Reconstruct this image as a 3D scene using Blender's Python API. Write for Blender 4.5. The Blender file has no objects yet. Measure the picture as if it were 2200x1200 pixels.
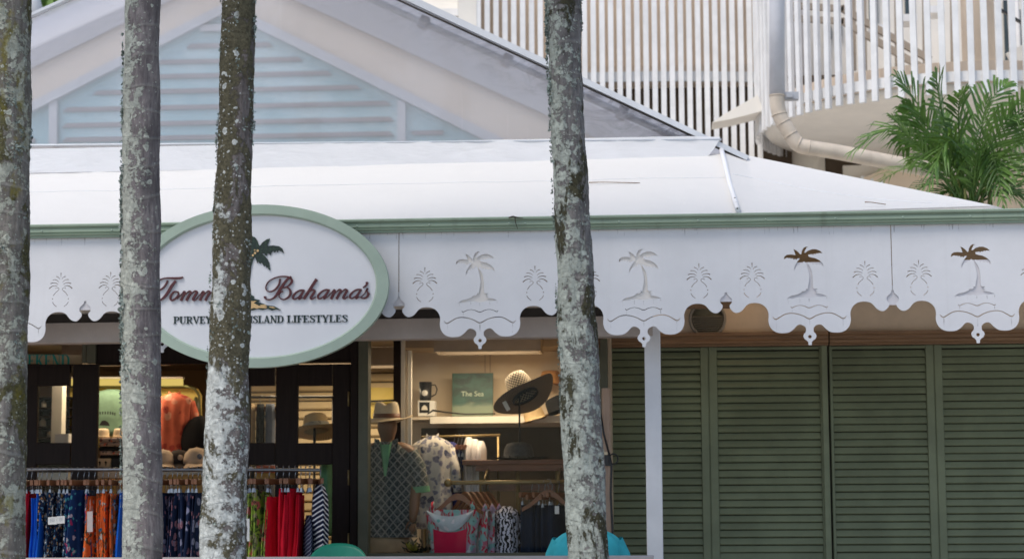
import bpy, bmesh, math, random
from mathutils import Vector, Matrix, noise as mnoise
R = math.radians
C = bpy.context.scene.collection
SC = bpy.context.scene

# ------------------------------------------------------------------ camera
CAM_Z = 1.65
YAW, PITCH, ROLL = R(4.3), R(7.0), R(-0.28)
F_PX, W_PX, H_PX = 4300.0, 2200.0, 1200.0
cd = bpy.data.cameras.new('camera'); cam = bpy.data.objects.new('camera', cd); C.objects.link(cam)
cd.sensor_fit = 'HORIZONTAL'; cd.sensor_width = 36.0; cd.lens = 36.0 * F_PX / W_PX
cd.clip_start = 0.1; cd.clip_end = 800
CAM_M = Matrix.Rotation(YAW, 3, 'Z') @ Matrix.Rotation(R(90) + PITCH, 3, 'X') @ Matrix.Rotation(ROLL, 3, 'Z')
cam.matrix_world = Matrix.Translation((0, 0, CAM_Z)) @ CAM_M.to_4x4()
cd.dof.use_dof = True; cd.dof.focus_distance = 12.6; cd.dof.aperture_fstop = 2.5
SC.camera = cam

# ------------------------------------------------------------------ sky, sun, exposure
SUN_EL, SUN_AZ = R(58), R(-40)        # azimuth from the camera's back, negative = from the left
world = bpy.data.worlds.new('World'); SC.world = world; world.use_nodes = True
wt = world.node_tree; wt.nodes.clear()
sky = wt.nodes.new('ShaderNodeTexSky'); sky.sky_type = 'NISHITA'; sky.sun_disc = False
sun_dir = Vector((math.sin(SUN_AZ) * math.cos(SUN_EL), -math.cos(SUN_AZ) * math.cos(SUN_EL), math.sin(SUN_EL)))
sky.sun_elevation = SUN_EL; sky.sun_rotation = math.atan2(sun_dir.x, sun_dir.y)
sky.air_density = 1.0; sky.dust_density = 1.2; sky.ozone_density = 0.6
bg = wt.nodes.new('ShaderNodeBackground'); bg.inputs['Strength'].default_value = 0.11
wo = wt.nodes.new('ShaderNodeOutputWorld')
wt.links.new(sky.outputs[0], bg.inputs[0]); wt.links.new(bg.outputs[0], wo.inputs[0])
sl = bpy.data.lights.new('sun', 'SUN'); sl.energy = 1.5; sl.angle = R(28); sl.color = (1.0, 0.93, 0.83)
so = bpy.data.objects.new('sun', sl); C.objects.link(so)
so.rotation_euler = sun_dir.to_track_quat('Z', 'Y').to_euler(); so.location = (-6, -8, 12)
SC.view_settings.view_transform = 'Standard'; SC.view_settings.look = 'None'
SC.view_settings.gamma = 1.0; SC.view_settings.use_curve_mapping = False
SC.view_settings.exposure = 0.74

# ------------------------------------------------------------------ helpers
def P(px, py, Y):
    """point of the plane y=Y that shows at pixel (px,py) of the 2200x1200 photograph"""
    d = CAM_M @ Vector(((px - W_PX / 2) / F_PX, (H_PX / 2 - py) / F_PX, -1.0))
    t = Y / d.y
    return Vector((d.x * t, Y, CAM_Z + d.z * t))
def PX(px, py, Y): return P(px, py, Y).x
def PZ(px, py, Y): return P(px, py, Y).z
def S(px, py, Y):           # metres per pixel there
    return (P(px + 1, py, Y) - P(px, py, Y)).length

def tag(o, label=None, cat=None, group=None, kind=None):
    if label: o['label'] = label
    if cat: o['category'] = cat
    if group: o['group'] = group
    if kind: o['kind'] = kind
    return o
def thing(name, label, cat, loc=(0, 0, 0), rz=0.0, group=None):
    o = bpy.data.objects.new(name, None); C.objects.link(o)
    o.empty_display_size = 0.1
    o.location = loc; o.rotation_euler = (0, 0, rz)
    return tag(o, label, cat, group)
def copy_tree(o, parent=None):
    c = o.copy(); C.objects.link(c)
    if parent is not None: c.parent = parent
    for ch in list(o.children): copy_tree(ch, c)
    return c
def root_loc(p):
    v = Vector((0, 0, 0))
    while p is not None:
        v = v + Vector(p.location); p = p.parent
    return v

class MB:
    """collects geometry; build() links it as one mesh object"""
    def __init__(s): s.v = []; s.f = []; s.sm = []
    def add(s, vs, fs, smooth=False):
        b = len(s.v); s.v.extend([Vector(p) for p in vs])
        for f in fs: s.f.append([i + b for i in f]); s.sm.append(smooth)
    def box(s, a, b, rot=None, piv=None):
        x0, x1 = sorted((a[0], b[0])); y0, y1 = sorted((a[1], b[1])); z0, z1 = sorted((a[2], b[2]))
        vs = [Vector(p) for p in ((x0,y0,z0),(x1,y0,z0),(x1,y1,z0),(x0,y1,z0),(x0,y0,z1),(x1,y0,z1),(x1,y1,z1),(x0,y1,z1))]
        if rot is not None:
            c = Vector(piv) if piv is not None else Vector(((x0+x1)/2,(y0+y1)/2,(z0+z1)/2))
            vs = [c + rot @ (p - c) for p in vs]
        s.add(vs, [(0,3,2,1),(4,5,6,7),(0,1,5,4),(1,2,6,5),(2,3,7,6),(3,0,4,7)])
        return s
    def bbox(s, a, b, e=0.004):           # box with chamfered long edges (octagon section along longest axis)
        lo = [min(a[i], b[i]) for i in range(3)]; hi = [max(a[i], b[i]) for i in range(3)]
        d = [hi[i] - lo[i] for i in range(3)]; k = d.index(max(d)); i, j = [q for q in range(3) if q != k]
        e = min(e, d[i] * .4, d[j] * .4)
        sec = [(lo[i]+e,lo[j]),(hi[i]-e,lo[j]),(hi[i],lo[j]+e),(hi[i],hi[j]-e),(hi[i]-e,hi[j]),(lo[i]+e,hi[j]),(lo[i],hi[j]-e),(lo[i],lo[j]+e)]
        vs = []
        for t in (lo[k], hi[k]):
            for p in sec:
                q = [0, 0, 0]; q[k] = t; q[i] = p[0]; q[j] = p[1]; vs.append(q)
        fs = [tuple(range(7, -1, -1)), tuple(range(8, 16))]
        for n in range(8): fs.append((n, (n+1) % 8, 8 + (n+1) % 8, 8 + n))
        s.add(vs, fs); return s
    def prism(s, poly, y0, y1):           # polygon in (x,z), extruded along y
        n = len(poly)
        vs = [(p[0], y0, p[1]) for p in poly] + [(p[0], y1, p[1]) for p in poly]
        fs = [tuple(range(n)), tuple(range(2*n-1, n-1, -1))]
        for i in range(n): j = (i+1) % n; fs.append((j, i, n+i, n+j))
        s.add(vs, fs); return s
    def tube(s, pts, r, n=10, cap=True, smooth=True):
        pts = [Vector(p) for p in pts]
        rs = r if isinstance(r, (list, tuple)) else [r] * len(pts)
        vs = []; fs = []; prev = None
        for i, p in enumerate(pts):
            t = (pts[min(i+1, len(pts)-1)] - pts[max(i-1, 0)])
            t = t.normalized() if t.length > 1e-9 else Vector((0, 0, 1))
            if prev is None:
                u = t.cross(Vector((0, 1, 0)))
                if u.length < 1e-3: u = t.cross(Vector((1, 0, 0)))
            else: u = prev - t * prev.dot(t)
            u.normalize(); prev = u; w = t.cross(u)
            for k in range(n):
                a = 2 * math.pi * k / n
                vs.append(p + (u * math.cos(a) + w * math.sin(a)) * rs[i])
        for i in range(len(pts) - 1):
            for k in range(n):
                k2 = (k+1) % n; fs.append((i*n+k, i*n+k2, (i+1)*n+k2, (i+1)*n+k))
        s.add(vs, fs, smooth)
        if cap:
            b = len(s.v) - len(vs); m = len(pts) - 1
            s.f.append([b + k for k in range(n-1, -1, -1)]); s.sm.append(False)
            s.f.append([b + m*n + k for k in range(n)]); s.sm.append(False)
        return s
    def lathe(s, prof, c=(0,0,0), n=24, sx=1, sy=1, rot=None, smooth=True, warp=None, cap=True):   # prof: (r,z)
        c = Vector(c); vs = []; fs = []
        for (r, z) in prof:
            for k in range(n):
                a = 2 * math.pi * k / n
                p = Vector((r * math.cos(a) * sx, r * math.sin(a) * sy, z))
                if warp: p = warp(p, a, r)
                if rot is not None: p = rot @ p
                vs.append(c + p)
        for i in range(len(prof) - 1):
            for k in range(n):
                k2 = (k+1) % n; fs.append((i*n+k, i*n+k2, (i+1)*n+k2, (i+1)*n+k))
        b = len(s.v); s.add(vs, fs, smooth)
        if tuple(prof[0]) == tuple(prof[-1]): cap = False
        if cap and prof[0][0] > 1e-5: s.f.append([b + k for k in range(n-1, -1, -1)]); s.sm.append(False)
        if cap and prof[-1][0] > 1e-5: s.f.append([b + (len(prof)-1)*n + k for k in range(n)]); s.sm.append(False)
        return s
    def loft(s, rings, n=24, cap=True, smooth=True, wob=None):   # rings: (cx,cy,cz,rx,ry)
        vs = []; fs = []
        for i, (cx, cy, cz, rx, ry) in enumerate(rings):
            for k in range(n):
                a = 2 * math.pi * k / n
                m = 1.0 if wob is None else wob(a, i / max(1, len(rings)-1))
                vs.append((cx + rx*m*math.cos(a), cy + ry*m*math.sin(a), cz))
        for i in range(len(rings) - 1):
            for k in range(n):
                k2 = (k+1) % n; fs.append((i*n+k, i*n+k2, (i+1)*n+k2, (i+1)*n+k))
        b = len(s.v); s.add(vs, fs, smooth)
        if cap:
            s.f.append([b + k for k in range(n-1, -1, -1)]); s.sm.append(False)
            s.f.append([b + (len(rings)-1)*n + k for k in range(n)]); s.sm.append(False)
        return s
    def grid(s, fn, nu, nv, smooth=True):
        vs = [fn(i/nu, j/nv) for j in range(nv+1) for i in range(nu+1)]
        fs = [(j*(nu+1)+i, j*(nu+1)+i+1, (j+1)*(nu+1)+i+1, (j+1)*(nu+1)+i) for j in range(nv) for i in range(nu)]
        s.add(vs, fs, smooth); return s
    def mesh(s, name, mat=None, off=None):
        me = bpy.data.meshes.new(name)
        vs = s.v if off is None else [p - off for p in s.v]
        me.from_pydata([tuple(p) for p in vs], [], s.f)
        me.polygons.foreach_set('use_smooth', s.sm)
        if mat: me.materials.append(mat)
        me.update(); return me
    def build(s, name, mat=None, parent=None, local=False, fixn=True):
        """world-space points by default; local=True: points already relative to the parent"""
        if parent is not None: off = None if local else root_loc(parent); loc = (0, 0, 0)
        elif local: off = None; loc = (0, 0, 0)
        else:
            xs = [p.x for p in s.v]; ys = [p.y for p in s.v]; zs = [p.z for p in s.v]
            off = Vector(((min(xs)+max(xs))/2, (min(ys)+max(ys))/2, min(zs))); loc = off
        me = s.mesh(name, mat, off)
        if fixn:
            bm = bmesh.new(); bm.from_mesh(me); bmesh.ops.recalc_face_normals(bm, faces=bm.faces); bm.to_mesh(me); bm.free()
        o = bpy.data.objects.new(name, me); C.objects.link(o); o.location = loc
        if parent is not None: o.parent = parent
        return o
def link_mesh(name, me, parent, loc=(0, 0, 0), rot=(0, 0, 0)):
    o = bpy.data.objects.new(name, me); C.objects.link(o); o.location = loc; o.rotation_euler = rot
    if parent is not None: o.parent = parent
    return o
def catmull(pts, k=5, closed=False):
    out = []; n = len(pts); D = len(pts[0])
    rng = range(n) if closed else range(n - 1)
    for i in rng:
        if closed: p = [pts[(i+q-1) % n] for q in range(4)]
        else: p = [pts[max(0, min(n-1, i+q-1))] for q in range(4)]
        for j in range(k):
            t = j / k
            out.append(tuple(0.5*((2*p[1][d]) + (-p[0][d]+p[2][d])*t + (2*p[0][d]-5*p[1][d]+4*p[2][d]-p[3][d])*t*t + (-p[0][d]+3*p[1][d]-3*p[2][d]+p[3][d])*t**3) for d in range(D)))
    if not closed: out.append(tuple(pts[-1]))
    return out
def stroke(pts, k=5, curve=True):
    """polyline of (x,y,width) -> closed outline polygon"""
    q = catmull(pts, k) if curve else [tuple(map(float, p)) for p in pts]
    L = []; Rr = []
    for i, p in enumerate(q):
        a = q[max(0, i-1)]; b = q[min(len(q)-1, i+1)]
        dx, dy = b[0]-a[0], b[1]-a[1]; l = math.hypot(dx, dy) or 1.0
        nx, ny = -dy/l, dx/l; w = max(p[2], 0.01)/2
        L.append((p[0]+nx*w, p[1]+ny*w)); Rr.append((p[0]-nx*w, p[1]-ny*w))
    return L + Rr[::-1]
def poly_area(p): return sum(p[i][0]*p[(i+1)%len(p)][1]-p[(i+1)%len(p)][0]*p[i][1] for i in range(len(p)))/2
def ribbon(mb, pts, y0, y1, k=5, curve=True, conv=lambda x, z: (x, z), endcaps=True):
    """extruded variable-width stroke as quads (safe where strokes cross themselves)"""
    q = catmull(pts, k) if curve else [tuple(map(float, p)) for p in pts]
    n = len(q); vs = []
    for i, p in enumerate(q):
        a = q[max(0, i-1)]; b = q[min(n-1, i+1)]
        dx, dy = b[0]-a[0], b[1]-a[1]; l = math.hypot(dx, dy) or 1.0
        nx, ny = -dy/l, dx/l; w = p[2]/2
        A = conv(p[0]+nx*w, p[1]+ny*w); B = conv(p[0]-nx*w, p[1]-ny*w)
        vs += [(A[0], y0, A[1]), (B[0], y0, B[1]), (B[0], y1, B[1]), (A[0], y1, A[1])]
    fs = [(0, 1, 2, 3), (4*n-1, 4*n-2, 4*n-3, 4*n-4)]
    for i in range(n-1):
        a = 4*i; b = 4*(i+1)
        for m in range(4): m2 = (m+1) % 4; fs.append((a+m, a+m2, b+m2, b+m))
    mb.add(vs, fs)
def filled(name, outer, holes, y, thick, mat, parent=None):
    """flat panel in the x-z plane with cut-through holes, from 2D curve fill; world coords"""
    cu = bpy.data.curves.new(name, 'CURVE'); cu.dimensions = '2D'; cu.fill_mode = 'BOTH'; cu.extrude = thick/2
    off = root_loc(parent) if parent is not None else Vector((sum(p[0] for p in outer)/len(outer), y, min(p[1] for p in outer)))
    for poly in [outer] + holes:
        sp = cu.splines.new('POLY'); sp.points.add(len(poly)-1); sp.use_cyclic_u = True
        for i, p in enumerate(poly): sp.points[i].co = (p[0]-off.x, p[1]-off.z, 0, 1)
    tmp = bpy.data.objects.new('tmp', cu); C.objects.link(tmp)
    dg = bpy.context.evaluated_depsgraph_get(); dg.update()
    me = bpy.data.meshes.new_from_object(tmp.evaluated_get(dg))
    bpy.data.objects.remove(tmp); bpy.data.curves.remove(cu)
    me.transform(Matrix.Rotation(R(90), 4, 'X')); me.transform(Matrix.Translation((0, y-off.y, 0)))
    me.materials.clear(); me.materials.append(mat); me.name = name
    o = bpy.data.objects.new(name, me); C.objects.link(o)
    if parent is not None: o.parent = parent
    else: o.location = off
    return o

# ------------------------------------------------------------------ node materials
class NT:
    def __init__(s, name):
        s.m = bpy.data.materials.new(name); s.m.use_nodes = True; s.t = s.m.node_tree; s.t.nodes.clear()
        s.out = s.t.nodes.new('ShaderNodeOutputMaterial')
    def n(s, typ, props=None, **inp):
        nd = s.t.nodes.new('ShaderNode' + typ)
        for k, v in (props or {}).items(): setattr(nd, k, v)
        for k, v in inp.items():
            key = k.replace('_', ' ')
            if key.startswith('i') and key[1:].isdigit(): sk = nd.inputs[int(key[1:])]
            else: sk = nd.inputs[key]
            s.set(sk, v)
        return nd
    def set(s, sk, v):
        if isinstance(v, bpy.types.NodeSocket): s.t.links.new(v, sk)
        elif isinstance(v, bpy.types.Node): s.t.links.new(v.outputs[0], sk)
        else:
            if isinstance(v, (tuple, list)) and len(v) == 3 and len(getattr(sk, 'default_value', (0,)) if hasattr(sk.default_value, '__len__') else (0,)) == 4: v = (*v, 1)
            sk.default_value = v
    def math(s, op, a, b=0.0, clamp=False):
        nd = s.t.nodes.new('ShaderNodeMath'); nd.operation = op; nd.use_clamp = clamp
        s.set(nd.inputs[0], a); s.set(nd.inputs[1], b); return nd.outputs[0]
    def mix(s, f, a, b, blend='MIX'):
        nd = s.t.nodes.new('ShaderNodeMix'); nd.data_type = 'RGBA'; nd.blend_type = blend
        s.set(nd.inputs[0], f); s.set(nd.inputs[6], a); s.set(nd.inputs[7], b); return nd.outputs[2]
    def step(s, v, a, b):                      # smooth threshold a->0, b->1
        nd = s.t.nodes.new('ShaderNodeMapRange'); nd.interpolation_type = 'SMOOTHSTEP'
        s.set(nd.inputs[0], v); nd.inputs[1].default_value = a; nd.inputs[2].default_value = b; return nd.outputs[0]
    def coord(s, kind='Object', scale=(1, 1, 1), loc=(0, 0, 0), rot=(0, 0, 0)):
        tc = s.t.nodes.new('ShaderNodeTexCoord'); mp = s.t.nodes.new('ShaderNodeMapping')
        s.t.links.new(tc.outputs[kind], mp.inputs[0])
        mp.inputs['Scale'].default_value = scale; mp.inputs['Location'].default_value = loc; mp.inputs['Rotation'].default_value = rot
        return mp.outputs[0]
    def wpos(s, scale=(1, 1, 1)):
        g = s.t.nodes.new('ShaderNodeNewGeometry'); mp = s.t.nodes.new('ShaderNodeMapping')
        s.t.links.new(g.outputs['Position'], mp.inputs[0]); mp.inputs['Scale'].default_value = scale
        return mp.outputs[0]
    def noise(s, vec, scale, detail=4, rough=.55, dist=0.0):
        return s.n('TexNoise', Vector=vec, Scale=scale, Detail=detail, Roughness=rough, Distortion=dist).outputs[0]
    def vor(s, vec, scale, feature='F1', rnd=1.0):
        return s.n('TexVoronoi', {'feature': feature}, Vector=vec, Scale=scale, Randomness=rnd)
    def xyz(s, vec):
        return s.n('SeparateXYZ', Vector=vec).outputs
    def bump(s, h, strength=.3, dist=.01):
        return s.n('Bump', Height=h, Strength=strength, Distance=dist).outputs[0]
    def bsdf(s, col, rough=.6, bump=None, metal=0.0, spec=.5, **kw):
        b = s.t.nodes.new('ShaderNodeBsdfPrincipled')
        s.set(b.inputs['Base Color'], col); s.set(b.inputs['Roughness'], rough); s.set(b.inputs['Metallic'], metal)
        s.set(b.inputs['Specular IOR Level'], spec)
        if bump is not None: s.set(b.inputs['Normal'], bump)
        for k, v in kw.items(): s.set(b.inputs[k.replace('_', ' ')], v)
        return b
    def done(s, sh):
        s.t.links.new(sh.outputs[0], s.out.inputs[0]); return s.m
def paint(name, col, rough=.55, var=.08, scale=6.0, bump=.1, streak=0.0, streakcol=(.2,.18,.15), spec=.4, bscale=60, metal=0.0):
    """painted / plain surface: cloudy tone variation, fine grain, optional run-down streaks"""
    m = NT(name); w = m.wpos()
    n1 = m.noise(w, scale, 5, .6); n2 = m.noise(w, bscale, 3)
    dk = tuple(c*(1-var*1.6) for c in col); lt = tuple(min(.95, c*(1+var)) for c in col)
    c = m.mix(m.step(n1, .3, .7), dk, lt)
    if streak > 0:
        ns = m.noise(m.wpos((14, 14, .9)), 1.0, 5, .6)
        c = m.mix(m.math('MULTIPLY', m.step(ns, .55, .78), streak), c, streakcol)
    return m.done(m.bsdf(c, rough, m.bump(m.math('ADD', n2, n1), bump, .004), metal=metal, spec=spec))
def wood(name, c1, c2, rough=.5, axis='X', scale=1.0, bump=.2, spec=.5):
    m = NT(name)
    sc = {'X': (1.2, 16, 16), 'Z': (16, 16, 1.2), 'Y': (16, 1.2, 16)}[axis]
    v = m.coord('Object', tuple(q*scale for q in sc))
    n = m.noise(v, 3.0, 6, .65, .6); f = m.noise(v, 14.0, 3)
    c = m.mix(m.step(n, .3, .7), c1, c2)
    return m.done(m.bsdf(c, rough, m.bump(f, bump, .003), spec=spec))
def cloth(name, col, var=.15, rough=.85, extra=None):
    """woven cloth: tone variation, weave bump; extra(m, vec, col) may paint a print over it"""
    m = NT(name); v = m.coord('Object')
    oi = m.t.nodes.new('ShaderNodeObjectInfo')
    if extra is not None and name not in ('c_lattice', 'c_navy_stripe', 'c_chevron'): v = m.n('VectorMath', {'operation': 'MULTIPLY_ADD'}, i0=oi.outputs['Location'], i1=(7.3, 3.1, 5.7), i2=v).outputs[0]
    n = m.noise(v, 9, 4); c = m.mix(m.step(n, .25, .75), tuple(q*(1-var) for q in col), tuple(min(.95, q*(1+var)) for q in col))
    if extra: c = extra(m, v, c)
    wv = m.noise(v, 260, 2)
    return m.done(m.bsdf(c, rough, m.bump(wv, .25, .002), spec=.2))
def floral(cols, scale=14, size=.33, leaf=None):
    def fn(m, v, c):
        vw = m.n('VectorMath', {'operation': 'ADD'}, i0=v, i1=m.n('VectorMath', {'operation': 'SCALE'}, i0=m.n('TexNoise', Vector=v, Scale=scale*1.3, Detail=2).outputs['Color'], Scale=.05).outputs[0]).outputs[0]
        if leaf:
            vl = m.vor(vw, scale*.8); lm = m.step(vl.outputs['Distance'], size*1.25, size*1.1)
            wave = m.n('TexWave', Vector=vw, Scale=scale*1.2, Distortion=6, Detail=1).outputs[1]
            c = m.mix(m.math('MULTIPLY', lm, m.step(wave, .45, .55)), c, leaf)
        for i, col in enumerate(cols):
            q = m.n('Mapping', Vector=vw, Location=(3.7*i+1.1, 1.9*i, 2.3*i)).outputs[0]
            vo = m.vor(q, scale*(1+.25*i))
            keep = m.step(m.xyz(vo.outputs['Color'])[0], .45, .5)
            mask = m.math('MULTIPLY', m.step(vo.outputs['Distance'], size, size*.8), keep)
            c = m.mix(mask, c, col)
            c = m.mix(m.math('MULTIPLY', m.step(vo.outputs['Distance'], size*.3, size*.2), keep), c, tuple(q*.45 for q in col))
        return c
    return fn
def stripes(col, freq, axis=2, duty=.5, slant=0.0):
    def fn(m, v, c):
        o = m.xyz(v); val = o[axis]
        if slant: val = m.math('ADD', val, m.math('MULTIPLY', m.math('ABSOLUTE', o[0]), slant))
        fr = m.math('FRACT', m.math('MULTIPLY', val, freq))
        return m.mix(m.step(fr, duty-.06, duty+.06), c, col)
    return fn
def emit(name, col, s):
    m = NT(name); e = m.n('Emission', Color=(*col, 1), Strength=s); return m.done(e)
def glass(name, tint=(.97,.98,.975), refl=1.0, haze=0.0):
    m = NT(name)
    tr = m.n('BsdfTransparent', Color=(*tint, 1)); gl = m.n('BsdfGlossy', Color=(.9*refl,.9*refl,.9*refl,1), Roughness=.02)
    fr = m.n('Fresnel', IOR=1.16)
    mx = m.n('MixShader', i0=fr.outputs[0], i1=tr.outputs[0], i2=gl.outputs[0])
    return m.done(mx)
# ------------------------------------------------------------------ materials
M = {}
M['white_board'] = paint('white_board', (.69,.685,.705), .5, .03, 2.5, .05, .09, (.42,.40,.38))
M['sign_white'] = paint('sign_white', (.72,.72,.75), .45, .02, 2.0, .03)
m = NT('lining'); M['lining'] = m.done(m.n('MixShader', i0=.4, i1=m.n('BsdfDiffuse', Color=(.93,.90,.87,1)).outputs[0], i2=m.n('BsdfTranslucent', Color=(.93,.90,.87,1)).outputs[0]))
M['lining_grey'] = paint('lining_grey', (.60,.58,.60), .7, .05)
M['green_trim'] = paint('green_trim', (.29,.365,.275), .45, .06, 3, .05, .3, (.10,.11,.07))
M['sage'] = paint('sage', (.365,.45,.37), .5, .05, 3, .05, .12, (.2,.22,.18))
M['shutter'] = paint('shutter', (.165,.187,.108), .5, .10, 3, .12)
M['beam'] = paint('beam', (.46,.40,.36), .65, .06, 4, .15)
M['warm_wall'] = paint('warm_wall', (.72,.57,.41), .8, .06, 3, .2)
M['cornice'] = wood('cornice', (.19,.105,.05), (.29,.165,.08), .5)
M['post_white'] = paint('post_white', (.67,.66,.67), .5, .04, 4, .08)
M['dark_wood'] = wood('dark_wood', (.013,.008,.007), (.020,.013,.011), .6, 'Z', spec=.15)
M['olive_post'] = paint('olive_post', (.085,.085,.055), .5, .08)
M['cream'] = paint('cream', (.84,.69,.54), .8, .04, 2, .25, .04, (.3,.24,.18))
M['gable_cream'] = paint('gable_cream', (.82,.71,.60), .8, .03, 2, .1)
M['cream_pale'] = paint('cream_pale', (.84,.79,.71), .75, .04, 2, .15)
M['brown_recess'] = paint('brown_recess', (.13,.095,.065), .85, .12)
M['slat_white'] = paint('slat_white', (.81,.80,.79), .5, .05, 5, .08, .16, (.42,.38,.34))
M['pipe_white'] = paint('pipe_white', (.62,.62,.65), .35, .06, 3, .05, .3, (.42,.42,.44))
M['pipe_cream'] = paint('pipe_cream', (.62,.53,.43), .4, .08, 5, .05, .35, (.4,.32,.24))
M['stair_tan'] = paint('stair_tan', (.36,.30,.24), .7, .06)
M['steel'] = paint('steel', (.30,.30,.31), .32, .12, 12, .05, metal=.9)
M['grey_galv'] = paint('grey_galv', (.42,.43,.46), .55, .06)
M['rail_white'] = paint('rail_white', (.64,.66,.70), .4, .04, 3, .04)
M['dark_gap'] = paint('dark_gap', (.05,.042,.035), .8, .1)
M['ceiling_brown'] = wood('ceiling_brown', (.26,.16,.075), (.34,.21,.10), .6)
M['soffit_pale'] = paint('soffit_pale', (.74,.66,.56), .7, .05)
M['paving'] = paint('paving', (.42,.39,.36), .85, .12, 1.2, .3)
M['deck'] = wood('deck', (.16,.11,.075), (.22,.16,.11), .7)
M['ledge'] = paint('ledge', (.36,.325,.315), .6, .06, 5, .1)
M['in_wall'] = paint('in_wall', (.56,.43,.30), .85, .04, 2, .1)
M['in_panel'] = paint('in_panel', (.66,.56,.43), .7, .03, 2, .05)
M['in_white'] = paint('in_white', (.72,.68,.6), .5, .03)
M['in_ceiling'] = paint('in_ceiling', (.40,.33,.26), .85, .04)
M['yellow'] = paint('yellow', (.66,.52,.15), .7, .05, 3, .05)
M['slatwall'] = paint('slatwall', (.62,.50,.31), .6, .05, 4, .05)
M['straw'] = None
M['hanger_wood'] = wood('hanger_wood', (.17,.065,.028), (.25,.10,.042), .4, 'X', 2)
M['table_wood'] = wood('table_wood', (.15,.052,.022), (.22,.080,.033), .55)
M['brass'] = paint('brass', (.30,.22,.10), .4, .1, metal=.5)
M['black'] = paint('black', (.012,.012,.013), .6, .2)
M['black_plastic'] = paint('black_plastic', (.02,.02,.022), .35, .1)
M['paper'] = paint('paper', (.72,.71,.68), .7, .03)
M['cardboard'] = paint('cardboard', (.52,.40,.26), .8, .06)
M['maroon'] = paint('maroon', (.092,.019,.022), .42, .06)
M['ink_green'] = paint('ink_green', (.012,.028,.024), .45, .1)
M['palm_ink'] = None
M['teal'] = paint('teal', (.02,.30,.27), .5, .05)
M['tan_ink'] = paint('tan_ink', (.63,.42,.20), .5, .05)
M['chair_green'] = paint('chair_green', (.02,.26,.16), .35, .06)
M['skin'] = paint('skin', (.40,.22,.14), .55, .05)
M['dummy'] = paint('dummy', (.22,.12,.07), .5, .05)
M['amber'] = paint('amber', (.50,.28,.07), .5, .08)
M['glass'] = glass('glass')
M['glass_blue'] = None

m = NT('palm_ink'); w = m.coord('Object', (60, 60, 60)); nz = m.noise(w, 1.5, 4)
M['palm_ink'] = m.done(m.bsdf(m.mix(m.step(nz, .5, .64), (.010,.020,.016), (.035,.075,.035)), .45))

m = NT('straw'); v = m.coord('Object'); o = m.xyz(v)
ang = m.math('ARCTAN2', o[1], o[0]); w1 = m.math('SINE', m.math('MULTIPLY', ang, 60)); w2 = m.math('SINE', m.math('MULTIPLY', o[2], 700))
c = m.mix(m.step(m.math('MULTIPLY', w1, w2), -.3, .5), (.42,.29,.14), (.66,.50,.28))
M['straw'] = m.done(m.bsdf(c, .75, m.bump(m.math('MULTIPLY', w1, w2), .4, .003)))
m = NT('straw_pale'); v = m.coord('Object'); nn = m.noise(v, 160, 3)
M['straw_pale'] = m.done(m.bsdf(m.mix(m.step(nn, .3, .7), (.58,.46,.30), (.74,.62,.44)), .75, m.bump(nn, .3, .002)))
m = NT('woven'); v = m.coord('Object'); o = m.xyz(v)
ang = m.math('ARCTAN2', o[1], o[0]); rad = m.math('SQRT', m.math('ADD', m.math('POWER', o[0], 2.0), m.math('POWER', o[1], 2.0)))
ck = m.math('MULTIPLY', m.math('SINE', m.math('MULTIPLY', ang, 26)), m.math('SINE', m.math('MULTIPLY', m.math('ADD', m.math('MULTIPLY', rad, 1.0), o[2]), 230)))
M['woven'] = m.done(m.bsdf(m.mix(m.step(ck, -.15, .2), (.03,.026,.023), (.40,.33,.24)), .8, m.bump(ck, .4, .003)))
m = NT('woven_dark'); v = m.coord('Object'); o = m.xyz(v)
ang = m.math('ARCTAN2', o[1], o[0]); rad = m.math('SQRT', m.math('ADD', m.math('POWER', o[0], 2.0), m.math('POWER', o[1], 2.0)))
ck = m.math('MULTIPLY', m.math('SINE', m.math('MULTIPLY', ang, 70)), m.math('SINE', m.math('MULTIPLY', rad, 240)))
M['woven_dark'] = m.done(m.bsdf(m.mix(m.step(ck, .1, .5), (.05,.043,.038), (.34,.28,.21)), .8, m.bump(ck, .4, .003)))

# white PVC roof fabric: faint wrinkles, weld lines and weather stains
def fabric(name, col, bump=.35, stain=.25, trl=.38):
    m = NT(name); w = m.wpos(); a = m.noise(m.wpos((1, 1, 3)), 2.2, 5, .6, .8); b = m.noise(m.wpos((3, 3, 16)), 3.0, 4, .6)
    d = m.noise(w, 45, 4, .7)
    c = m.mix(m.math('MULTIPLY', m.step(d, .62, .75), stain), col, tuple(q*.72 for q in col))
    c = m.mix(m.math('MULTIPLY', m.step(a, .5, .8), stain*.5), c, tuple(q*.86 for q in col))
    h = m.math('ADD', m.math('MULTIPLY', a, 1.0), m.math('MULTIPLY', b, .25))
    bm_ = m.bump(h, bump, .03)
    return m.done(m.n('MixShader', i0=trl, i1=m.bsdf(c, .55, bm_, spec=.3).outputs[0], i2=m.n('BsdfTranslucent', Color=c, Normal=bm_).outputs[0]))
M['fabric'] = fabric('fabric', (.90,.89,.88))
M['fabric_flap'] = fabric('fabric_flap', (.90,.90,.925), .3, .06, .20)
M['fabric_under'] = fabric('fabric_under', (.72,.72,.75), .3, .2)
m = NT('roof_translucent'); tl = m.n('BsdfTranslucent', Color=(.80,.80,.82,1)); df = m.n('BsdfDiffuse', Color=(.74,.74,.76,1))
M['roof_translucent'] = m.done(m.n('MixShader', i0=.55, i1=m.n('MixShader', i0=.6, i1=df.outputs[0], i2=tl.outputs[0]).outputs[0], i2=m.n('BsdfTransparent', Color=(.95,.95,.97,1)).outputs[0]))
M['tile_pale'] = paint('tile_pale', (.50,.44,.38), .5, .06, 3, .1)

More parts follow.
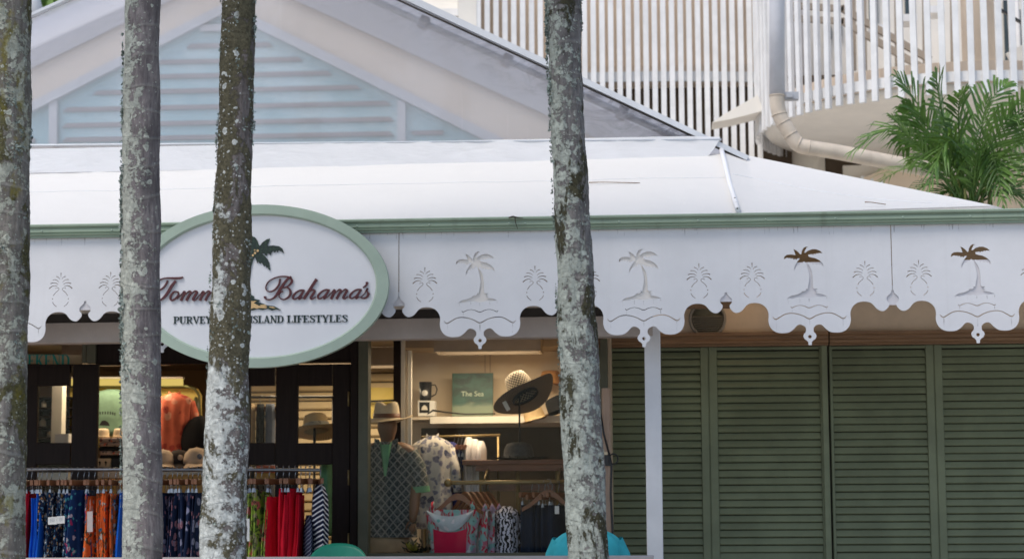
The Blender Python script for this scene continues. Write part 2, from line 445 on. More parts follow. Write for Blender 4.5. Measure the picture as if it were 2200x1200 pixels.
# clear PVC curtain: hazy sheet with grime along the rail and at its foot
def pvc(name, haze=.30):
    m = NT(name); w = m.wpos()
    n = m.noise(m.wpos((1.2, 1, .5)), .9, 3, .5, .2); g = m.noise(m.wpos((7, 7, .35)), 1.6, 4, .6, .2)
    f = m.math('ADD', haze, m.math('MULTIPLY', m.step(n, .50, .85), .12))
    f = m.math('ADD', f, m.math('MULTIPLY', m.step(g, .60, .85), .06), True)
    tr = m.n('BsdfTransparent', Color=(.93,.93,.95,1)); df = m.n('BsdfDiffuse', Color=(.90,.885,.905,1))
    tl = m.n('BsdfTranslucent', Color=(.90,.885,.905,1))
    dt = m.n('MixShader', i0=.22, i1=df.outputs[0], i2=tl.outputs[0])
    a = m.n('MixShader', i0=f, i1=tr.outputs[0], i2=dt.outputs[0])
    h = m.noise(m.wpos((1, 1, .6)), 2.6, 3, .5, 1.5)
    gl = m.n('BsdfGlossy', Color=(.85,.86,.9,1), Roughness=.06, Normal=m.bump(h, .12, .02))
    fr = m.n('Fresnel', IOR=1.40)
    b = m.n('MixShader', i0=fr.outputs[0], i1=a.outputs[0], i2=gl.outputs[0])
    return m.done(b)
M['pvc'] = pvc('pvc', .29)
def grime(name):
    m = NT(name); w = m.coord('Object')
    n = m.noise(m.coord('Object', (1.0, 1, 2.2), (0, 0, 0), (0, R(-27), 0)), 3.2, 6, .68, 1.8)
    e = m.n('Attribute', {'attribute_name': 'edge'}).outputs['Fac']
    f = m.math('MULTIPLY', m.step(n, .40, .66), e, True)
    tr = m.n('BsdfTransparent', Color=(1,1,1,1)); df = m.n('BsdfDiffuse', Color=(.13,.125,.14,1))
    return m.done(m.n('MixShader', i0=f, i1=tr.outputs[0], i2=df.outputs[0]))
M['grime'] = grime('grime')
m = NT('gable_glass'); w = m.wpos((1, 1, .5))
n = m.noise(w, 1.6, 3, .5, 1.0)
c = m.mix(m.step(n, .35, .7), (.34,.60,.66), (.56,.76,.80))
M['gable_glass'] = m.done(m.bsdf(c, .12, spec=.6))
M['louvre_grey'] = paint('louvre_grey', (.33,.31,.33), .6, .05)

# bark with rings, crust lichen, moss; bias = more lichen towards -x, partly painting the lit side paler
def bark(name, base1, base2, lich, lich_cov, moss, moss_cov, spots=.3, ring=.5, bias=.25, zbias=0.0, mossz=0.0, mossp=2.2, yellow=0.0, seed=0.0, lscale=7.0):
    m = NT(name)
    v = m.coord('Object', (1, 1, 1), (seed, seed*1.7, seed*.3)); raw = m.xyz(m.coord('Object'))
    fib = m.noise(m.coord('Object', (26, 26, 5), (seed, 0, 0)), 2.2, 6, .7)
    blot = m.noise(v, 5.5, 5, .62)
    c = m.mix(m.step(fib, .32, .68), base1, base2)
    c = m.mix(m.math('MULTIPLY', m.step(blot, .42, .68), .55), c, tuple(q*.55 for q in base1))
    # leaf-scar rings
    zz = m.math('ADD', m.math('MULTIPLY', raw[2], 6.3), m.math('MULTIPLY', m.noise(v, 1.1, 3, .5), 2.4))
    zz = m.math('ADD', zz, m.math('MULTIPLY', m.noise(v, 14, 2), .10))
    fr = m.math('FRACT', zz); rg = m.math('MULTIPLY', m.step(fr, .0, .03), m.step(fr, .16, .07))
    c = m.mix(m.math('MULTIPLY', rg, ring), c, (.34,.33,.30))
    dkr = m.math('MULTIPLY', m.step(fr, .93, .985), ring*.8); c = m.mix(m.math('MULTIPLY', dkr, .6), c, (.07,.062,.056))
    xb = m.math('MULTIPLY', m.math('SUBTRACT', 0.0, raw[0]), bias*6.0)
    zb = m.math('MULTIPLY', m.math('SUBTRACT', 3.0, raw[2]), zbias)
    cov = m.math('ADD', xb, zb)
    # crust lichen: broad ragged patches plus round thalli
    l1 = m.noise(v, lscale, 9, .72, .35); fine = m.noise(v, 55, 6, .75)
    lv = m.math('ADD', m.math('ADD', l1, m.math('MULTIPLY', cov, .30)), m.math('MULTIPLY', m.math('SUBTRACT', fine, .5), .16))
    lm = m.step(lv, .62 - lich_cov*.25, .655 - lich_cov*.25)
    lc = m.mix(m.step(fine, .35, .65), tuple(q*.62 for q in lich), lich)
    lc = m.mix(m.step(m.noise(v, 22, 3), .5, .7), lc, tuple(min(.9, q*1.22) for q in lich))
    # moss
    mo = m.noise(m.coord('Object', (1, 1, .6), (seed+4, 1, 2)), 4.6, 8, .68, .5)
    mz = m.math('MULTIPLY', m.math('SUBTRACT', raw[2], mossp), mossz)
    mv = m.math('ADD', mo, m.math('ADD', m.math('MULTIPLY', mz, .25), m.math('MULTIPLY', m.math('SUBTRACT', fine, .5), .12)))
    mm = m.step(mv, .64 - moss_cov*.26, .68 - moss_cov*.26)
    mc = m.mix(m.step(fine, .3, .7), tuple(q*.45 for q in moss), tuple(q*1.25 for q in moss))
    c = m.mix(lm, c, lc)
    c = m.mix(mm, c, mc)
    if yellow > 0:
        ye = m.noise(m.coord('Object', (1, 1, .7), (seed+9, 3, 1)), 6, 6, .7)
        c = m.mix(m.math('MULTIPLY', m.step(ye, .54, .68), yellow), c, (.20,.17,.025))
    sm = 0.0
    for sc, thr, keep in ((17, .34, .55), (33, .33, .5), (70, .34, .55)):
        vo = m.vor(m.n('VectorMath', {'operation': 'ADD'}, i0=v, i1=m.n('VectorMath', {'operation': 'SCALE'}, i0=m.n('TexNoise', Vector=v, Scale=sc*1.6, Detail=4).outputs['Color'], Scale=.9/sc).outputs[0]).outputs[0], sc)
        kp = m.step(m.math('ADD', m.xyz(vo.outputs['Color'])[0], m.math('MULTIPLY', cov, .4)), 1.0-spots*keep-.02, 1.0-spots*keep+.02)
        s_ = m.math('MULTIPLY', m.step(vo.outputs['Distance'], thr, thr*.8), kp)
        ed = m.step(vo.outputs['Distance'], thr*.35, thr*.8)
        c = m.mix(s_, c, m.mix(ed, tuple(q*.85 for q in lich), tuple(min(.85, q*1.25) for q in lich)))
        sm = s_ if sm == 0.0 else m.math('MAXIMUM', sm, s_)
    h = m.math('ADD', m.math('MULTIPLY', fib, .6), m.math('MULTIPLY', fine, .5))
    h = m.math('ADD', h, m.math('MULTIPLY', lm, .35)); h = m.math('ADD', h, m.math('MULTIPLY', m.math('MULTIPLY', mm, fine), 1.2))
    h = m.math('ADD', h, m.math('MULTIPLY', sm, .4)); h = m.math('ADD', h, m.math('MULTIPLY', rg, .3))
    return m.done(m.bsdf(c, .9, m.bump(h, .9, .010), spec=.15))
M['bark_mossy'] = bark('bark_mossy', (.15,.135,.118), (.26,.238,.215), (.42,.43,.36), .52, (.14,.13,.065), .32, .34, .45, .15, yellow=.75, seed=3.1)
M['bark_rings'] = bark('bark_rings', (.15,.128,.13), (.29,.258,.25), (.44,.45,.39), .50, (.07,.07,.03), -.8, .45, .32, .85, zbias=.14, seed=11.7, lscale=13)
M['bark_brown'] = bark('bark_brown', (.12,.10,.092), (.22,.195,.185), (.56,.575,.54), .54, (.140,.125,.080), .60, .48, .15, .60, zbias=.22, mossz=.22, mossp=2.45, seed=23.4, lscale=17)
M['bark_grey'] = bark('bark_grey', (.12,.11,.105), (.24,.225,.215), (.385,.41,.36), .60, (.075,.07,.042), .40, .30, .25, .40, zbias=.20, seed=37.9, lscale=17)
m = NT('flake'); v = m.coord('Object'); n = m.noise(v, 90, 3)
M['flake'] = m.done(m.bsdf(m.mix(m.step(n, .3, .7), (.10,.12,.105), (.36,.42,.38)), .9, spec=.1))
def leafmat(name, a, b):
    m = NT(name); v = m.coord('Object'); n = m.noise(v, 5, 4, .6); f = m.noise(v, 40, 2)
    c = m.mix(m.step(n, .35, .68), a, b)
    b_ = m.bsdf(c, .38, m.bump(f, .2, .003), spec=.5)
    tl = m.n('BsdfTranslucent', Color=m.mix(.5, c, (.10,.20,.02)))
    return m.done(m.n('MixShader', i0=.25, i1=b_.outputs[0], i2=tl.outputs[0]))
M['leaf'] = leafmat('leaf', (.055,.130,.024), (.15,.27,.050))
M['leaf_light'] = leafmat('leaf_light', (.10,.20,.03), (.22,.37,.07))
M['stem'] = paint('stem', (.22,.24,.07), .5, .1)

# cloths
M['c_red'] = cloth('c_red', (.66,.010,.030))
M['c_blue'] = cloth('c_blue', (.010,.12,.58))
M['c_navy_dots'] = cloth('c_navy_dots', (.010,.020,.055), extra=floral([(.62,.64,.66), (.55,.28,.10), (.12,.26,.40)], 26, .40))
M['c_navy_pink'] = cloth('c_navy_pink', (.012,.04,.13), extra=floral([(.60,.50,.55), (.40,.03,.12), (.08,.36,.40)], 15, .34))
M['c_orange'] = cloth('c_orange', (.74,.14,.03), extra=floral([(.55,.52,.46), (.05,.17,.26), (.14,.075,.035)], 15, .34, (.13,.07,.03)))
M['c_navy_dark'] = cloth('c_navy_dark', (.012,.022,.058), extra=floral([(.28,.28,.40), (.38,.18,.22)], 13, .40))
M['c_green_floral'] = cloth('c_green_floral', (.30,.42,.06), extra=floral([(.60,.14,.13), (.34,.30,.17), (.05,.06,.03)], 14, .46, (.07,.10,.03)))
M['c_navy_stripe'] = cloth('c_navy_stripe', (.008,.012,.038), extra=stripes((.68,.68,.70), 27, 2, .68, .8))
M['c_chevron'] = cloth('c_chevron', (.010,.016,.05), extra=stripes((.20,.22,.28), 34, 2, .68, 1.6))
M['c_green_tee'] = cloth('c_green_tee', (.13,.22,.155))
M['c_mint'] = cloth('c_mint', (.16,.36,.20))
M['c_orange_shirt'] = cloth('c_orange_shirt', (.62,.15,.085), extra=floral([(.66,.30,.20), (.42,.07,.05)], 11, .45))
M['c_black'] = cloth('c_black', (.014,.014,.016))
M['c_tan'] = cloth('c_tan', (.42,.31,.19))
M['c_bluegrey'] = cloth('c_bluegrey', (.13,.15,.20))
M['c_jeans'] = cloth('c_jeans', (.010,.020,.040))
M['c_white'] = cloth('c_white', (.70,.66,.64))
M['c_indigo'] = cloth('c_indigo', (.03,.035,.13))
M['c_cap_tan'] = cloth('c_cap_tan', (.60,.46,.34))
M['c_cap_brown'] = cloth('c_cap_brown', (.05,.038,.034))
M['c_turq'] = cloth('c_turq', (.045,.38,.44), .12)
M['c_khaki'] = cloth('c_khaki', (.42,.30,.18))
M['c_fold'] = cloth('c_fold', (.35,.27,.24), extra=floral([(.52,.14,.09), (.05,.05,.06)], 24, .4))
M['c_print'] = cloth('c_print', (.62,.58,.52), extra=floral([(.10,.11,.18), (.22,.22,.29), (.36,.34,.36)], 15, .45))
M['c_dress'] = cloth('c_dress', (.45,.014,.048), extra=floral([(.62,.62,.62), (.46,.30,.40), (.22,.42,.40)], 11, .62, (.30,.34,.32)))
M['c_dress_plain'] = cloth('c_dress_plain', (.50,.012,.055))
M['c_cowl'] = cloth('c_cowl', (.48,.53,.56), extra=floral([(.18,.42,.40), (.66,.62,.64)], 14, .36))
def zebra(m, v, c):
    w = m.n('TexWave', Vector=v, Scale=10, Distortion=9, Detail=2, Detail_Scale=2.2).outputs[1]
    return m.mix(m.step(w, .45, .52), c, (.62,.60,.68))
M['c_zebra'] = cloth('c_zebra', (.008,.008,.014), extra=zebra)
def lattice(m, v, c):
    o = m.xyz(v); k = 15.0
    a = m.math('FRACT', m.math('MULTIPLY', m.math('ADD', o[0], m.math('MULTIPLY', o[2], .85)), k))
    b = m.math('FRACT', m.math('MULTIPLY', m.math('SUBTRACT', o[0], m.math('MULTIPLY', o[2], .85)), k))
    l = m.math('MAXIMUM', m.step(m.math('ABSOLUTE', m.math('SUBTRACT', a, .5)), .36, .45), m.step(m.math('ABSOLUTE', m.math('SUBTRACT', b, .5)), .36, .45))
    n = m.noise(v, 60, 3); c = m.mix(m.step(n, .45, .6), c, (.12,.135,.13))
    return m.mix(l, c, (.25,.245,.225))
M['c_lattice'] = cloth('c_lattice', (.045,.057,.057), extra=lattice)
m = NT('sea_cover'); v = m.coord('Object'); o = m.xyz(v); n = m.noise(m.coord('Object', (5, 5, 9)), 1.4, 6, .65, .8)
c = m.mix(m.step(n, .35, .65), (.002,.024,.021), (.018,.080,.066))
c = m.mix(m.step(m.math('ADD', o[2], m.math('MULTIPLY', n, .14)), .205, .13), c, (.17,.22,.16))
M['sea_cover'] = m.done(m.bsdf(c, .5))
# ------------------------------------------------------------------ ground
FLOOR = 0.65
g = MB(); g.add([(-120, -60, 0), (120, -60, 0), (120, 160, 0), (-120, 160, 0)], [(0, 1, 2, 3)])
tag(g.build('ground', M['paving']), kind='structure')
t = MB(); t.box((PX(-900, 900, 13), 13.24, 0.0), (PX(2700, 900, 16), 16.9, FLOOR))
tag(t.build('terrace_floor', M['tile_pale']), kind='structure')

YF = 14.40          # fascia plane
YG = 15.90          # doors and shop window plane
YS = 16.40          # shutter plane
XL, XR = PX(-900, 600, YF), PX(2600, 600, YF)

shop = thing('shop_building', 'white and green shop front with cut-out palm fascia, fabric roof and louvred shutters', 'shop building', (PX(900, 900, YG), YG, FLOOR))

# ------------------------------------------------------------------ fascia with cut-outs
sc = S(1744, 650, YF); zH = PZ(1744.5, 722.6, YF)
MW = (PX(2101, 715.3, YF) - PX(1031.3, 732.2, YF)) / 3
X_B = PX(1031.3, 732.2, YF)                      # first pendant right of the sign
HALF = [(0,-18.5),(3.5,-18),(3.7,-12),(7,-8),(11.5,-5),(14,1),(12.5,6),(9,10),(8,15),(9,20),(14,24.5),(21,26.5),(27,24.5),(34,17),(43,10.5),(52,8.5),(64,8.5),(74,11.5),(81,17),(86,25),(88.3,36),(87.5,48),(89.5,58),(95,66.5),(104,72.5),(113,74.5),(121.5,74.5),(129,73),(136,68.5),(143,60),(150,55),(157,53.5),(162,55),(166.5,59),(170.5,64.5),(171,70.5),(167,75),(165.8,81),(167.5,85.5),(173,90.5),(176,93.5),(176.3,98.5),(178.75,98.5)]
half = HALF[:4] + catmull(HALF[4:-2], 3)[0:] + HALF[-2:]
PALM = [(228,245),(235,215),(260,198),(300,196),(345,203),(335,170),(325,143),(347,152),(370,170),(393,198),(403,195),(408,165),(425,135),(450,122),(475,126),(455,132),(448,150),(438,160),(440,170),(430,178),(445,183),(470,163),(510,150),(550,150),(590,168),(620,197),(605,190),(595,192),(575,188),(572,198),(555,190),(545,202),(530,195),(520,207),(505,198),(490,202),(470,203),(475,222),(500,232),(540,240),(580,262),(610,292),(625,335),(614,318),(605,326),(598,305),(585,312),(565,300),(555,310),(530,295),(520,307),(500,290),(488,297),(470,275),(462,292),(480,320),(500,360),(510,420),(512,480),(512,540),(530,552),(556,548),(535,568),(560,580),(530,588),(560,598),(600,605),(650,627),(620,625),(590,632),(540,628),(500,632),(470,638),(430,628),(400,632),(365,627),(330,635),(300,642),(275,635),(250,645),(270,625),(300,610),(330,608),(355,600),(380,590),(400,580),(395,570),(430,570),(445,562),(440,545),(460,550),(465,510),(475,470),(478,420),(470,370),(458,320),(450,292),(430,270),(417,277),(412,294),(397,287),(380,305),(364,301),(350,322),(328,360),(332,320),(345,295),(365,265),(388,240),(366,238),(350,254),(340,241),(326,252),(315,233),(300,241),(290,230),(275,235),(262,228),(245,235)]
palm_uv = [((p[0]-470)/4.6136, (1027-p[1]+0.0145*(p[0]-470))/4.6136) for p in PALM]
WAVE1 = [(-39.7,66,1.0),(-37.2,62.8,1.6),(-30.3,66,1.3),(-20.6,68.3,1.0),(-10.8,66.5,1.3),(0,62.3,1.7)]
WAVE2 = [(-79,44,.9),(-75,39.5,1.9),(-71,38.5,2.4),(-63,43.3,2.0),(-52,49.3,1.9),(-40,51.4,1.8),(-26,49.5,1.8),(-13,45,1.9),(0,38.6,2.5)]
def full_wave(w):
    return w + [(-a, b, c) for a, b, c in w[-2::-1]]
PINE = [[(1217,280,6),(1240,250,9),(1285,229,13)],[(1237,325,6),(1270,296,9),(1310,284,10),(1342,287,13)],[(1245,365,7),(1290,343,10),(1340,338,12),(1382,352,16)],[(1262,395,7),(1310,385,11),(1360,400,14),(1403,436,18)],
        [(1287,437,14),(1283,424,7),(1262,419,8),(1240,428,8),(1232,447,8),(1250,472,9),(1290,503,9),(1328,556,11)],[(1340,656,9),(1320,696,10),(1268,738,9)]]
def uv(p): return ((p[0]-1203)/7.5, 725.2-(540+p[1]/7.5))
def hole_polys(xc, k):
    """all cut-outs of one module, pendant centre at world x xc, horizontal scale k"""
    out = []
    def W(u, v): return (xc + u*k, zH + v*sc)
    out.append([W(u, v) for u, v in palm_uv])
    for w in (WAVE1, WAVE2): out.append([W(u, v) for u, v in stroke(full_wave(w), 3)])
    out.append([W(3.8*math.cos(a*math.pi/7), 3.8*math.sin(a*math.pi/7)) for a in range(14)])
    for sd in (-1, 1):
        pc = sd*121.3
        for st in PINE:
            q = []
            for p in st:
                a, b = uv(p); q.append((pc + a, b, p[2]/7.5*.95)); 
            q2 = [(pc - (a - pc), b, c) for a, b, c in q]
            for z in (q, q2): out.append([W(u, v) for u, v in stroke(z, 3)])
        for s2 in (-1, 1):
            a, b = uv((1340, 607)); out.append([W(pc + s2*a + 1.25*math.cos(j*math.pi/4), b + 1.25*math.sin(j*math.pi/4)) for j in range(8)])
        out.append([W(u, v) for u, v in stroke([(pc, uv((0,165))[1], 1.0), (pc, uv((0,182))[1], 1.9), (pc, uv((0,200))[1], 1.3), (pc, uv((0,247))[1], .6)], 2)])
    return out
def fascia(x_first, n, mw):
    k = mw/2/178.75; top = zH + 258*sc; pts = []
    for i in range(n):
        xc = x_first + i*mw
        L = [(xc - u*k, zH + v*sc) for u, v in half[::-1]]; Rr = [(xc + u*k, zH + v*sc) for u, v in half[1:]]
        pts += L + Rr
    gap = .0028
    pts[0] = (pts[0][0]+gap, pts[0][1]); pts[-1] = (pts[-1][0]-gap, pts[-1][1])
    outer = [(pts[0][0], top)] + pts + [(pts[-1][0], top)]
    clean = [outer[0]]
    for p in outer[1:]:
        if math.hypot(p[0]-clean[-1][0], p[1]-clean[-1][1]) > 2e-4: clean.append(p)
    holes = []
    for i in range(n): holes += hole_polys(x_first + i*mw, k)
    return filled('fascia_panel', clean, holes, YF, .006, M['white_board'], shop)
fascia(X_B, 3, MW); fascia(X_B + 3*MW, 2, MW)
MWL = MW*.982
fascia(X_B - MW/2 - MWL*2.5, 3, MWL); fascia(X_B - MW/2 - MWL*4.5, 2, MWL)

# lining boards behind the cut-outs
YB = 14.406
for i_ in range(-3, 5):
    xm = X_B + i_*MW if i_ >= 0 else X_B - MW/2 - MWL*(.5 + (-i_-1))
    right = i_ >= 2
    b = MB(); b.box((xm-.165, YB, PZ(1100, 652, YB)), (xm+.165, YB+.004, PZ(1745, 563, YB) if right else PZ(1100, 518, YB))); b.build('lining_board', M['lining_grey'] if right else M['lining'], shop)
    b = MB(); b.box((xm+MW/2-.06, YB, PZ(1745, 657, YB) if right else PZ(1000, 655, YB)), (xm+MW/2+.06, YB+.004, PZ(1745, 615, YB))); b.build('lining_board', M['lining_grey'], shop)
# run-down grime below the wave cut-outs and along the panel heads
mst = NT('drip'); f_ = mst.math('MULTIPLY', mst.step(mst.noise(mst.wpos((60, 1, 9)), 2.0, 4), .38, .7), .42)
M['drip'] = mst.done(mst.n('MixShader', i0=f_, i1=mst.n('BsdfTransparent').outputs[0], i2=mst.n('BsdfDiffuse', Color=(.16,.14,.12,1)).outputs[0]))
b = MB(); rnd = random.Random(21); yd = YF - .0045
for i_ in range(-3, 5):
    xm = X_B + i_*MW if i_ >= 0 else X_B - MW/2 - MWL*(.5 + (-i_-1))
    for (u, v, l_) in ((-71.5, 36, 22), (0, 36, 15), (71.5, 36, 22), (-37, 61, 8), (37, 61, 8), (-45, 83, 9), (-20, 84, 8), (0, 83, 12), (22, 84, 7), (38, 85, 6)):
        l_ *= rnd.uniform(.5, 1.3); w_ = rnd.uniform(.6, 1.5); x = xm + u*sc; z = zH + v*sc
        b.add([(x-w_*sc, yd, z), (x+w_*sc, yd, z), (x+w_*sc*.4, yd, z-l_*sc), (x-w_*sc*.4, yd, z-l_*sc)], [(0,1,2,3)])
for k_ in range(90):
    x = rnd.uniform(PX(60, 500, YF), PX(2200, 500, YF)); z = PZ(1500, 488, YF); l_ = rnd.uniform(4, 22)*sc; w_ = rnd.uniform(.5, 2.2)*sc
    b.add([(x-w_, yd, z), (x+w_, yd, z), (x+w_*.3, yd, z-l_), (x-w_*.3, yd, z-l_)], [(0,1,2,3)])
o = b.build('drip_stain', M['drip'], shop, fixn=False); o['kind'] = 'stuff'

# gutter moulding: real profile extruded along the eaves
zt = PZ(1500, 457.5, 14.33); gh = PZ(1500, 457.5, 14.33) - PZ(1500, 487.5, 14.33)
prof = [(0,0),(-.045,-.002),(-.055,-.10*gh),(-.052,-.22*gh),(-.030,-.28*gh),(-.030,-.36*gh),(-.040,-.40*gh),(-.040,-.60*gh),(-.030,-.63*gh),(-.026,-.70*gh),(-.040,-.76*gh),(-.036,-.82*gh),(-.022,-.86*gh),(-.024,-.98*gh),(-.012,-1.0*gh),(0,-1.0*gh)]
b = MB(); n = len(prof); vs = []
for x in (XL, XR):
    for (dy, dz) in prof: vs.append((x, 14.388+dy, zt+dz))
fs = [tuple(range(n)), tuple(range(2*n-1, n-1, -1))] + [((i+1) % n, i, n+i, n+(i+1) % n) for i in range(n)]
b.add(vs, fs); gut = b.build('gutter', M['green_trim'], shop)
for px in (90, 240, 330, 767, 922, 1093, 1128, 1330, 1500, 1645, 1795, 1940, 2085):
    r = MB(); r.lathe([(.009, 0), (.007, .004), (.0, .006)], (0, 0, 0), 8, rot=Matrix.Rotation(R(90), 3, 'X'))
    o = r.build('rivet', M['sage'], gut, local=True); o.location = Vector((PX(px, 470, 14.34), 14.3485, zt-.5*gh)) - root_loc(shop)
# dry twig caught on the gutter
tw = MB(); a = Vector((PX(1093, 470, 14.32), 14.325, zt-.012))
tw.tube([a, a+Vector((.03,-.004,.008)), a+Vector((.07,.002,-.002)), a+Vector((.105,0,-.006))], [.005,.006,.004,.002], 6)
tw.tube([a+Vector((.045,0,.0)), a+Vector((.05,-.006,-.04)), a+Vector((.065,-.004,-.085))], [.003,.003,.0015], 6)
tag(tw.build('dry_twig', paint('twig', (.05,.04,.028), .9)), 'thin dry brown twig caught on the green gutter above the fascia', 'twig')

# ------------------------------------------------------------------ fabric roof skirt
YT = 15.5
def lerp(a, b, t): return a + (b - a) * t
zg = zt - .006
BL = Vector((PX(-900, 482, 14.40), 14.36, zg)); BR = P(1585, 453, 14.36); BR.z = zg
TLp = Vector((PX(-900, 372, YT), YT, PZ(800, 365, YT))); TRp = P(1552, 330, YT)
def wob(p, amp=.012): return p + Vector((0, 0, amp * mnoise.noise(Vector((p.x*1.7, p.y*3, 0))) + amp*.4*mnoise.noise(Vector((p.x*6, p.y*7, 3)))))
def front(u, v):
    a = BL.lerp(BR, u); c = TLp.lerp(TRp, u); p = a.lerp(c, v)
    p.z -= .035*math.sin(v*math.pi); return wob(p, .010*math.sin(v*math.pi)+.001)
b = MB(); b.grid(front, 150, 16); b.grid(lambda u, v: front(u, v) - Vector((0, 0, .012)), 60, 8)
b.build('fabric_roof', M['fabric'], shop)
HT = P(1550, 324, YT+.02); E1 = P(1602, 333, YT+.12); E2 = P(2135, 441.5, 14.50); E2.z = max(E2.z, zg)
def side(u, v):
    lo = BR.lerp(E2, u); hi = HT.lerp(E2, u); hi2 = HT.lerp(E1, min(1, u*11)) if u < .09 else E1.lerp(E2, (u-.09)/.91)
    p = lo.lerp(hi2, v); p.z -= .02*math.sin(v*math.pi)*math.sin(u*math.pi)
    w_ = math.exp(-u*14)*.016*mnoise.noise(Vector((0, v*9, 5)))
    return wob(p, .006*math.sin(v*math.pi)) + Vector((0, 0, w_))
b = MB(); b.grid(side, 90, 16); b.grid(lambda u, v: side(u, v) - Vector((0, 0, .012)), 40, 8)
b.build('fabric_roof', M['fabric'], shop)
# rear slope of the side hip, so the sheet has a back
b = MB(); b.add([E1, E2, P(2135, 441.5, 14.5)+Vector((2.2, 3.4, 0)), E1+Vector((.6, 2.6, -.1))], [(0,1,2,3)]); b.build('fabric_roof', M['fabric'], shop)
# weld seams across the fabric
for vv in (.70,):
    b = MB(); b.tube([front(i/120, vv - .04*i/120) + Vector((0, -.001, .0005)) for i in range(121)], .0035, 6); b.build('weld_seam', M['fabric_flap'], shop)
b = MB(); b.tube([side(.02+i/50*.75, .62-.25*i/50) + Vector((0, -.001, .0005)) for i in range(51)], .0035, 6); b.build('weld_seam', M['fabric_flap'], shop)
# hip seam pole with lacing holes
hp = [HT+Vector((0,-.03,.0)), P(1556, 345, YT-.22)+Vector((0,0,.0)), P(1568, 395, 14.92), P(1585, 450, 14.37)]
b = MB(); b.tube(hp, [.020,.018,.019,.020], 10); seam = b.build('seam_pole', M['fabric_flap'], shop)
for (px, py) in ((1579, 426), (1582, 436), (1584, 447), (1552, 326)):
    r = MB(); r.lathe([(.008,0),(.006,.003),(0,.004)], (0,0,0), 8, rot=Matrix.Rotation(R(90),3,'X'))
    o = r.build('eyelet', M['black_plastic'], seam, local=True); yy = 14.37 + (450-py)/126*1.1
    o.location = P(px, py, yy-.028) - root_loc(shop)
# weld line twigs / slits lying on the fabric
for (pa, pb, yy) in (((1858, 434), (1903, 439), 14.52), ((1265, 392), (1375, 393), 15.05)):
    r = MB(); A = P(*pa, yy-.02); B_ = P(*pb, yy-.02); r.tube([A, A.lerp(B_, .3)+Vector((0,0,.004)), B_], [.004,.003,.003], 6)
    tag(r.build('fallen_twig', M['cornice']), 'thin dark twig lying on the white fabric roof ' + ('at its right corner' if pa[0] > 1500 else 'right of the grey lichened trunk'), 'twig')

# vertical flap hanging over the top of the skirt
fz0 = PZ(1000, 303.5, YT); 
def flap(u, v):
    px = lerp(-900, 1548, u); x = PX(px, 330, YT-.03)
    top = fz0 - (.012*max(0, (px-1480)/70)); zb = PZ(px, lerp(372, 345, max(0, (px-60))/1490), YT-.03) if px > 60 else PZ(px, 374, YT-.03)
    e_ = max(0, (px-1490)/58); zb = lerp(zb, top-.004, e_**2.5)
    z = lerp(zb, top, v)
    yw = .010*mnoise.noise(Vector((x*5+z*4, 0, z*3))) + .006*mnoise.noise(Vector((x*14+z*9, 2, z*4)))
    return (x, YT-.035 + yw*(1-v*.4), z + (1-v)*.004*mnoise.noise(Vector((x*3, 7, 0))))
b = MB(); b.grid(flap, 320, 10); b.build('fabric_flap', M['fabric_flap'], shop)
b = MB(); b.tube([P(-900, 320, YT-.03)*1.0, P(1550, 300, YT-.03)], .008, 8)
for o_ in b.v: o_.z = o_.z
b.build('hem_bar', M['rail_white'], shop)

# ------------------------------------------------------------------ gable: clear PVC in front of a cream wall with a louvred window
YP, YW = 15.54, 16.35
ap = (512, -168)
def poly_at(pts, Y): 
    q = [P(a, b_, Y) for a, b_ in pts]; return [(p.x, p.z) for p in q]
def flat(name, pts, Y, mat, th=.0, parent=shop):
    b = MB(); pl = poly_at(pts, Y)
    if th: b.prism(pl, Y, Y+th)
    else: b.add([(x, Y, z) for x, z in pl], [tuple(range(len(pl)))])
    return b.build(name, mat, parent)
b = MB()
APX = P(ap[0], ap[1], YP); LF = P(-560, 318, YP); RF = P(1556, 322, YP); LB = P(-560, 322, YP); RB = P(1556, 300, YP)
def pv(u, v):
    bt = Vector((lerp(LF.x, RF.x, u), YP, PZ(1000, 306, YP)))
    k = (APX.x - LF.x)/(RF.x - LF.x)
    tp = LF.lerp(APX, u/k) if u < k else APX.lerp(RF, (u-k)/(1-k))
    tp.z = max(tp.z, bt.z+.001)
    p = bt.lerp(tp, v); e = math.sin(v*math.pi)
    p.y += .018*e*mnoise.noise(Vector((p.x*1.1, 0, p.z*1.3))) ; return p
b.grid(pv, 120, 40); b.build('clear_curtain', M['pvc'], shop)
# grime film along the right rail and foot of the curtain
def strip(x0, y0, x1, y1, h0, h1, nu=60, nv=10, flip=1):
    def fn(u, v):
        px = lerp(x0, x1, u); py = lerp(y0, y1, u) + v*lerp(h0, h1, u); return P(px, min(py, 305), YP-.03)
    return fn
b = MB(); nu, nv = 70, 10
b.grid(strip(700, -72, 1552, 322, 62, 150, nu, nv), nu, nv); og = b.build('grime_film', M['grime'], shop, fixn=False)
at = og.data.attributes.new('edge', 'FLOAT', 'POINT')
for j in range(nv+1):
    for i in range(nu+1):
        u, v = i/nu, j/nv
        at.data[j*(nu+1)+i].value = (.15 + .75*u**1.6) * (1-v)**1.2 * (1.0 if u < .93 else (1-u)/.07)
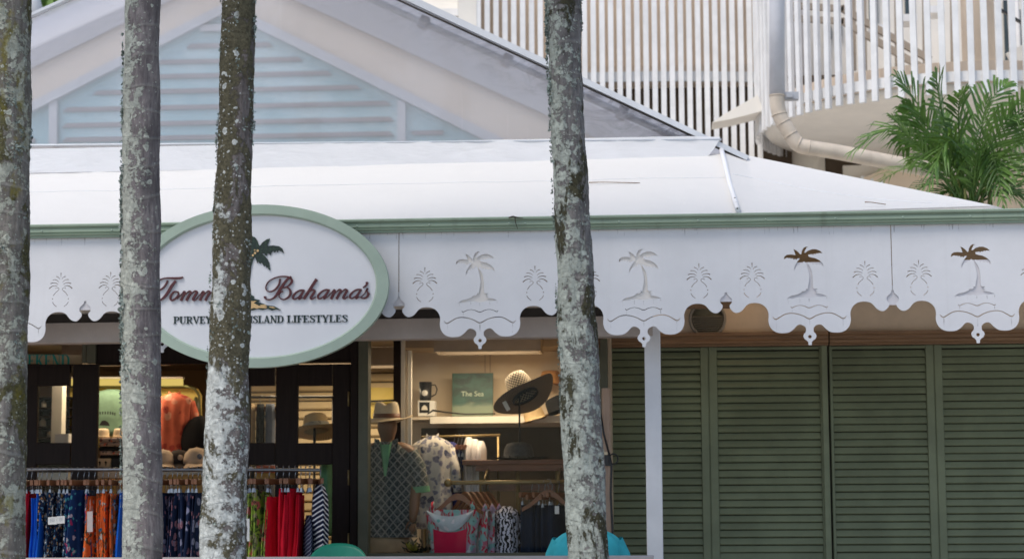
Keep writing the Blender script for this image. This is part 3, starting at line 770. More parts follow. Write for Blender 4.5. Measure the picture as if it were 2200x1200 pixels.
# white edge rails of the gable, roof sheets running back
def rail(pa, pb, w0, w1, name, mat, Y0, Y1):
    b = MB(); A = P(*pa, Y0); B_ = P(*pb, Y0); d = (B_-A).normalized(); nrm = Vector((-d.z, 0, d.x)); nrm = nrm if nrm.z > 0 else -nrm
    vs = []
    for q, w in ((A, w0), (B_, w1)):
        for yy in (Y0, Y1):
            for s_ in (0, 1): vs.append(Vector((q.x, yy, q.z)) + nrm*w*s_)
    b.add(vs, [(0,1,3,2),(4,6,7,5),(0,4,5,1),(2,3,7,6),(1,5,7,3),(0,2,6,4)])
    return b.build(name, mat, shop)
rail((ap[0], ap[1]), (1604, 344), .062, .040, 'edge_rail', M['rail_white'], YP-.06, YP+.02)
rail((ap[0], ap[1]), (-560, 318), .022, .022, 'edge_rail', M['rail_white'], YP-.06, YP+.02)
rail((ap[0]+40, ap[1]+29), (1596, 344), .012, .010, 'drip_edge', M['dark_gap'], YP-.045, YP-.02)
for side_pts in (((ap[0], ap[1]), (1604, 344)), ((ap[0], ap[1]), (-560, 318))):
    A = P(*side_pts[0], YP+.03); B_ = P(*side_pts[1], YP+.03); b = MB()
    for dz in (0, .02): b.add([A+Vector((0,0,dz)), B_+Vector((0,0,dz)), B_+Vector((0,1.4,dz)), A+Vector((0,1.4,dz))], [(0,1,2,3)])
    b.build('roof_sheet', M['roof_translucent'], shop)
# tube and clamps behind the curtain
b = MB(); A = P(560, -110, YP+.13); B_ = P(1500, 318, YP+.13); b.tube([A, B_], .028, 10); tb = b.build('curtain_tube', M['grey_galv'], shop)
for t_ in (.38, .57, .83):
    c_ = A.lerp(B_, t_); q = MB(); q.box(c_-Vector((.035,.05,.05)), c_+Vector((.035,.04,.05)), Matrix.Rotation(R(25), 3, 'Y')); q.build('clamp', M['louvre_grey'], tb)
# wall behind
flat('gable_wall', [(-620, 376), (500, -150), (520, -176), (1640, 372), (1640, 400), (-620, 400)], YW, M['gable_cream'], .1)
gw = M['fabric_under']
def band(p0, p1, p2, p3, Y, name, mat, th=.02): return flat(name, [p0, p1, p2, p3], Y, mat, th)
band((497, -164), (1620, 352), (1400, 350), (497, -62), YW-.05, 'border_band', gw)
band((495, -148), (-620, 372), (-400, 372), (495, -62), YW-.05, 'border_band', gw)
# louvred gable window
flat('gable_pane', [(-95, 312), (483, 20), (1050, 303)], YW-.012, M['gable_glass'], .008)
for (y, x0, x1) in ((97, 405, 580), (130, 340, 645), (161, 268, 708), (193, 205, 770), (228, 140, 835), (262, 138, 842), (293, 138, 842)):
    yy0 = y+ (500-x0)*.010
    b = MB(); zc = PZ(500, y, YW-.03); hh = .0185
    xa, xb = PX(x0, y, YW-.03), PX(x1, y, YW-.03); k = hh*1.9
    b.prism([(xa-k*.5, zc-hh), (xb+k*.5, zc-hh), (xb-k*.5, zc+hh), (xa+k*.5, zc+hh)], YW-.032, YW-.016); b.build('louvre', M['louvre_grey'], shop)
for (xa, xb) in ((885, 952), (-60, 75)):
    b = MB(); zc = PZ(500, 293, YW-.03); b.box((PX(xa, 290, YW-.03), YW-.032, zc-.0185), (PX(xb, 290, YW-.03), YW-.016, zc+.0185)); b.build('louvre', M['louvre_grey'], shop)
def bar(pa, pb, wpx, Y0, th, name='window_bar', mat=None):
    b = MB(); A = P(*pa, Y0); B_ = P(*pb, Y0); d = (B_-A).normalized(); nn = Vector((-d.z, 0, d.x)); w = wpx*S(600, 200, Y0)/2
    b.prism([(q.x, q.z) for q in (A-nn*w, B_-nn*w, B_+nn*w, A+nn*w)], Y0, Y0+th); return b.build(name, mat or M['rail_white'], shop)
bar((482, 15), (1075, 306), 20, YW-.09, .06); bar((482, 17), (-115, 322), 19, YW-.094, .06)
bar((113, 215), (113, 312), 17, YW-.075, .05); bar((862, 215), (862, 304), 17, YW-.075, .05); bar((430, 60), (540, 58), 14, YW-.07, .04)

# ------------------------------------------------------------------ beam, post, verandah ceiling
YBm = 14.78
ZCV = 3.60
bz0, bz1 = PZ(700, 729.5, YBm), PZ(700, 686, YBm)
b = MB(); b.bbox((PX(-900, 700, YBm), YBm, bz0), (PX(1402, 700, YBm), YBm+.14, bz1), .004); b.build('beam', M['beam'], shop)
b = MB(); b.bbox((PX(1384.5, 760, YBm), YBm+.003, FLOOR), (PX(1419, 760, YBm), YBm+.115, PZ(1400, 680, YBm)), .006); b.build('post', M['post_white'], shop)
b = MB(); b.box((PX(-900, 650, YBm), YBm+.03, bz1+.07), (PX(1402, 650, YBm), 16.9, bz1+.10)); b.build('verandah_ceiling', M['soffit_pale'], shop)
b = MB(); b.box((PX(1402, 650, YBm)+.003, 15.34, ZCV), (PX(2600, 650, YS), 16.9, ZCV+.03)); b.build('verandah_ceiling', M['soffit_pale'], shop)
b = MB(); b.box((PX(1590, 600, 15.3), 15.3, ZCV), (PX(2600, 600, 15.3), 15.33, PZ(1745, 470, 15.3))); b.build('roof_void_board', M['ceiling_brown'], shop)
b = MB(); b.box((PX(-900, 600, 15.3), 15.3, bz1+.102), (PX(1588, 600, 15.3), 15.33, PZ(1745, 470, 15.3))); b.build('roof_void_board', M['cornice'], shop)
b = MB(); b.box((PX(-500, 650, YBm), YBm+.02, bz1+.002), (PX(1402, 650, YBm), YBm+.06, bz1+.068)); b.build('gap_shade_strip', M['dark_gap'], shop)  # dark strip that paints the shade of the void above the beam

# ------------------------------------------------------------------ wall and shutters on the right
xw0, xw1 = PX(1286, 700, YS), PX(2700, 700, YS)
zc0, zc1 = PZ(1700, 742.5, YS), PZ(1700, 713, YS)
b = MB(); b.box((xw0, YS+.02, zc1), (xw1, YS+.2, ZCV-.002)); b.build('bulkhead_wall', M['warm_wall'], shop)
ch = zc1 - zc0
for (xa, xb, off) in ((PX(1286,728,YS), PX(1779,728,YS), .045), (PX(1782,728,YS), xw1, .030)):
    b = MB(); pr = [(0,0),(-off-.03,0),(-off-.03,-.22*ch),(-off-.012,-.30*ch),(-off-.012,-.55*ch),(-off-.022,-.62*ch),(-off-.022,-.80*ch),(-off,-.88*ch),(-off,-ch),(0,-ch)]
    n = len(pr); vs = [(x, YS+.02+dy, zc1+dz) for x in (xa, xb) for dy, dz in pr]
    b.add(vs, [tuple(range(n)), tuple(range(2*n-1, n-1, -1))] + [((i+1) % n, i, n+i, n+(i+1) % n) for i in range(n)]); b.build('cornice', M['cornice'], shop)
b = MB(); b.box((xw0, YS+.10, FLOOR), (xw1, YS+.2, zc1)); b.build('shutter_backing', M['dark_gap'], shop)
def shutter(pxa, pxb, dy, sa, sb):
    """one louvred leaf between photo columns; sa, sb = stile widths in px"""
    xa, xb = PX(pxa, 760, YS), PX(pxb, 760, YS); s = S(1800, 760, YS); y0 = YS + dy
    zt_ = zc0 - .003; root = bpy.data.objects.new('shutter', None); C.objects.link(root); root.parent = shop
    root.location = Vector(((xa+xb)/2, y0, FLOOR)) - root_loc(shop); root.empty_display_size = .1
    def loc(b, nm): 
        off = Vector(((xa+xb)/2, y0, FLOOR)); b.v = [p - off for p in b.v]; return b.build(nm, M['shutter'], root, local=True)
    b = MB(); b.bbox((xa+.001, y0, FLOOR), (xa+sa*s, y0+.04, zt_), .004); loc(b, 'stile')
    b = MB(); b.bbox((xb-sb*s, y0, FLOOR), (xb-.001, y0+.04, zt_), .004); loc(b, 'stile')
    b = MB(); b.bbox((xa+sa*s+.0005, y0+.003, zt_-.026), (xb-sb*s-.0005, y0+.038, zt_-.001), .003); loc(b, 'rail')
    b = MB(); b.bbox((xa+sa*s+.0005, y0+.003, FLOOR), (xb-sb*s-.0005, y0+.038, FLOOR+.10), .003); loc(b, 'rail')
    pitch = 16.1*s; w = xb-xa-(sa+sb)*s-.004; me = None; z = zt_-.026; i = 0
    sm_ = MB(); hgt = pitch*1.02; th = .009
    # a tilted blade: top edge back, lower edge forward
    hgt = pitch*.80
    sm_.add([(-w/2, .026, hgt), (w/2, .026, hgt), (w/2, .006, .002), (-w/2, .006, .002), (-w/2, .026+th, hgt-.003), (w/2, .026+th, hgt-.003), (w/2, .006+th, -.006), (-w/2, .006+th, -.006)],
            [(0,1,2,3),(7,6,5,4),(0,4,5,1),(3,2,6,7),(1,5,6,2),(0,3,7,4)])
    me = sm_.mesh('slat', M['shutter'])
    cxl = (xa+sa*s+xb-sb*s)/2 - (xa+xb)/2
    while z - pitch > FLOOR+.10:
        z -= pitch; link_mesh('slat', me, root, (cxl + random.uniform(-.0005,.0005), random.uniform(-.001,.001), z - FLOOR + random.uniform(-.0008,.0008)), (random.uniform(-.012,.012), 0, random.uniform(-.0015,.0015)))
    return root
random.seed(5)
shutter(1284, 1521, .000, 18, 17); shutter(1522, 1775, .000, 18, 15); shutter(1781, 2006, .018, 7, 17); shutter(2007, 2246, .018, 17, 16); shutter(2247, 2470, .018, 16, 16); shutter(2471, 2696, .018, 16, 16)
b = MB(); b.bbox((PX(1764,760,YS-.03), YS-.03, FLOOR), (PX(1777,760,YS-.03), YS-.002, zc0-.004), .004); b.build('cover_strip', M['shutter'], shop)
for px in (1521.5, 2006.5):
    b = MB(); b.box((PX(px-2.5, 760, YS), YS+(.012 if px < 1700 else .03), FLOOR), (PX(px+2.5, 760, YS), YS+.05, zc0-.005)); b.build('joint_strip', M['shutter'], shop)

# small warm downlight whose glow shows on the bulkhead
dl = thing('verandah_downlight', 'small warm downlight under the verandah ceiling glowing on the wall beside the white post', 'downlight', (PX(1590, 640, 16.1), 16.1, ZCV-.06))
b = MB(); b.lathe([(.06, 0), (.065, .05), (.03, .05), (.028, .012), (0, .012)], (0, 0, 0), 20); b.build('housing', M['in_white'], dl, local=True)
Ld = bpy.data.lights.new('downlight_lamp', 'SPOT'); Ld.energy = .9; Ld.spot_size = R(165); Ld.spot_blend = .9; Ld.shadow_soft_size = .05; Ld.color = (1.0, .66, .34)
od = bpy.data.objects.new('downlight_lamp', Ld); C.objects.link(od); od.parent = dl; od.location = (0, 0, -.01); od.rotation_euler = (R(35), 0, 0)
# round louvred vent on the bulkhead
vc = P(1520, 686, YS+.018); r_ = 40*S(1520, 686, YS)
vent = bpy.data.objects.new('round_vent', None); C.objects.link(vent); vent.parent = shop; vent.location = vc - root_loc(shop); vent.empty_display_size = .1
RX = Matrix.Rotation(R(90), 3, 'X')
b = MB(); b.lathe([(r_*.86,0),(r_*.86,.05),(r_,.05),(r_*1.0,0),(r_*.86,0)], (0,0,0), 40, rot=RX); b.build('vent_ring', M['olive_post'] if False else paint('vent_grey', (.27,.24,.19), .6), vent, local=True)
b = MB(); b.lathe([(r_*.86,0),(r_*.85,.003),(0,.004)], (0,-.002,0), 32, rot=RX); b.build('vent_back', paint('vent_back', (.17,.165,.12), .7), vent, local=True)
vm = paint('vent_slat', (.26,.24,.19), .6)
for k in range(9):
    zz = .02*r_/.15 - k*r_*.115; hw = math.sqrt(max(.01*r_*r_, (r_*.85)**2 - zz**2))
    b = MB(); b.add([(-hw, -.045, zz-.006), (hw, -.045, zz-.006), (hw, -.02, zz+.010), (-hw, -.02, zz+.010), (-hw, -.041, zz-.009), (hw, -.041, zz-.009), (hw, -.016, zz+.007), (-hw, -.016, zz+.007)], [(0,1,2,3),(7,6,5,4),(0,4,5,1),(3,2,6,7),(1,5,6,2),(0,3,7,4)]); b.build('slat', vm, vent, local=True)
b = MB(); b.box((-r_*.72, -.03, -r_*1.08), (-r_*.45, .0, -r_*.75)); b.build('bracket', M['black_plastic'], vent, local=True)
# ------------------------------------------------------------------ dark timber door screen (left) and shop window (right)
def fbox(name, px0, px1, py0, py1, Y0, Y1, mat, parent=shop, e=.004, zlo=None):
    x0, x1 = PX(px0, (py0+py1)/2, Y0), PX(px1, (py0+py1)/2, Y0)
    z1 = PZ((px0+px1)/2, py0, Y0); z0 = zlo if zlo is not None else PZ((px0+px1)/2, py1, Y0)
    b = MB(); b.bbox((x0, Y0, z0), (x1, Y1, z1), e); return b.build(name, mat, parent)
def pane(name, px0, px1, py0, py1, Y, parent, mat=None):
    x0, x1 = PX(px0, (py0+py1)/2, Y), PX(px1, (py0+py1)/2, Y); z1, z0 = PZ(px0, py0, Y), PZ(px0, py1, Y)
    b = MB(); b.box((x0, Y, z0), (x1, Y+.006, z1)); return b.build(name, mat or M['glass'], parent)
DW = M['dark_wood']
def part_empty(name, loc):
    o = bpy.data.objects.new(name, None); C.objects.link(o); o.parent = shop; o.location = Vector(loc) - root_loc(shop); o.empty_display_size = .1; return o
# door head and transoms
fbox('door_head', -60, 768, 779.5, 781.3, YG-.02, YG+.09, DW); fbox('door_head', 206, 766, 727, 779, YG+.01, YG+.07, DW)
fbox('transom_post', 186, 206, 727, 779, YG-.01, YG+.08, M['olive_post']); fbox('transom_post', 176, 185.6, 727, 779, YG, YG+.07, M['olive_post'])
pane('transom_pane', -60, 176, 727, 779, YG+.03, shop)
fbox('door_frame', 752, 768, 727, 1400, YG-.03, YG+.09, DW, zlo=FLOOR); fbox('door_frame', 440, 450, 781.5, 1400, YG, YG+.08, DW, zlo=FLOOR)
fbox('window_post', 768.6, 790, 727, 1400, YG-.06, YG+.10, M['olive_post'], zlo=FLOOR); fbox('window_post', 1292, 1308, 727, 1400, YG-.06, YG+.10, M['olive_post'], zlo=FLOOR)
# left door leaf and right door leaf, each with four panes
def door(px0, px1, panes_x, Y, hinge):
    d = part_empty('door', (PX((px0+px1)/2, 900, Y), Y, FLOOR))
    xs = [px0] + [q for p in panes_x for q in p] + [px1]
    for i in range(0, len(xs), 2): fbox('stile', xs[i], xs[i+1], 781.5, 1400, Y, Y+.05, DW, d, zlo=FLOOR)
    for (a, b_) in panes_x:
        fbox('rail', a+.1, b_-.1, 782, 828, Y+.003, Y+.047, DW, d); fbox('rail', a+.1, b_-.1, 950.5, 997, Y+.003, Y+.047, DW, d)
        pane('pane', a, b_, 828, 950.5, Y+.02, d); pane('pane', a, b_, 997, 1230, Y+.02, d)
        fbox('rail', a+.1, b_-.1, 1230.5, 1400, Y+.003, Y+.047, DW, d, zlo=FLOOR)
    for py in (836, 1005, 1140):
        b = MB(); p_ = P(hinge, py+20, Y-.006); b.tube([p_-Vector((0,0,.06)), p_+Vector((0,0,.06))], .008, 8); b.build('hinge', M['brass'], d)
    return d
b = MB(); b.box((PX(-900, 900, YG), YG, FLOOR), (PX(-91, 900, YG), YG+.12, bz1+.06)); b.build('front_wall', M['warm_wall'], shop)
door(-90, 205, [(-58, 32), (75, 150)], YG+.02, -88)
door(450.5, 751, [(470, 520), (535, 590), (638, 713)], YG+.02, 749)
# shop window glass and its sill
pane('window_pane', 790.5, 1291.5, 729, 1186, YG+.02, shop)
fbox('window_sill', 790.5, 1291.5, 1186.5, 1215, YG-.04, YG+.12, M['olive_post'])
fbox('window_apron', 790.5, 1291.5, 1215.5, 1400, YG, YG+.08, M['olive_post'], zlo=FLOOR)

# ------------------------------------------------------------------ shop interior shell
IX0, IX1 = PX(-420, 900, 20), PX(1300, 900, YS)
ICE = FLOOR + 2.62
b = MB(); b.box((IX0, YG+.12, FLOOR+.002), (IX1, 20.6, FLOOR+.012)); b.build('shop_floor', M['deck'], shop)
b = MB(); b.box((IX0, YG+.12, ICE), (IX1, 20.6, ICE+.05)); b.build('shop_ceiling', M['in_ceiling'], shop)
b = MB(); b.box((IX0, 20.5, FLOOR+.013), (IX1, 20.6, ICE-.002)); b.build('back_wall', M['in_wall'], shop)
b = MB(); b.box((IX0-.1, YG+.1, FLOOR+.013), (IX0-.001, 20.6, ICE+.05)); b.build('side_wall', M['in_wall'], shop)
b = MB(); b.box((IX1+.001, YG+.1, FLOOR), (IX1+.06, 20.6, ICE+.05)); b.build('side_wall', M['in_wall'], shop)
# ceiling light fittings of the lit shop
def ceiling_light(x, y, power, where, size=.9):
    t = thing('ceiling_light', where, 'ceiling light', (x, y, ICE-.06), group='ceiling light panels inside the shop')
    b = MB(); b.box((-size/2, -.17, -.11), (size/2, -.155, .058)); b.box((-size/2, .155, -.11), (size/2, .17, .058)); b.box((-size/2, -.1545, -.11), (-size/2+.015, .1545, .058)); b.box((size/2-.015, -.1545, -.11), (size/2, .1545, .058)); b.build('housing', M['in_ceiling'], t, local=True)
    b = MB(); b.box((-size/2+.03, -.13, .030), (size/2-.03, .13, .050)); b.build('diffuser', emit('warm_diffuser', (1.0, .80, .55), 2.0), t, local=True)
    L = bpy.data.lights.new('panel_lamp', 'AREA'); L.shape = 'RECTANGLE'; L.size = size; L.size_y = .3; L.energy = power; L.color = (1.0, .78, .52)
    o = bpy.data.objects.new('panel_lamp', L); C.objects.link(o); o.parent = t; o.location = (0, 0, -.115)
for (px, yy, pw, wh) in ((250, 17.6, 7.5, 'warm ceiling light panel inside the shop over the hanging tees'), (660, 17.8, 10.5, 'warm ceiling light panel inside the shop behind the dark doors'), (1050, 16.85, 11, 'warm ceiling light panel inside the shop over the window display'), (830, 18.2, 3.5, 'warm ceiling light panel inside the shop over the plank wall')):
    ceiling_light(PX(px, 760, yy), yy, pw, wh)

# ------------------------------------------------------------------ oval sign
YSg = 14.27
EX = -31
sg = thing('oval_sign', 'oval white shop sign with sage green rim, palm and dark red script lettering', 'sign', P(587, 788, YSg))
sS = S(587, 614, YSg); C0 = P(587, 614, YSg); TILT = .0105
def SX(px, py): return (C0.x + (px-587)*sS, C0.z + (614-py - TILT*(px-587))*sS)
def ell(a, b_, n=96): return [(C0.x + EX*sS + a*sS*math.cos(2*math.pi*i/n), C0.z + b_*sS*math.sin(2*math.pi*i/n)) for i in range(n)]
b = MB(); b.prism(ell(270, 166), YSg-.002, YSg+.03); b.build('sign_board', M['sign_white'], sg)
# rim: rectangular section with eased edges
b = MB(); n = 128; sec = [(0,.030),(0,-.022),(.012,-.030),(.86,-.030),(1,-.018),(1,.030)]
vs = []
for i in range(n):
    a = 2*math.pi*i/n
    for (t_, dy) in sec:
        ra, rb = lerp(279, 251.5, t_), lerp(174, 151.5, t_)
        vs.append((C0.x + EX*sS + ra*sS*math.cos(a), YSg+dy, C0.z + rb*sS*math.sin(a)))
m_ = len(sec); b.add(vs, [(i*m_+k, i*m_+(k+1) % m_, ((i+1) % n)*m_+(k+1) % m_, ((i+1) % n)*m_+k) for i in range(n) for k in range(m_)])
b.build('sign_rim', M['sage'], sg)
# raised script lettering, drawn stroke by stroke
ZB = lambda x, y: SX(560 + x/8.8, 580 + y/8.8)
ZT = lambda x, y: SX(330 + x/8.8, 580 + y/8.8)
A_B = [(835,385,24),(760,383,28),(685,420,30),(628,480,38),(620,535,34),(668,545,24),(740,490,16),(805,415,16)]
A_S = [(825,385,32),(785,450,40),(738,520,38),(738,552,26),(795,515,14)]
def sh(st, dx, dy): return [(x+dx, y+dy, w) for x, y, w in st]
M_S = [[(1262,520,10),(1350,420,14),(1388,376,22),(1405,402,40),(1372,470,44),(1332,552,44)],[(1352,505,10),(1440,410,14),(1490,372,24),(1520,398,40),(1482,465,44),(1436,552,44)],[(1456,500,10),(1550,405,14),(1600,370,26),(1636,392,40),(1605,450,42),(1563,520,38),(1588,547,26),(1655,500,12)]]
LET = {
 'B': [[(372,170,28),(348,280,32),(270,375,28),(180,408,20),(115,375,18),(106,300,18),(165,208,16),(290,143,18),(420,122,20),(540,138,28),(592,190,40),(585,240,42),(540,290,28),(480,325,18),(430,338,20)],
       [(430,338,18),(500,330,22),(555,370,36),(572,440,42),(535,510,32),(460,553,22),(400,548,20),(360,505,18),(360,455,18),(390,415,22),(430,403,22)],
       [(582,125,22),(512,175,38),(432,280,46),(362,390,50),(292,490,38),(224,545,26),(150,560,22),(95,532,30),(88,495,46)]],
 'a1': [A_B, A_S], 'h': [[(1062,176,52),(990,285,50),(900,425,50),(820,550,48)],[(850,510,10),(930,412,18),(990,375,26),(1026,397,38),(1000,450,42),(952,520,38),(972,550,28),(1045,508,14)]],
 'a2': [sh(A_B, 470, -6), sh(A_S, 470, -6)], 'm': M_S, 'a3': [sh(A_B, 1072, -10), sh(A_S, 1072, -10)],
 'apostrophe': [[(2006,232,48),(2002,280,36),(1970,315,26),(1932,340,20)]],
 's': [[(1880,525,12),(1960,450,14),(2016,352,28),(2010,400,24),(2030,450,36),(2020,500,38),(1962,537,30),(1898,530,24)],[(2015,495,14),(2063,448,18)]]}
yo = -.016
for nm, sts in LET.items():
    b = MB()
    for j, st in enumerate(sts): ribbon(b, st, YSg+yo-.0015*j, YSg-.0025, 5, True, ZB)
    b.build('letter', M['maroon'], sg)
LT = {
 'T': [[(62,265,18),(90,205,18),(150,162,20),(260,145,24),(400,150,38),(500,146,36),(556,130,20)],[(262,190,28),(235,260,32),(170,340,28),(90,375,20),(40,350,18),(48,275,16),(85,208,16)],[(418,198,38),(340,300,50),(270,420,50),(200,510,40),(130,560,26),(60,575,20),(25,548,34)]],
 'o': [[(468,410,24),(395,403,28),(335,468,34),(318,530,36),(352,567,28),(418,530,30),(470,462,30),(462,405,26)],[(455,470,14),(500,485,12),(540,440,10)]],
 'm': [sh(s_, -812, 22) for s_ in M_S], 'm2': [sh(s_, -452, 20) for s_ in M_S],
 'y': [[(1200,500,10),(1240,410,30),(1222,510,38),(1262,552,24),(1350,430,30)],[(1352,420,38),(1322,520,42),(1240,640,32),(1160,690,18),(1130,655,14),(1240,575,10),(1340,505,10)]]}
for nm, sts in LT.items():
    b = MB()
    for j, st in enumerate(sts): ribbon(b, st, YSg+yo-.0015*j, YSg-.0025, 5, True, ZT)
    b.build('letter', M['maroon'], sg)
# serif capitals
def glyph(ch):
    V, T_, sf = .19, .07, .055
    def st(x, w=V, top=True, bot=True, serif=.11):
        o = [[(x, 0, w), (x, 1, w)]]
        if bot: o.append([(x-w/2-serif, sf/2, sf), (x+w/2+serif, sf/2, sf)])
        if top: o.append([(x-w/2-serif, 1-sf/2, sf), (x+w/2+serif, 1-sf/2, sf)])
        return o
    def ser(x, y, h=.14): return [[(x-h, y, sf), (x+h, y, sf)]]
    s_, cur = [], []
    if ch == 'I': return st(.2), [], .40
    if ch == 'L': return st(.2) + [[(.2, sf/2, sf), (.62, sf/2, sf)], [(.60, 0, .05), (.60, .28, .05)]], [], .68
    if ch == 'F': return st(.2) + [[(.2, 1-sf/2, sf), (.6, 1-sf/2, sf)], [(.58, 1, .05), (.58, .74, .05)], [(.2, .5, sf), (.45, .5, sf)], [(.45, .62, .05), (.45, .38, .05)]], [], .64
    if ch == 'E': return st(.2) + [[(.2, 1-sf/2, sf), (.62, 1-sf/2, sf)], [(.60, 1, .05), (.60, .76, .05)], [(.2, .52, sf), (.46, .52, sf)], [(.46, .64, .05), (.46, .40, .05)], [(.2, sf/2, sf), (.64, sf/2, sf)], [(.62, 0, .05), (.62, .27, .05)]], [], .70
    if ch == 'T': return st(.36, top=False) + [[(.03, 1-sf/2, sf), (.69, 1-sf/2, sf)], [(.055, 1, .05), (.055, .74, .05)], [(.665, 1, .05), (.665, .74, .05)]], [], .72
    if ch == 'P': return st(.2), [[(.2, .97, .06), (.45, .96, .07), (.62, .86, .15), (.64, .72, .19), (.60, .57, .15), (.45, .47, .07), (.2, .46, .06)]], .72
    if ch == 'R': return st(.2) + [[(.40, .48, .12), (.66, .06, .19)], [(.60, sf/2, sf), (.82, sf/2, sf)]], [[(.2, .97, .06), (.45, .96, .07), (.60, .87, .15), (.62, .73, .19), (.58, .59, .15), (.45, .50, .07), (.2, .49, .06)]], .80
    if ch == 'U': return [[(.2, .35, V), (.2, 1, V)], [(.66, .35, .06), (.66, 1, .06)]] + ser(.2, 1-sf/2, .19) + ser(.66, 1-sf/2, .13), [[(.2, .4, V), (.22, .18, .17), (.36, .04, .10), (.52, .05, .06), (.63, .17, .06), (.66, .4, .06)]], .82
    if ch == 'V': return [[(.13, 1, .20), (.41, 0, .10)], [(.67, 1, .06), (.42, 0, .08)]] + ser(.14, 1-sf/2, .15) + ser(.66, 1-sf/2, .13), [], .80
    if ch == 'Y': return [[(.13, 1, .19), (.38, .45, .17)], [(.64, 1, .06), (.40, .45, .06)], [(.38, 0, V), (.38, .48, V)]] + ser(.14, 1-sf/2, .15) + ser(.63, 1-sf/2, .13) + ser(.38, sf/2, .19), [], .76
    if ch == 'A': return [[(.13, 0, .06), (.38, 1, .08)], [(.66, 0, .20), (.40, 1, .12)], [(.2, .30, .06), (.58, .30, .06)]] + ser(.12, sf/2, .13) + ser(.66, sf/2, .16), [], .80
    if ch == 'N': return [[(.18, 0, .06), (.18, 1, .06)], [(.72, 0, .06), (.72, 1, .06)], [(.16, 1, .19), (.70, 0, .17)]] + ser(.18, sf/2, .13) + ser(.70, 1-sf/2, .13) + ser(.14, 1-sf/2, .12), [], .86
    if ch == 'D': return st(.2), [[(.2, .97, .06), (.44, .96, .07), (.66, .82, .15), (.72, .5, .20), (.66, .18, .15), (.44, .04, .07), (.2, .03, .06)]], .84
    if ch == 'K': return st(.2) + [[(.66, 1, .06), (.28, .45, .07)], [(.38, .58, .16), (.70, 0, .20)]] + ser(.66, 1-sf/2, .13) + ser(.70, sf/2, .14), [], .84
    if ch == 'W': return [[(.11, 1, .19), (.32, 0, .10)], [(.54, 1, .06), (.34, 0, .07)], [(.52, 1, .19), (.74, 0, .10)], [(.95, 1, .06), (.76, 0, .07)]] + ser(.12, 1-sf/2, .14) + ser(.94, 1-sf/2, .12) + ser(.54, 1-sf/2, .12), [], 1.08
    if ch == 'O': return [], [[(.42, .98, .06), (.22, .85, .14), (.12, .5, .20), (.22, .15, .14), (.42, .02, .06), (.62, .15, .14), (.72, .5, .20), (.62, .85, .14), (.42, .98, .06)]], .84
    if ch == 'S': return [[(.57, .98, .04), (.57, .70, .04)], [(.10, .02, .04), (.10, .32, .04)]], [[(.57, .74, .04), (.47, .93, .07), (.33, .97, .07), (.17, .88, .13), (.15, .72, .15), (.30, .57, .18), (.47, .44, .18), (.57, .28, .15), (.50, .09, .11), (.34, .03, .06), (.19, .08, .06), (.10, .30, .04)]], .66
    return [], [], .4
def word(txt, px0, px1, base_px, cap_px, y0, y1, mat, parent, conv=SX, name='letter'):
    gl = [glyph(c_) for c_ in txt]; tot = sum(g_[2] for g_ in gl); kx = (px1-px0)/tot; x = px0
    for (straight, curved, w) in gl:
        b = MB(); cv = lambda u, v, x=x: conv(x + u*kx, base_px - v*cap_px)
        for j, st in enumerate(straight): ribbon(b, [(u, v, w_) for u, v, w_ in st], y0-.0006*(j % 3), y1, 1, False, cv)
        for st in curved: ribbon(b, st, y0-.0004, y1, 4, True, cv)
        b.build(name, mat, parent); x += w*kx
base = 694.3
# baseline follows the sign's own tilt (SX removes it), so one constant per line
def SXb(px, py): return SX(px, py - .0078*(px-373) )
word('PURVEYORS', 373, 497, base, 15.4, YSg-.0075, YSg-.0025, M['ink_green'], sg, SXb)
word('OF', 504, 528, base, 15.4, YSg-.0075, YSg-.0025, M['ink_green'], sg, SXb)
word('ISLAND', 537, 610.5, base, 15.4, YSg-.0075, YSg-.0025, M['ink_green'], sg, SXb)
word('LIFESTYLES', 617, 747.5, base, 15.4, YSg-.0075, YSg-.0025, M['ink_green'], sg, SXb)
# palm emblem, in relief (traced right half; the left half is hidden by a trunk)
E = lambda x, y: SX(520 + x/6.316, 490 + y/6.316)
def emb(pts, y0, y1, mat, smooth=2):
    q = [E(*p) for p in pts]; q = q[::-1] if poly_area(q) < 0 else q
    return filled('palm_emblem', q, [], (y0+y1)/2, abs(y1-y0), mat, sg)
PI_ = M['palm_ink']
emb([(100,330),(120,105),(170,125),(205,170),(222,225),(240,240),(275,195),(330,155),(372,142),(362,195),(345,225),(350,245),(420,236),(500,248),(545,280),(568,342),(540,325),(520,315),(495,300),(480,335),(465,305),(440,335),(420,310),(400,335),(380,370),(360,345),(345,335),(335,378),(310,370),(300,345),(265,345),(300,372),(345,420),(370,470),(385,578),(360,560),(350,530),(335,540),(320,505),(300,520),(275,480),(262,470),(245,485),(220,455),(205,475),(190,430),(175,395),(150,430),(125,520),(112,620),(95,760),(108,850),(130,905),(165,920),(165,955),(250,975),(225,1000),(300,1025),(345,1045),(440,1055),(480,1075),(537,1112),(470,1100),(410,1115),(350,1090),(280,1108),(215,1092),(150,1112),(95,1108),(60,1040),(40,850),(60,600),(80,430)], YSg-.010, YSg-.003, PI_)
emb([(100,330),(-5,270),(-60,225),(-130,205),(-210,215),(-290,262),(-320,330),(-270,310),(-250,330),(-220,300),(-190,330),(-150,300),(-120,330),(-80,300),(-40,320),(-10,310),(-60,350),(-110,420),(-130,520),(-90,490),(-60,500),(-30,460),(0,470),(30,430),(60,440),(85,400)], YSg-.0095, YSg-.003, PI_)
emb([(95,1085),(100,1000),(130,985),(155,990),(205,985),(165,1015),(235,1050),(350,1070),(330,1085),(240,1080),(205,1090),(170,1078),(130,1095),(95,1100)], YSg-.013, YSg-.0105, M['tan_ink'])
emb([(250,1040),(320,1035),(345,1058),(300,1060),(262,1052)], YSg-.013, YSg-.0105, M['tan_ink'])
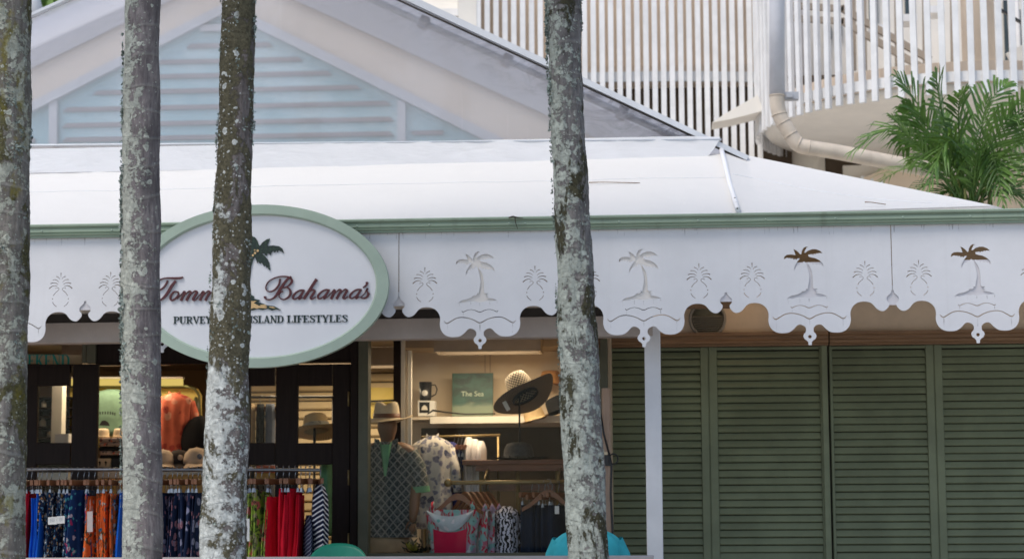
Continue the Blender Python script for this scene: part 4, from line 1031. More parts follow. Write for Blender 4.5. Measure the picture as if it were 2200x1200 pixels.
emb([(375,1062),(430,1065),(462,1085),(420,1082),(380,1072)], YSg-.013, YSg-.0105, M['tan_ink'])
for (x, y, r_) in ((212,308,17),(176,340,16),(147,370,15),(172,300,10)):
    emb([(x+r_*math.cos(k*math.pi/6), y+r_*math.sin(k*math.pi/6)) for k in range(12)], YSg-.0145, YSg-.0105, M['tan_ink'])
# transom lettering board inside, its foot hidden by the door head
def word_at(txt, px0, px1, base_px, cap, Y, mat, parent):
    cv = lambda a, b_: (PX(a, b_, Y), PZ(a, b_, Y)); word(txt, px0, px1, base_px, cap, Y-.004, Y, mat, parent, cv)
YX = YG+.10
wb = thing('lettered_board', 'pale board with teal capitals behind the glass above the left door', 'board', P(90, 800, YX))
flat('panel', [(-60, 758), (176, 762), (176, 800), (-60, 800)], YX+.003, M['cardboard'], .01, wb)
word_at('WEEKEND', 18, 150, 789, 28, YX, M['teal'], wb)
# ------------------------------------------------------------------ low terrace wall in front
YL = 13.0
lw = thing('terrace_wall', 'low grey terrace wall cap along the bottom in front of the shop', 'wall', (PX(600, 1195, YL), YL, 0))
zl = PZ(700, 1195.5, YL)
b = MB(); b.bbox((PX(-900,1195,YL), YL, zl-.05), (PX(1404,1195,YL), YL+.24, zl), .008); b.build('wall_cap', M['ledge'], lw)
b = MB(); b.box((PX(-900,1195,YL), YL+.03, 0), (PX(1400,1195,YL), YL+.21, zl-.051)); b.build('wall_body', M['ledge'], lw)

# ------------------------------------------------------------------ palm trunks
frond_cache = {}
def frond_mesh(seed, L=1.0, droop=.55, nl=34, wl=.30, lw_=.022):
    """pinnate frond along +x, curving down; unit length L"""
    rnd = random.Random(seed); v = MB(); sp = []
    for i in range(13):
        t = i/12; sp.append(Vector((L*t*(1-.12*t*droop), 0, L*(.30*t - droop*t*t*.75))))
    v.tube(sp, [.011*(1-.85*i/12) for i in range(13)], 5)
    def at(t):
        f = t*12; i = min(11, int(f)); return sp[i].lerp(sp[i+1], f-i), (sp[i+1]-sp[i]).normalized()
    for k in range(nl):
        t = .12 + .88*k/(nl-1); p, d = at(t)
        ll = wl*L*(math.sin(math.pi*min(1, .18+t*.80))**.7)*(rnd.uniform(.85, 1.1))
        for sd in (-1, 1):
            a = R(rnd.uniform(38, 54))*(1-.35*t); side = Vector((0, sd, 0)); up = d.cross(side)*sd
            if up.z < 0: up = -up
            dirv = (d*math.cos(a) + side*math.sin(a)*.95 + up*rnd.uniform(.12, .38)).normalized()
            q0 = p; q1 = p + dirv*ll*.45; q2 = p + dirv*ll*.8 + Vector((0, 0, -.10*ll)); q3 = p + dirv*ll + Vector((0, 0, -.26*ll*rnd.uniform(.6, 1.4)))
            wv = d.cross(dirv).cross(dirv).normalized()*lw_*.5*L**.3
            fo = Vector((0, 0, -.006))
            v.add([q0-wv*.3, q0+wv*.3, q1-wv, q1+fo, q1+wv, q2-wv*.75, q2+fo*.6, q2+wv*.75, q3], [(0,3,2),(0,1,3),(1,4,3),(2,3,6,5),(3,4,7,6),(5,6,8),(6,7,8)])
    return v
def crown(parent, top, seed, n=11, L=2.2):
    me = frond_mesh(seed, L, .9, 30, .26, .05).mesh('frond', M['leaf'])
    rnd = random.Random(seed)
    for k in range(n):
        o = link_mesh('frond', me, parent, top, (0, -R(rnd.uniform(0, 45)), 2*math.pi*k/n + rnd.uniform(-.2, .2)))
def trunk(mat, ctrl, Y, label, seed, flakes, rough=1.0, wobble=.0):
    """ctrl: (py, centre px, half width px) down the photograph"""
    pts = []
    for (py, cx, hw) in ctrl:
        p = P(cx, py, Y); pts.append((p.z, p.x, hw*S(cx, py, Y)))
    pts.sort()
    z0, z1 = -.05, 7.2
    def at(z):
        if z <= pts[0][0]: a, b_ = pts[0], pts[1]
        elif z >= pts[-1][0]: a, b_ = pts[-2], pts[-1]
        else:
            for a, b_ in zip(pts, pts[1:]):
                if a[0] <= z <= b_[0]: break
        t = (z-a[0])/(b_[0]-a[0])
        if z < pts[0][0] or z > pts[-1][0]: t = max(-1.0, min(2.0, t))
        return a[1]+(b_[1]-a[1])*t, max(.05, a[2]+(b_[2]-a[2])*t)
    sm = {}
    zs = []; z = z0
    while z < z1:
        zs.append(z); z += .011 if .9 < z < 4.9 else .06
    n = 84; vs = []; fs = []
    xb = at(2.5)[0]
    t_ = thing('palm_tree', label, 'palm tree', (xb, Y, 0), group='palm trunks in front of the shop')
    for i, z in enumerate(zs):
        c0 = sum(at(z+d)[0] for d in (-.2,-.1,0,.1,.2))/5; r0 = sum(at(z+d)[1] for d in (-.2,-.1,0,.1,.2))/5
        c0 += .006*wobble*mnoise.noise(Vector((z*1.7, seed, 0)))
        fine = .9 < z < 4.9
        ringz = z*6.3 + 2.4*mnoise.noise(Vector((0, seed, z*1.1)))*.5
        ring = .0016*math.exp(-((ringz % 1.0)-.06)**2/.004)
        for k in range(n):
            a = 2*math.pi*k/n; ca, sa = math.cos(a), math.sin(a)
            q = Vector((ca*1.0+seed, sa*1.0, z*2.2))
            d = .012*mnoise.noise(q*1.3)
            if fine:
                d += .0045*rough*mnoise.noise(Vector((ca*3.5+seed, sa*3.5, z*9))) + .0030*rough*mnoise.noise(Vector((ca*9, sa*9+seed, z*22))) + .0018*rough*mnoise.noise(Vector((ca*22, sa*22+seed, z*60)))
            rr = r0 + d + ring
            vs.append((c0 - xb + rr*ca, rr*sa, z))
        if i:
            for k in range(n): k2 = (k+1) % n; fs.append(((i-1)*n+k, (i-1)*n+k2, i*n+k2, i*n+k))
    b = MB(); b.add(vs, fs, True); b.f.append([(len(zs)-1)*n+k for k in range(n)]); b.sm.append(False)
    o = b.build('trunk', mat, t_, local=True, fixn=False)
    # leafy lichen curling off the bark
    rnd = random.Random(seed*7+1); fl = MB()
    for (za, zb, a0, a1, cnt, size) in flakes:
        zA, zB = PZ(600, za, Y), PZ(600, zb, Y); cl = [(rnd.uniform(zA, zB), R(rnd.uniform(a0, a1))) for _ in range(max(3, cnt//7))]
        for _ in range(cnt):
            cz, ca_ = rnd.choice(cl); z = cz + rnd.gauss(0, .035); a = ca_ + rnd.gauss(0, .10)
            c0, r0 = at(z); s_ = size*rnd.uniform(.5, 1.3)
            nrm = Vector((math.cos(a), math.sin(a), 0)); tg = Vector((-math.sin(a), math.cos(a), 0)); up = Vector((0, 0, 1))
            cen = Vector((c0-xb, 0, z)) + nrm*(r0+.004); tilt = rnd.uniform(.1, 1.1); th = rnd.uniform(0, 6.28)
            u_ = tg*math.cos(th)+up*math.sin(th); w_ = (up*math.cos(th)-tg*math.sin(th)); w_ = (w_*math.cos(tilt)+nrm*math.sin(tilt))
            k_ = 6; ring_ = []
            for j in range(k_):
                an = 2*math.pi*j/k_; rr = s_*rnd.uniform(.6, 1.2); ring_.append(cen + u_*rr*math.cos(an) + w_*rr*math.sin(an) + nrm*rnd.uniform(0, s_*.7))
            fl.add([cen] + ring_, [(0, 1+j, 1+(j+1) % k_) for j in range(k_)])
    if fl.v:
        fo = fl.build('lichen', M['flake'], t_, local=True, fixn=False); fo['kind'] = 'stuff'
    cx, _ = at(7.1); crown(t_, (cx-xb, 0, 7.1), seed)
    return t_
YTk = 10.6
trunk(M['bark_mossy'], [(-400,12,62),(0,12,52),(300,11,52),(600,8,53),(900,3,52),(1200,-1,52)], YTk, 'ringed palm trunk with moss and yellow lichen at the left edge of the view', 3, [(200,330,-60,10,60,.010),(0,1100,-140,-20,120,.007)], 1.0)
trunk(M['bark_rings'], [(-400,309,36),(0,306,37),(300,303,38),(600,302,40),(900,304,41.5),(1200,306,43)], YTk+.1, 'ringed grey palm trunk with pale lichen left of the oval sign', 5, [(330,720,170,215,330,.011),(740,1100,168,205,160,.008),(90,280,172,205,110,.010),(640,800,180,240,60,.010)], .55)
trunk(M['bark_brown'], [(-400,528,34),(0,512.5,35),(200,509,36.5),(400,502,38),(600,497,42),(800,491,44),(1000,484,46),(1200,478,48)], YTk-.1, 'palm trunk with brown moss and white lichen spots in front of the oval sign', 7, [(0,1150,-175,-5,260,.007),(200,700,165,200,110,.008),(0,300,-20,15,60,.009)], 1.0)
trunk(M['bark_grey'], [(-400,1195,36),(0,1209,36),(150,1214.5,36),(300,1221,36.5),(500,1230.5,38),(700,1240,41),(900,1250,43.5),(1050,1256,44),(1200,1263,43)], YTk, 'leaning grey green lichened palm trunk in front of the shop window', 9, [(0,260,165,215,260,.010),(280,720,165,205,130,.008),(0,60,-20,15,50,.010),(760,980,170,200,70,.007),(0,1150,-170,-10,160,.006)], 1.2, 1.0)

# ------------------------------------------------------------------ resort building behind on the right
rb = thing('resort_building', 'cream resort building with white vertical slats and round balcony behind the shop', 'building', (P(1700, 300, 22).x, 21.5, 0))
YR = 21.3
def rbox(name, px0, px1, py0, py1, Y0, Y1, mat):
    x0, x1 = PX(px0, (py0+py1)/2, Y0), PX(px1, (py0+py1)/2, Y0); z1, z0 = PZ((px0+px1)/2, py0, Y0), PZ((px0+px1)/2, py1, Y0)
    b = MB(); b.box((x0, Y0, z0), (x1, Y1, z1)); return b.build(name, mat, rb)
rbox('wall', 985, 1024, -260, 480, YR-.02, 25, M['cream_pale'])
rbox('wall', 1024.5, 1660, -260, 143, YR+.55, 25, M['cream'])
rbox('slab_edge', 1024.5, 1660, 143.5, 168, YR+.34, 25, M['cream'])
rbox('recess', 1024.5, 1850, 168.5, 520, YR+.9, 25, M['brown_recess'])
rbox('wall', 560, 984, -260, 420, 24.5, 26, M['cream_pale'])
rbox('ledge', 820, 984, 20, 36, 24.2, 24.49, M['slat_white'])
b = MB(); sw, sd = .0285, .014
b.box((-sw, -sd, -1.35), (sw, sd, 2.2)); slat_me = b.mesh('slat', M['slat_white'])
zmid = PZ(1300, 160, YR)
random.seed(8)
def screenY(px): 
    t = (px-1030)/600; return YR + .10*max(0, t) + .42*max(0, t-.62)**1.5
for i in range(33):
    px = 1028 + 19.2*i - .012*i*i
    if px > 1632: break
    y = screenY(px); link_mesh('slat', slat_me, rb, Vector((PX(px, 160, y), y, zmid)) - root_loc(rb), (0, 0, R(random.uniform(-3, 3) - 8*max(0, (px-1450)/180))))
rl = [Vector((PX(px, 160, screenY(px)), screenY(px)+.055, zmid-.01)) for px in range(1015, 1640, 15)]
b = MB(); vs = []
for p in rl: vs += [p+Vector((0,-.022,-.055)), p+Vector((0,.022,-.055)), p+Vector((0,.022,.055)), p+Vector((0,-.022,.055))]
b.add(vs, [(4*i+m_, 4*i+(m_+1) % 4, 4*i+4+(m_+1) % 4, 4*i+4+m_) for i in range(len(rl)-1) for m_ in range(4)]); b.build('screen_rail', M['slat_white'], rb)
# round balcony
Rb = 2.07; bcy = 21.05; bcx = P(2052, 292, bcy).x; zb = PZ(2159, 198.5, bcy-Rb)
bal = bpy.data.objects.new('balcony', None); C.objects.link(bal); bal.parent = rb; bal.location = Vector((bcx, bcy, zb)) - root_loc(rb); bal.empty_display_size = .1
b = MB(); b.bbox((-.03, -.023, 0), (.03, .023, 2.6), .003); bs = b.mesh('slat', M['slat_white'])
rnd = random.Random(4); nS = 98
for k in range(nS):
    a = -math.pi/2 + 2*math.pi*k/nS
    if 1.1 < (a % (2*math.pi)) < 2.3: continue
    link_mesh('slat', bs, bal, (Rb*math.cos(a), Rb*math.sin(a), rnd.uniform(-.006, .006)), (rnd.uniform(-.004,.004), rnd.uniform(-.004,.004), a + math.pi/2 + rnd.uniform(-.04,.04)))
def annulus(name, r0, r1, z0, z1, mat, n=96, parent=None):
    b = MB(); b.lathe([(r0, z0), (r1, z0), (r1, z1), (r0, z1), (r0, z0)], (0,0,0), n, smooth=False); return b.build(name, mat, parent or bal, local=True)
annulus('ring_rail', Rb-.075, Rb-.028, .125, .225, M['slat_white'])
b = MB(); b.lathe([(0, -.03), (1.2, -.02), (1.80, .02), (1.96, .05), (1.985, .09), (1.985, .12), (1.90, .13), (1.90, .34), (0, .34)], (0,0,0), 72); b.build('floor_slab', M['cream_pale'], bal, local=True)
annulus('slab_kerb', 1.80, 1.93, .12, .345, M['cream'])
b = MB(); b.lathe([(.17, .35), (.17, 3.0)], (P(2103, 100, bcy-.9).x-bcx, -.9, 0), 28); b.build('column', M['cream'], bal, local=True)
# stair rails and rooms seen through the slats
def beamseg(pa, pb, Y, w, mat, name='stair_rail', th=.06):
    A, B_ = P(*pa, Y), P(*pb, Y); d = (B_-A).normalized(); nn = Vector((-d.z, 0, d.x)); b = MB()
    b.prism([(q.x, q.z) for q in (A-nn*w/2, B_-nn*w/2, B_+nn*w/2, A+nn*w/2)], Y, Y+th); return b.build(name, mat, rb)
for dy in (0, 27):
    beamseg((1690, 10+dy), (1812, 18+dy), 21.4, .065, M['stair_tan']); beamseg((1808, 16+dy), (2000, 128+dy), 21.4, .070, M['stair_tan'])
for px in (1832, 1855, 1926, 1986, 2046): beamseg((px, -120), (px+3, 150), 21.7, .05, M['stair_tan'], 'baluster')
rbox('wall', 1660.5, 3300, -260, 520, 23.6, 25, M['cream_pale'])
for (a, c_, y0, y1) in ((1774, 1786, 55, 84), (1774, 1784, 95, 106), (1797, 1808, 46, 78), (1868, 1884, -30, 54), (1945, 1958, -30, 30), (2160, 2178, 0, 130), (2190, 2230, 20, 150)):
    w = MB(); w.box(P(a, y1, 23.55), P(c_, y0, 23.55)+Vector((0, .04, 0))); w.build('window', paint('window_dark', (.05,.07,.08), .2) if 'window_dark' not in bpy.data.materials else bpy.data.materials['window_dark'], rb)
for (x0, y0) in ((1890, 60), (1950, 38), (2010, 20)):
    w = MB(); w.box(P(x0-20, y0+8, 22.6), P(x0+20, y0-8, 22.6)+Vector((0,.3,0))); w.build('lamp_box', M['slat_white'], rb)
beamseg((2150, 20), (2215, 60), 21.0, .02, M['black_plastic'], 'cable'); beamseg((2166, 30), (2176, 125), 21.1, .02, M['black_plastic'], 'window_frame')
beamseg((2170, 128), (2230, 98), 21.1, .16, M['cream_pale'], 'sloping_wall')
# below the balcony
b = MB(); pc = P(1737, 345, 21.95); b.lathe([(.18, -3.2), (.18, .35)], pc, 28); b.build('column', M['cream_pale'], rb)
rbox('lower_wall', 1813, 3300, 342, 520, 22.1, 24, M['cream_pale'])
b = MB(); q0 = P(1813, 362, 22.15); b.prism([(p.x, p.z) for p in (P(1813,398,22.0), P(1905,362,22.0), P(2300,378,22.0), P(2300,520,22.0), P(1813,520,22.0))], 22.0, 22.09); b.build('lower_wall', M['cream'], rb)
for px in (1853, 1874, 1895): rbox('block', px-3, px+3, 378+(px-1853)*.25, 386+(px-1853)*.25, 21.6, 21.7, M['slat_white'])
b = MB(); b.box((PX(1000, 440, 18.2), 17.9, 3.3), (PX(2600, 440, 18.2), 20.9, 3.4)); b.build('bounce_slab', M['cream_pale'], rb)  # unseen pale slab, added to bounce light up under the balcony
# canopy plate poking out beside the drum
b = MB(); pl = [P(1530, 263, 20.6), P(1560, 243, 20.6), P(1628, 204, 20.6), P(1640, 238, 20.6), P(1570, 256, 20.6)]
b.prism([(p.x, p.z) for p in pl], 20.6, 21.0); b.build('canopy_edge', M['cream_pale'], rb)
# downpipe
YD = 18.75
pr_ = 16.8*S(1670, 100, YD)
dp = thing('downpipe', 'white rainwater downpipe with cream elbow and cross run below the balcony', 'downpipe', P(1669, 205, YD))
b = MB(); b.tube([P(1671, -260, YD), P(1669.5, 0, YD), P(1669.5, 204, YD)], pr_, 28); b.build('upper_pipe', M['pipe_white'], dp)
cp = catmull([P(1669.5, 204.5, YD), P(1671, 232, YD), P(1679, 257, YD), P(1694, 281, YD), P(1709, 305, YD), P(1722, 314, YD), P(1742, 318, YD), P(1800, 327, YD+.02), P(1932, 352, YD+.05), P(2080, 378, YD+.1)], 6)
b = MB(); b.tube(cp, pr_*.97, 28); b.build('elbow_pipe', M['pipe_cream'], dp)
for (px, py, dx, dy) in ((1669.6, 206, 0, 1), (1674, 246, .25, 1), (1683, 264, .5, .85), (1699, 290, .52, .85), (1716, 310.5, .9, .4), (1738, 317.5, 1, .15)):
    c_ = P(px, py, YD); d = (P(px+dx*4, py+dy*4, YD)-c_).normalized(); b = MB(); b.tube([c_-d*.006, c_+d*.006], pr_*1.03, 28); b.build('pipe_joint', M['pipe_cream'], dp)
b = MB(); b.box(P(1686, 213, YD-.02), P(1716, 197, YD-.02)+Vector((0, .10, 0))); b.box(P(1690, 209, YD-.05), P(1703, 200, YD-.05)+Vector((0, .05, 0))); b.build('bracket', M['grey_galv'], dp)

# ------------------------------------------------------------------ areca palm on the right
ar = thing('areca_palm', 'lush green areca palm clump rising behind the roof edge at the right', 'palm', (P(2090, 460, 17.35).x, 17.35, 0))
def set_frond(pa, pm, pb, Ya, Yb, seed, mat, nl=30, wl=.34):
    """frond through three photo points; leaflets hang from a curved rachis"""
    rnd = random.Random(seed); A, B_, Mm = P(*pa, Ya), P(*pb, Yb), P(*pm, (Ya+Yb)/2)
    sp = [A*(1-t)**2 + (Mm*2-A*.5-B_*.5)*2*t*(1-t) + B_*t*t for t in [i/16 for i in range(17)]]
    v = MB(); v.tube(sp, [.010*(1-.85*i/16)+.001 for i in range(17)], 5)
    L = sum((sp[i+1]-sp[i]).length for i in range(16))
    nrm0 = Vector((rnd.uniform(-.5, .5), rnd.uniform(-1, .2), rnd.uniform(.3, 1)))
    for k in range(nl):
        t = .16 + .84*k/(nl-1); f = t*16; i = min(15, int(f)); p = sp[i].lerp(sp[i+1], f-i); d = (sp[i+1]-sp[i]).normalized()
        up = nrm0 - d*nrm0.dot(d); up.normalize(); side = d.cross(up)
        ll = wl*L*(math.sin(math.pi*min(1, .22+t*.72))**.8)
        for sd in (-1, 1):
            l_ = ll*rnd.uniform(.85, 1.12); a = R(rnd.uniform(36, 52))*(1-.5*t**3)
            dv = (d*math.cos(a)+side*sd*math.sin(a)+up*rnd.uniform(-.05, .30)).normalized()
            g1 = Vector((0, 0, -1))*l_
            q1 = p+dv*l_*.4; q2 = p+dv*l_*.75+g1*.05; q3 = p+dv*l_+g1*rnd.uniform(.16, .40)
            w = (dv.cross(up)).normalized()*.0088*(.7+.6*L); fo = up*-.004
            v.add([p-w*.35, p+w*.35, q1-w, q1+fo, q1+w, q2-w*.8, q2+fo*.7, q2+w*.8, q3], [(0,3,2),(0,1,3),(1,4,3),(2,3,6,5),(3,4,7,6),(5,6,8),(6,7,8)])
    return v.build('frond', mat, ar, fixn=False)
FR = [((2068,440),(1965,283),(1836,322)),((2062,430),(1992,262),(1930,168)),((2080,430),(2030,270),(2012,163)),((2085,430),(2105,270),(2160,182)),((2095,440),(2160,300),(2222,200)),((2065,440),(1990,360),(1886,394)),((2060,430),(1985,330),(1918,255)),((2090,440),(2150,340),(2235,300)),((2085,400),(2125,330),(2155,440)),((2075,430),(2060,280),(2065,200)),((2085,440),(2060,330),(2000,300)),((2100,440),(2180,360),(2250,420)),((2070,450),(2010,395),(1940,440)),((2088,440),(2100,330),(2120,215)),((2100,440),(2200,330),(2290,240)),((2075,440),(2020,340),(1960,350)),((2092,450),(2130,390),(2200,450)),((2080,440),(2045,330),(2030,250)),((2088,430),(2140,290),(2190,250)),((2072,445),(2035,410),(1985,470)),((2095,440),(2230,380),(2330,360)),((2082,440),(2090,360),(2060,300)),((2092,440),(2120,380),(2150,330)),((2078,440),(2000,300),(1945,230)),((2100,445),(2160,400),(2225,470)),((2085,445),(2075,390),(2045,440))]
rnd = random.Random(12)
for i in range(3):
    ex, ey = rnd.uniform(1880, 2290), rnd.uniform(205, 455); bx_ = rnd.uniform(2055, 2110)
    FR.append(((bx_, rnd.uniform(410, 450)), (lerp(bx_, ex, .45)+rnd.uniform(-20, 20), min(ey, 330)-rnd.uniform(0, 45)), (ex, ey)))
for i, (a, m_, c_) in enumerate(FR):
    y0 = 17.35 + rnd.uniform(-.15, .15); set_frond(a, m_, c_, y0, y0 + rnd.uniform(-.8, .8), 100+i, M['leaf_light'] if i in (5, 10, 22, 15) else M['leaf'], 20 if i != 0 else 18, .34 if i else .30)
for i in range(14):
    px = 2040 + rnd.uniform(0, 90); b = MB(); y = 17.35 + rnd.uniform(-.2, .2); top = P(px, 395 + rnd.uniform(-20, 20), y); bot = Vector((ar.location.x + rnd.uniform(-.15, .15), y, .02))
    b.tube([bot, bot.lerp(top, .5)+Vector((rnd.uniform(-.03,.03), 0, 0)), top], [.02, .017, .012], 7); b.build('stem', M['stem'], ar)

# ------------------------------------------------------------------ far left corner: shrub and pale pole wall
rnd = random.Random(6)
ht = thing('broadleaf_tree', 'bright green leafy tree showing behind the roof at the top left corner', 'tree', (P(95, 60, 24).x, 24, 0))
b = MB()
for i in range(900):
    p = P(rnd.gauss(100, 32), rnd.gauss(-6, 20), 24 + rnd.uniform(-.6, .6)); s_ = rnd.uniform(.05, .11)
    d = Vector((rnd.uniform(-1,1), rnd.uniform(-.6,.6), rnd.uniform(-.9,.5))).normalized(); u_ = d.cross(Vector((rnd.uniform(-.3,.3), -1, .4))).normalized()
    b.add([p, p+d*s_+u_*s_*.42, p+d*s_*2.2, p+d*s_-u_*s_*.42], [(0,1,2),(0,2,3)])
co = b.build('crown', M['leaf_light'], ht, fixn=False)
b = MB(); t0 = Vector((ht.location.x, 24, 0)); b.tube([t0, t0+Vector((.05, 0, 3)), P(110, -10, 24)], [.12, .09, .04], 9); b.build('trunk', M['bark_rings'], ht)
ps = MB(); ps.box(P(-60, 520, 25.5), P(64, -260, 25.5)+Vector((0, 1.5, 0))); 
tag(ps.build('rendered_building', M['cream_pale']), 'pale rendered building behind the leafy tree at the top left corner', 'building')
pp = MB(); pp.tube([P(88, 60, 22.5)*1.0, P(60, -60, 22.5)], .07, 14); pp.tube([Vector((P(88,60,22.5).x, 22.5, 0)), P(88, 60, 22.5)], .07, 14)
tag(pp.build('white_pole', M['rail_white']), 'pale slanting pole between the leftmost trunk and the leafy tree', 'pole')
# ================================================================== goods on the clothes rail outside
ORD = ['first', 'second', 'third', 'fourth', 'fifth', 'sixth', 'seventh', 'eighth', 'ninth', 'tenth', 'eleventh', 'twelfth']
YK = 15.25
zr = PZ(300, 1006.5, YK)
rk = thing('clothes_rack', 'steel clothes rack with a long rail of hangers before the dark doors', 'clothes rack', (PX(300, 1100, YK), YK, FLOOR))
b = MB(); b.tube([P(-140, 1007, YK), P(688, 1009, YK)], .0135, 14)
for p in b.v: pass
b.build('rail', M['steel'], rk); xk0, xk1 = PX(-130, 1007, YK), PX(537, 1008, YK)
for x in (xk0, xk1):
    b = MB(); b.tube([(x, YK+.10, FLOOR+.04), (x, YK+.10, zr-.02), (x, YK+.03, zr-.002)], .014, 12); b.build('post', M['steel'], rk)
    b = MB(); b.bbox((x-.02, YK-.25, FLOOR), (x+.02, YK+.30, FLOOR+.04)); b.build('foot', M['steel'], rk)

def hanger_bottom():
    """clip hanger seen end-on: hook, wooden bar across the rail, two wire clips"""
    t = thing('clothes_hanger', 'x', 'hanger', (0, 0, 0))
    b = MB(); pts = [(0, .0, -.085), (.002, .0, -.045), (.004, .010, -.022)] + [(0, .0155*math.cos(a), .0155*math.sin(a)) for a in [R(-40 + 22*i) for i in range(11)]]
    b.tube(pts, .0030, 6); b.build('hook', M['steel'], t, local=True)
    b = MB(); b.bbox((-.011, -.19, -.125), (.011, .19, -.083), .004); b.build('bar', M['hanger_wood'], t, local=True)
    for yy in (-.15, .13):
        b = MB(); b.tube([(0, yy, -.105), (0, yy, -.16)], .003, 6); b.add([(-.006,yy-.004,-.155),(.006,yy-.004,-.155),(.011,yy-.008,-.186),(-.011,yy-.008,-.186),(-.006,yy+.004,-.155),(.006,yy+.004,-.155),(.011,yy+.008,-.186),(-.011,yy+.008,-.186)],[(0,1,2,3),(7,6,5,4),(0,4,5,1),(3,2,6,7),(1,5,6,2),(0,3,7,4)])
        b.build('clip', M['steel'], t, local=True)
    return t
proto_h = hanger_bottom(); first_h = [True]
def garment_mesh(seed, w, length, depth=.34, flare=1.2, folds=4):
    rnd = random.Random(seed); b = MB(); ph = rnd.uniform(0, 6.28); ph2 = rnd.uniform(0, 6.28); lean = rnd.uniform(-.035, .035)
    rings = []; nz = 16
    for i in range(nz+1):
        t = i/nz; f = lerp(.80, flare, min(1, t*1.6))
        rings.append((lean*t + .004*math.sin(t*7+ph), .01*math.sin(t*5+ph2), -length*t, w/2*f, depth/2*lerp(.9, 1.02, t)))
    def wobf(a, t): return 1 + .30*(.35+.65*t)*math.sin(folds*a + ph + t*1.3) * (1 if abs(math.cos(a)) < .93 else .5) + .08*math.sin(9*a+ph2)
    b.loft(rings, 40, True, True, wobf); return b
GAR = []
def gar(px, key, desc, w=.050, top=1062, length=.62, n=None, z=0.0): GAR.append((px, key, desc, w, top, length))
for px in (56, 66): gar(px, 'c_red', 'bright red hanging trousers at the left end', .046)
for px in (78, 88): gar(px, 'c_blue', 'cobalt blue hanging top beside the red trousers', .046, 1066, .60)
gar(98, 'c_blue', 'cobalt blue strappy top beside the navy dotted skirts', .04, 1056, .6)
for px in (111, 126, 141, 153): gar(px, 'c_navy_dots', 'navy skirt with small white and orange flowers', .058, 1058)
for px in (166, 178, 189): gar(px, 'c_navy_pink', 'navy garment with pink and teal flowers', .050, 1060)
for px in (203, 218, 233, 248): gar(px, 'c_orange', 'orange garment with teal and white flowers', .056, 1056 if px in (218, 233) else 1062)
gar(261, 'c_blue', 'royal blue garment touching the ringed grey trunk', .04, 1062)
for i in range(9): gar(349 + i*10.6, 'c_navy_dark', 'dark navy flowered skirt between the two middle trunks', .046, 1064)
for px in (536, 549, 563, 578): gar(px, 'c_green_floral', 'lime green trousers with coral flowers', .052, 1062)
for px in (593, 607, 620, 633, 646): gar(px, 'c_red', 'crimson crinkled trousers right of the lime green ones', .050, 1060 if px in (607, 633) else 1066)
cnt = {}
random.seed(11)
for i, (px, key, desc, w, top, length) in enumerate(GAR):
    cnt[desc] = cnt.get(desc, 0) + 1; k = cnt[desc]; tot = sum(1 for g_ in GAR if g_[2] == desc)
    x = PX(px, 1080, YK); jit = random.uniform(-.006, .006); rz = random.uniform(-.26, .26)
    drop = random.choice((0, 0, .014, -.012, .028)); w *= random.uniform(.85, 1.25); zt_g = zr - .178 - (top-1062)/283 - drop
    o = garment_mesh(50+i, w, zt_g - (FLOOR+.55), .34, random.uniform(1.05, 1.25), random.choice((3, 4, 5))).build('garment', M[key], None, local=True)
    o.location = (x+jit, YK + random.uniform(-.02, .02), zt_g); o.rotation_euler = (0, 0, rz)
    tag(o, desc if tot == 1 else (ORD[k-1] + ' ' + desc + ' from the left' if 'left' not in desc else ORD[k-1] + ' ' + desc), 'clothes', 'clothes hanging on the outdoor rail')
    h = proto_h if i == 0 else copy_tree(proto_h)
    h.location = (x+jit, YK, zr - drop - (top-1062)/283*.8 + .0); 
    h.location.z = zr if abs(h.location.z-zr) < .02 else zr
    h.rotation_euler = (0, 0, rz)
    tag(h, 'wooden clip hanger holding the ' + (ORD[k-1] + ' ' if tot > 1 else '') + ' '.join(desc.split()[:5]), 'hanger', 'hangers on the outdoor rail')
# loose empty hangers beside the striped top
for i, px in enumerate((657, 666)):
    h = copy_tree(proto_h); h.location = (PX(px, 1040, YK), YK-.01, zr); h.rotation_euler = (0, 0, .35-.6*i)
    tag(h, ('left' if i == 0 else 'right') + ' one of two empty wooden hangers between crimson trousers and striped tops', 'hanger', 'hangers on the outdoor rail')
# striped tops with sloping shoulders at the right end
def top_mesh(seed, w, length, depth=.42):
    b = MB(); rings = []
    prof = [(0, .16), (.03, .45), (.07, .75), (.14, .95), (.30, 1.0), (1, 1.06)]
    for t, f in prof: rings.append((.0, 0, -length*t, w/2*(.55+.45*min(1, t*6)), depth/2*f))
    b.loft(rings, 36, True, True, lambda a, t: 1+.14*math.sin(5*a+seed)*min(1, t*2)); return b
for (px, key, w, desc, top) in ((664, 'c_chevron', .075, 'navy and grey chevron top hanging behind the striped top', 1110), (688, 'c_navy_stripe', .115, 'navy top with white stripes at the right end of the rail', 1044)):
    o = top_mesh(px, w, .75).build('striped_top', M[key], None, local=True); o.location = (PX(px, 1080, YK), YK-.03 if px > 670 else YK, zr - (top-1008)/283); o.rotation_euler = (0, 0, .28)
    tag(o, desc, 'clothes', 'clothes hanging on the outdoor rail')
    h = copy_tree(proto_h); h.location = (PX(px, 1040, YK), YK, zr); h.rotation_euler = (0, 0, .25); tag(h, 'wooden clip hanger above the ' + ' '.join(desc.split()[:4]) + ' at the rail end', 'hanger', 'hangers on the outdoor rail')
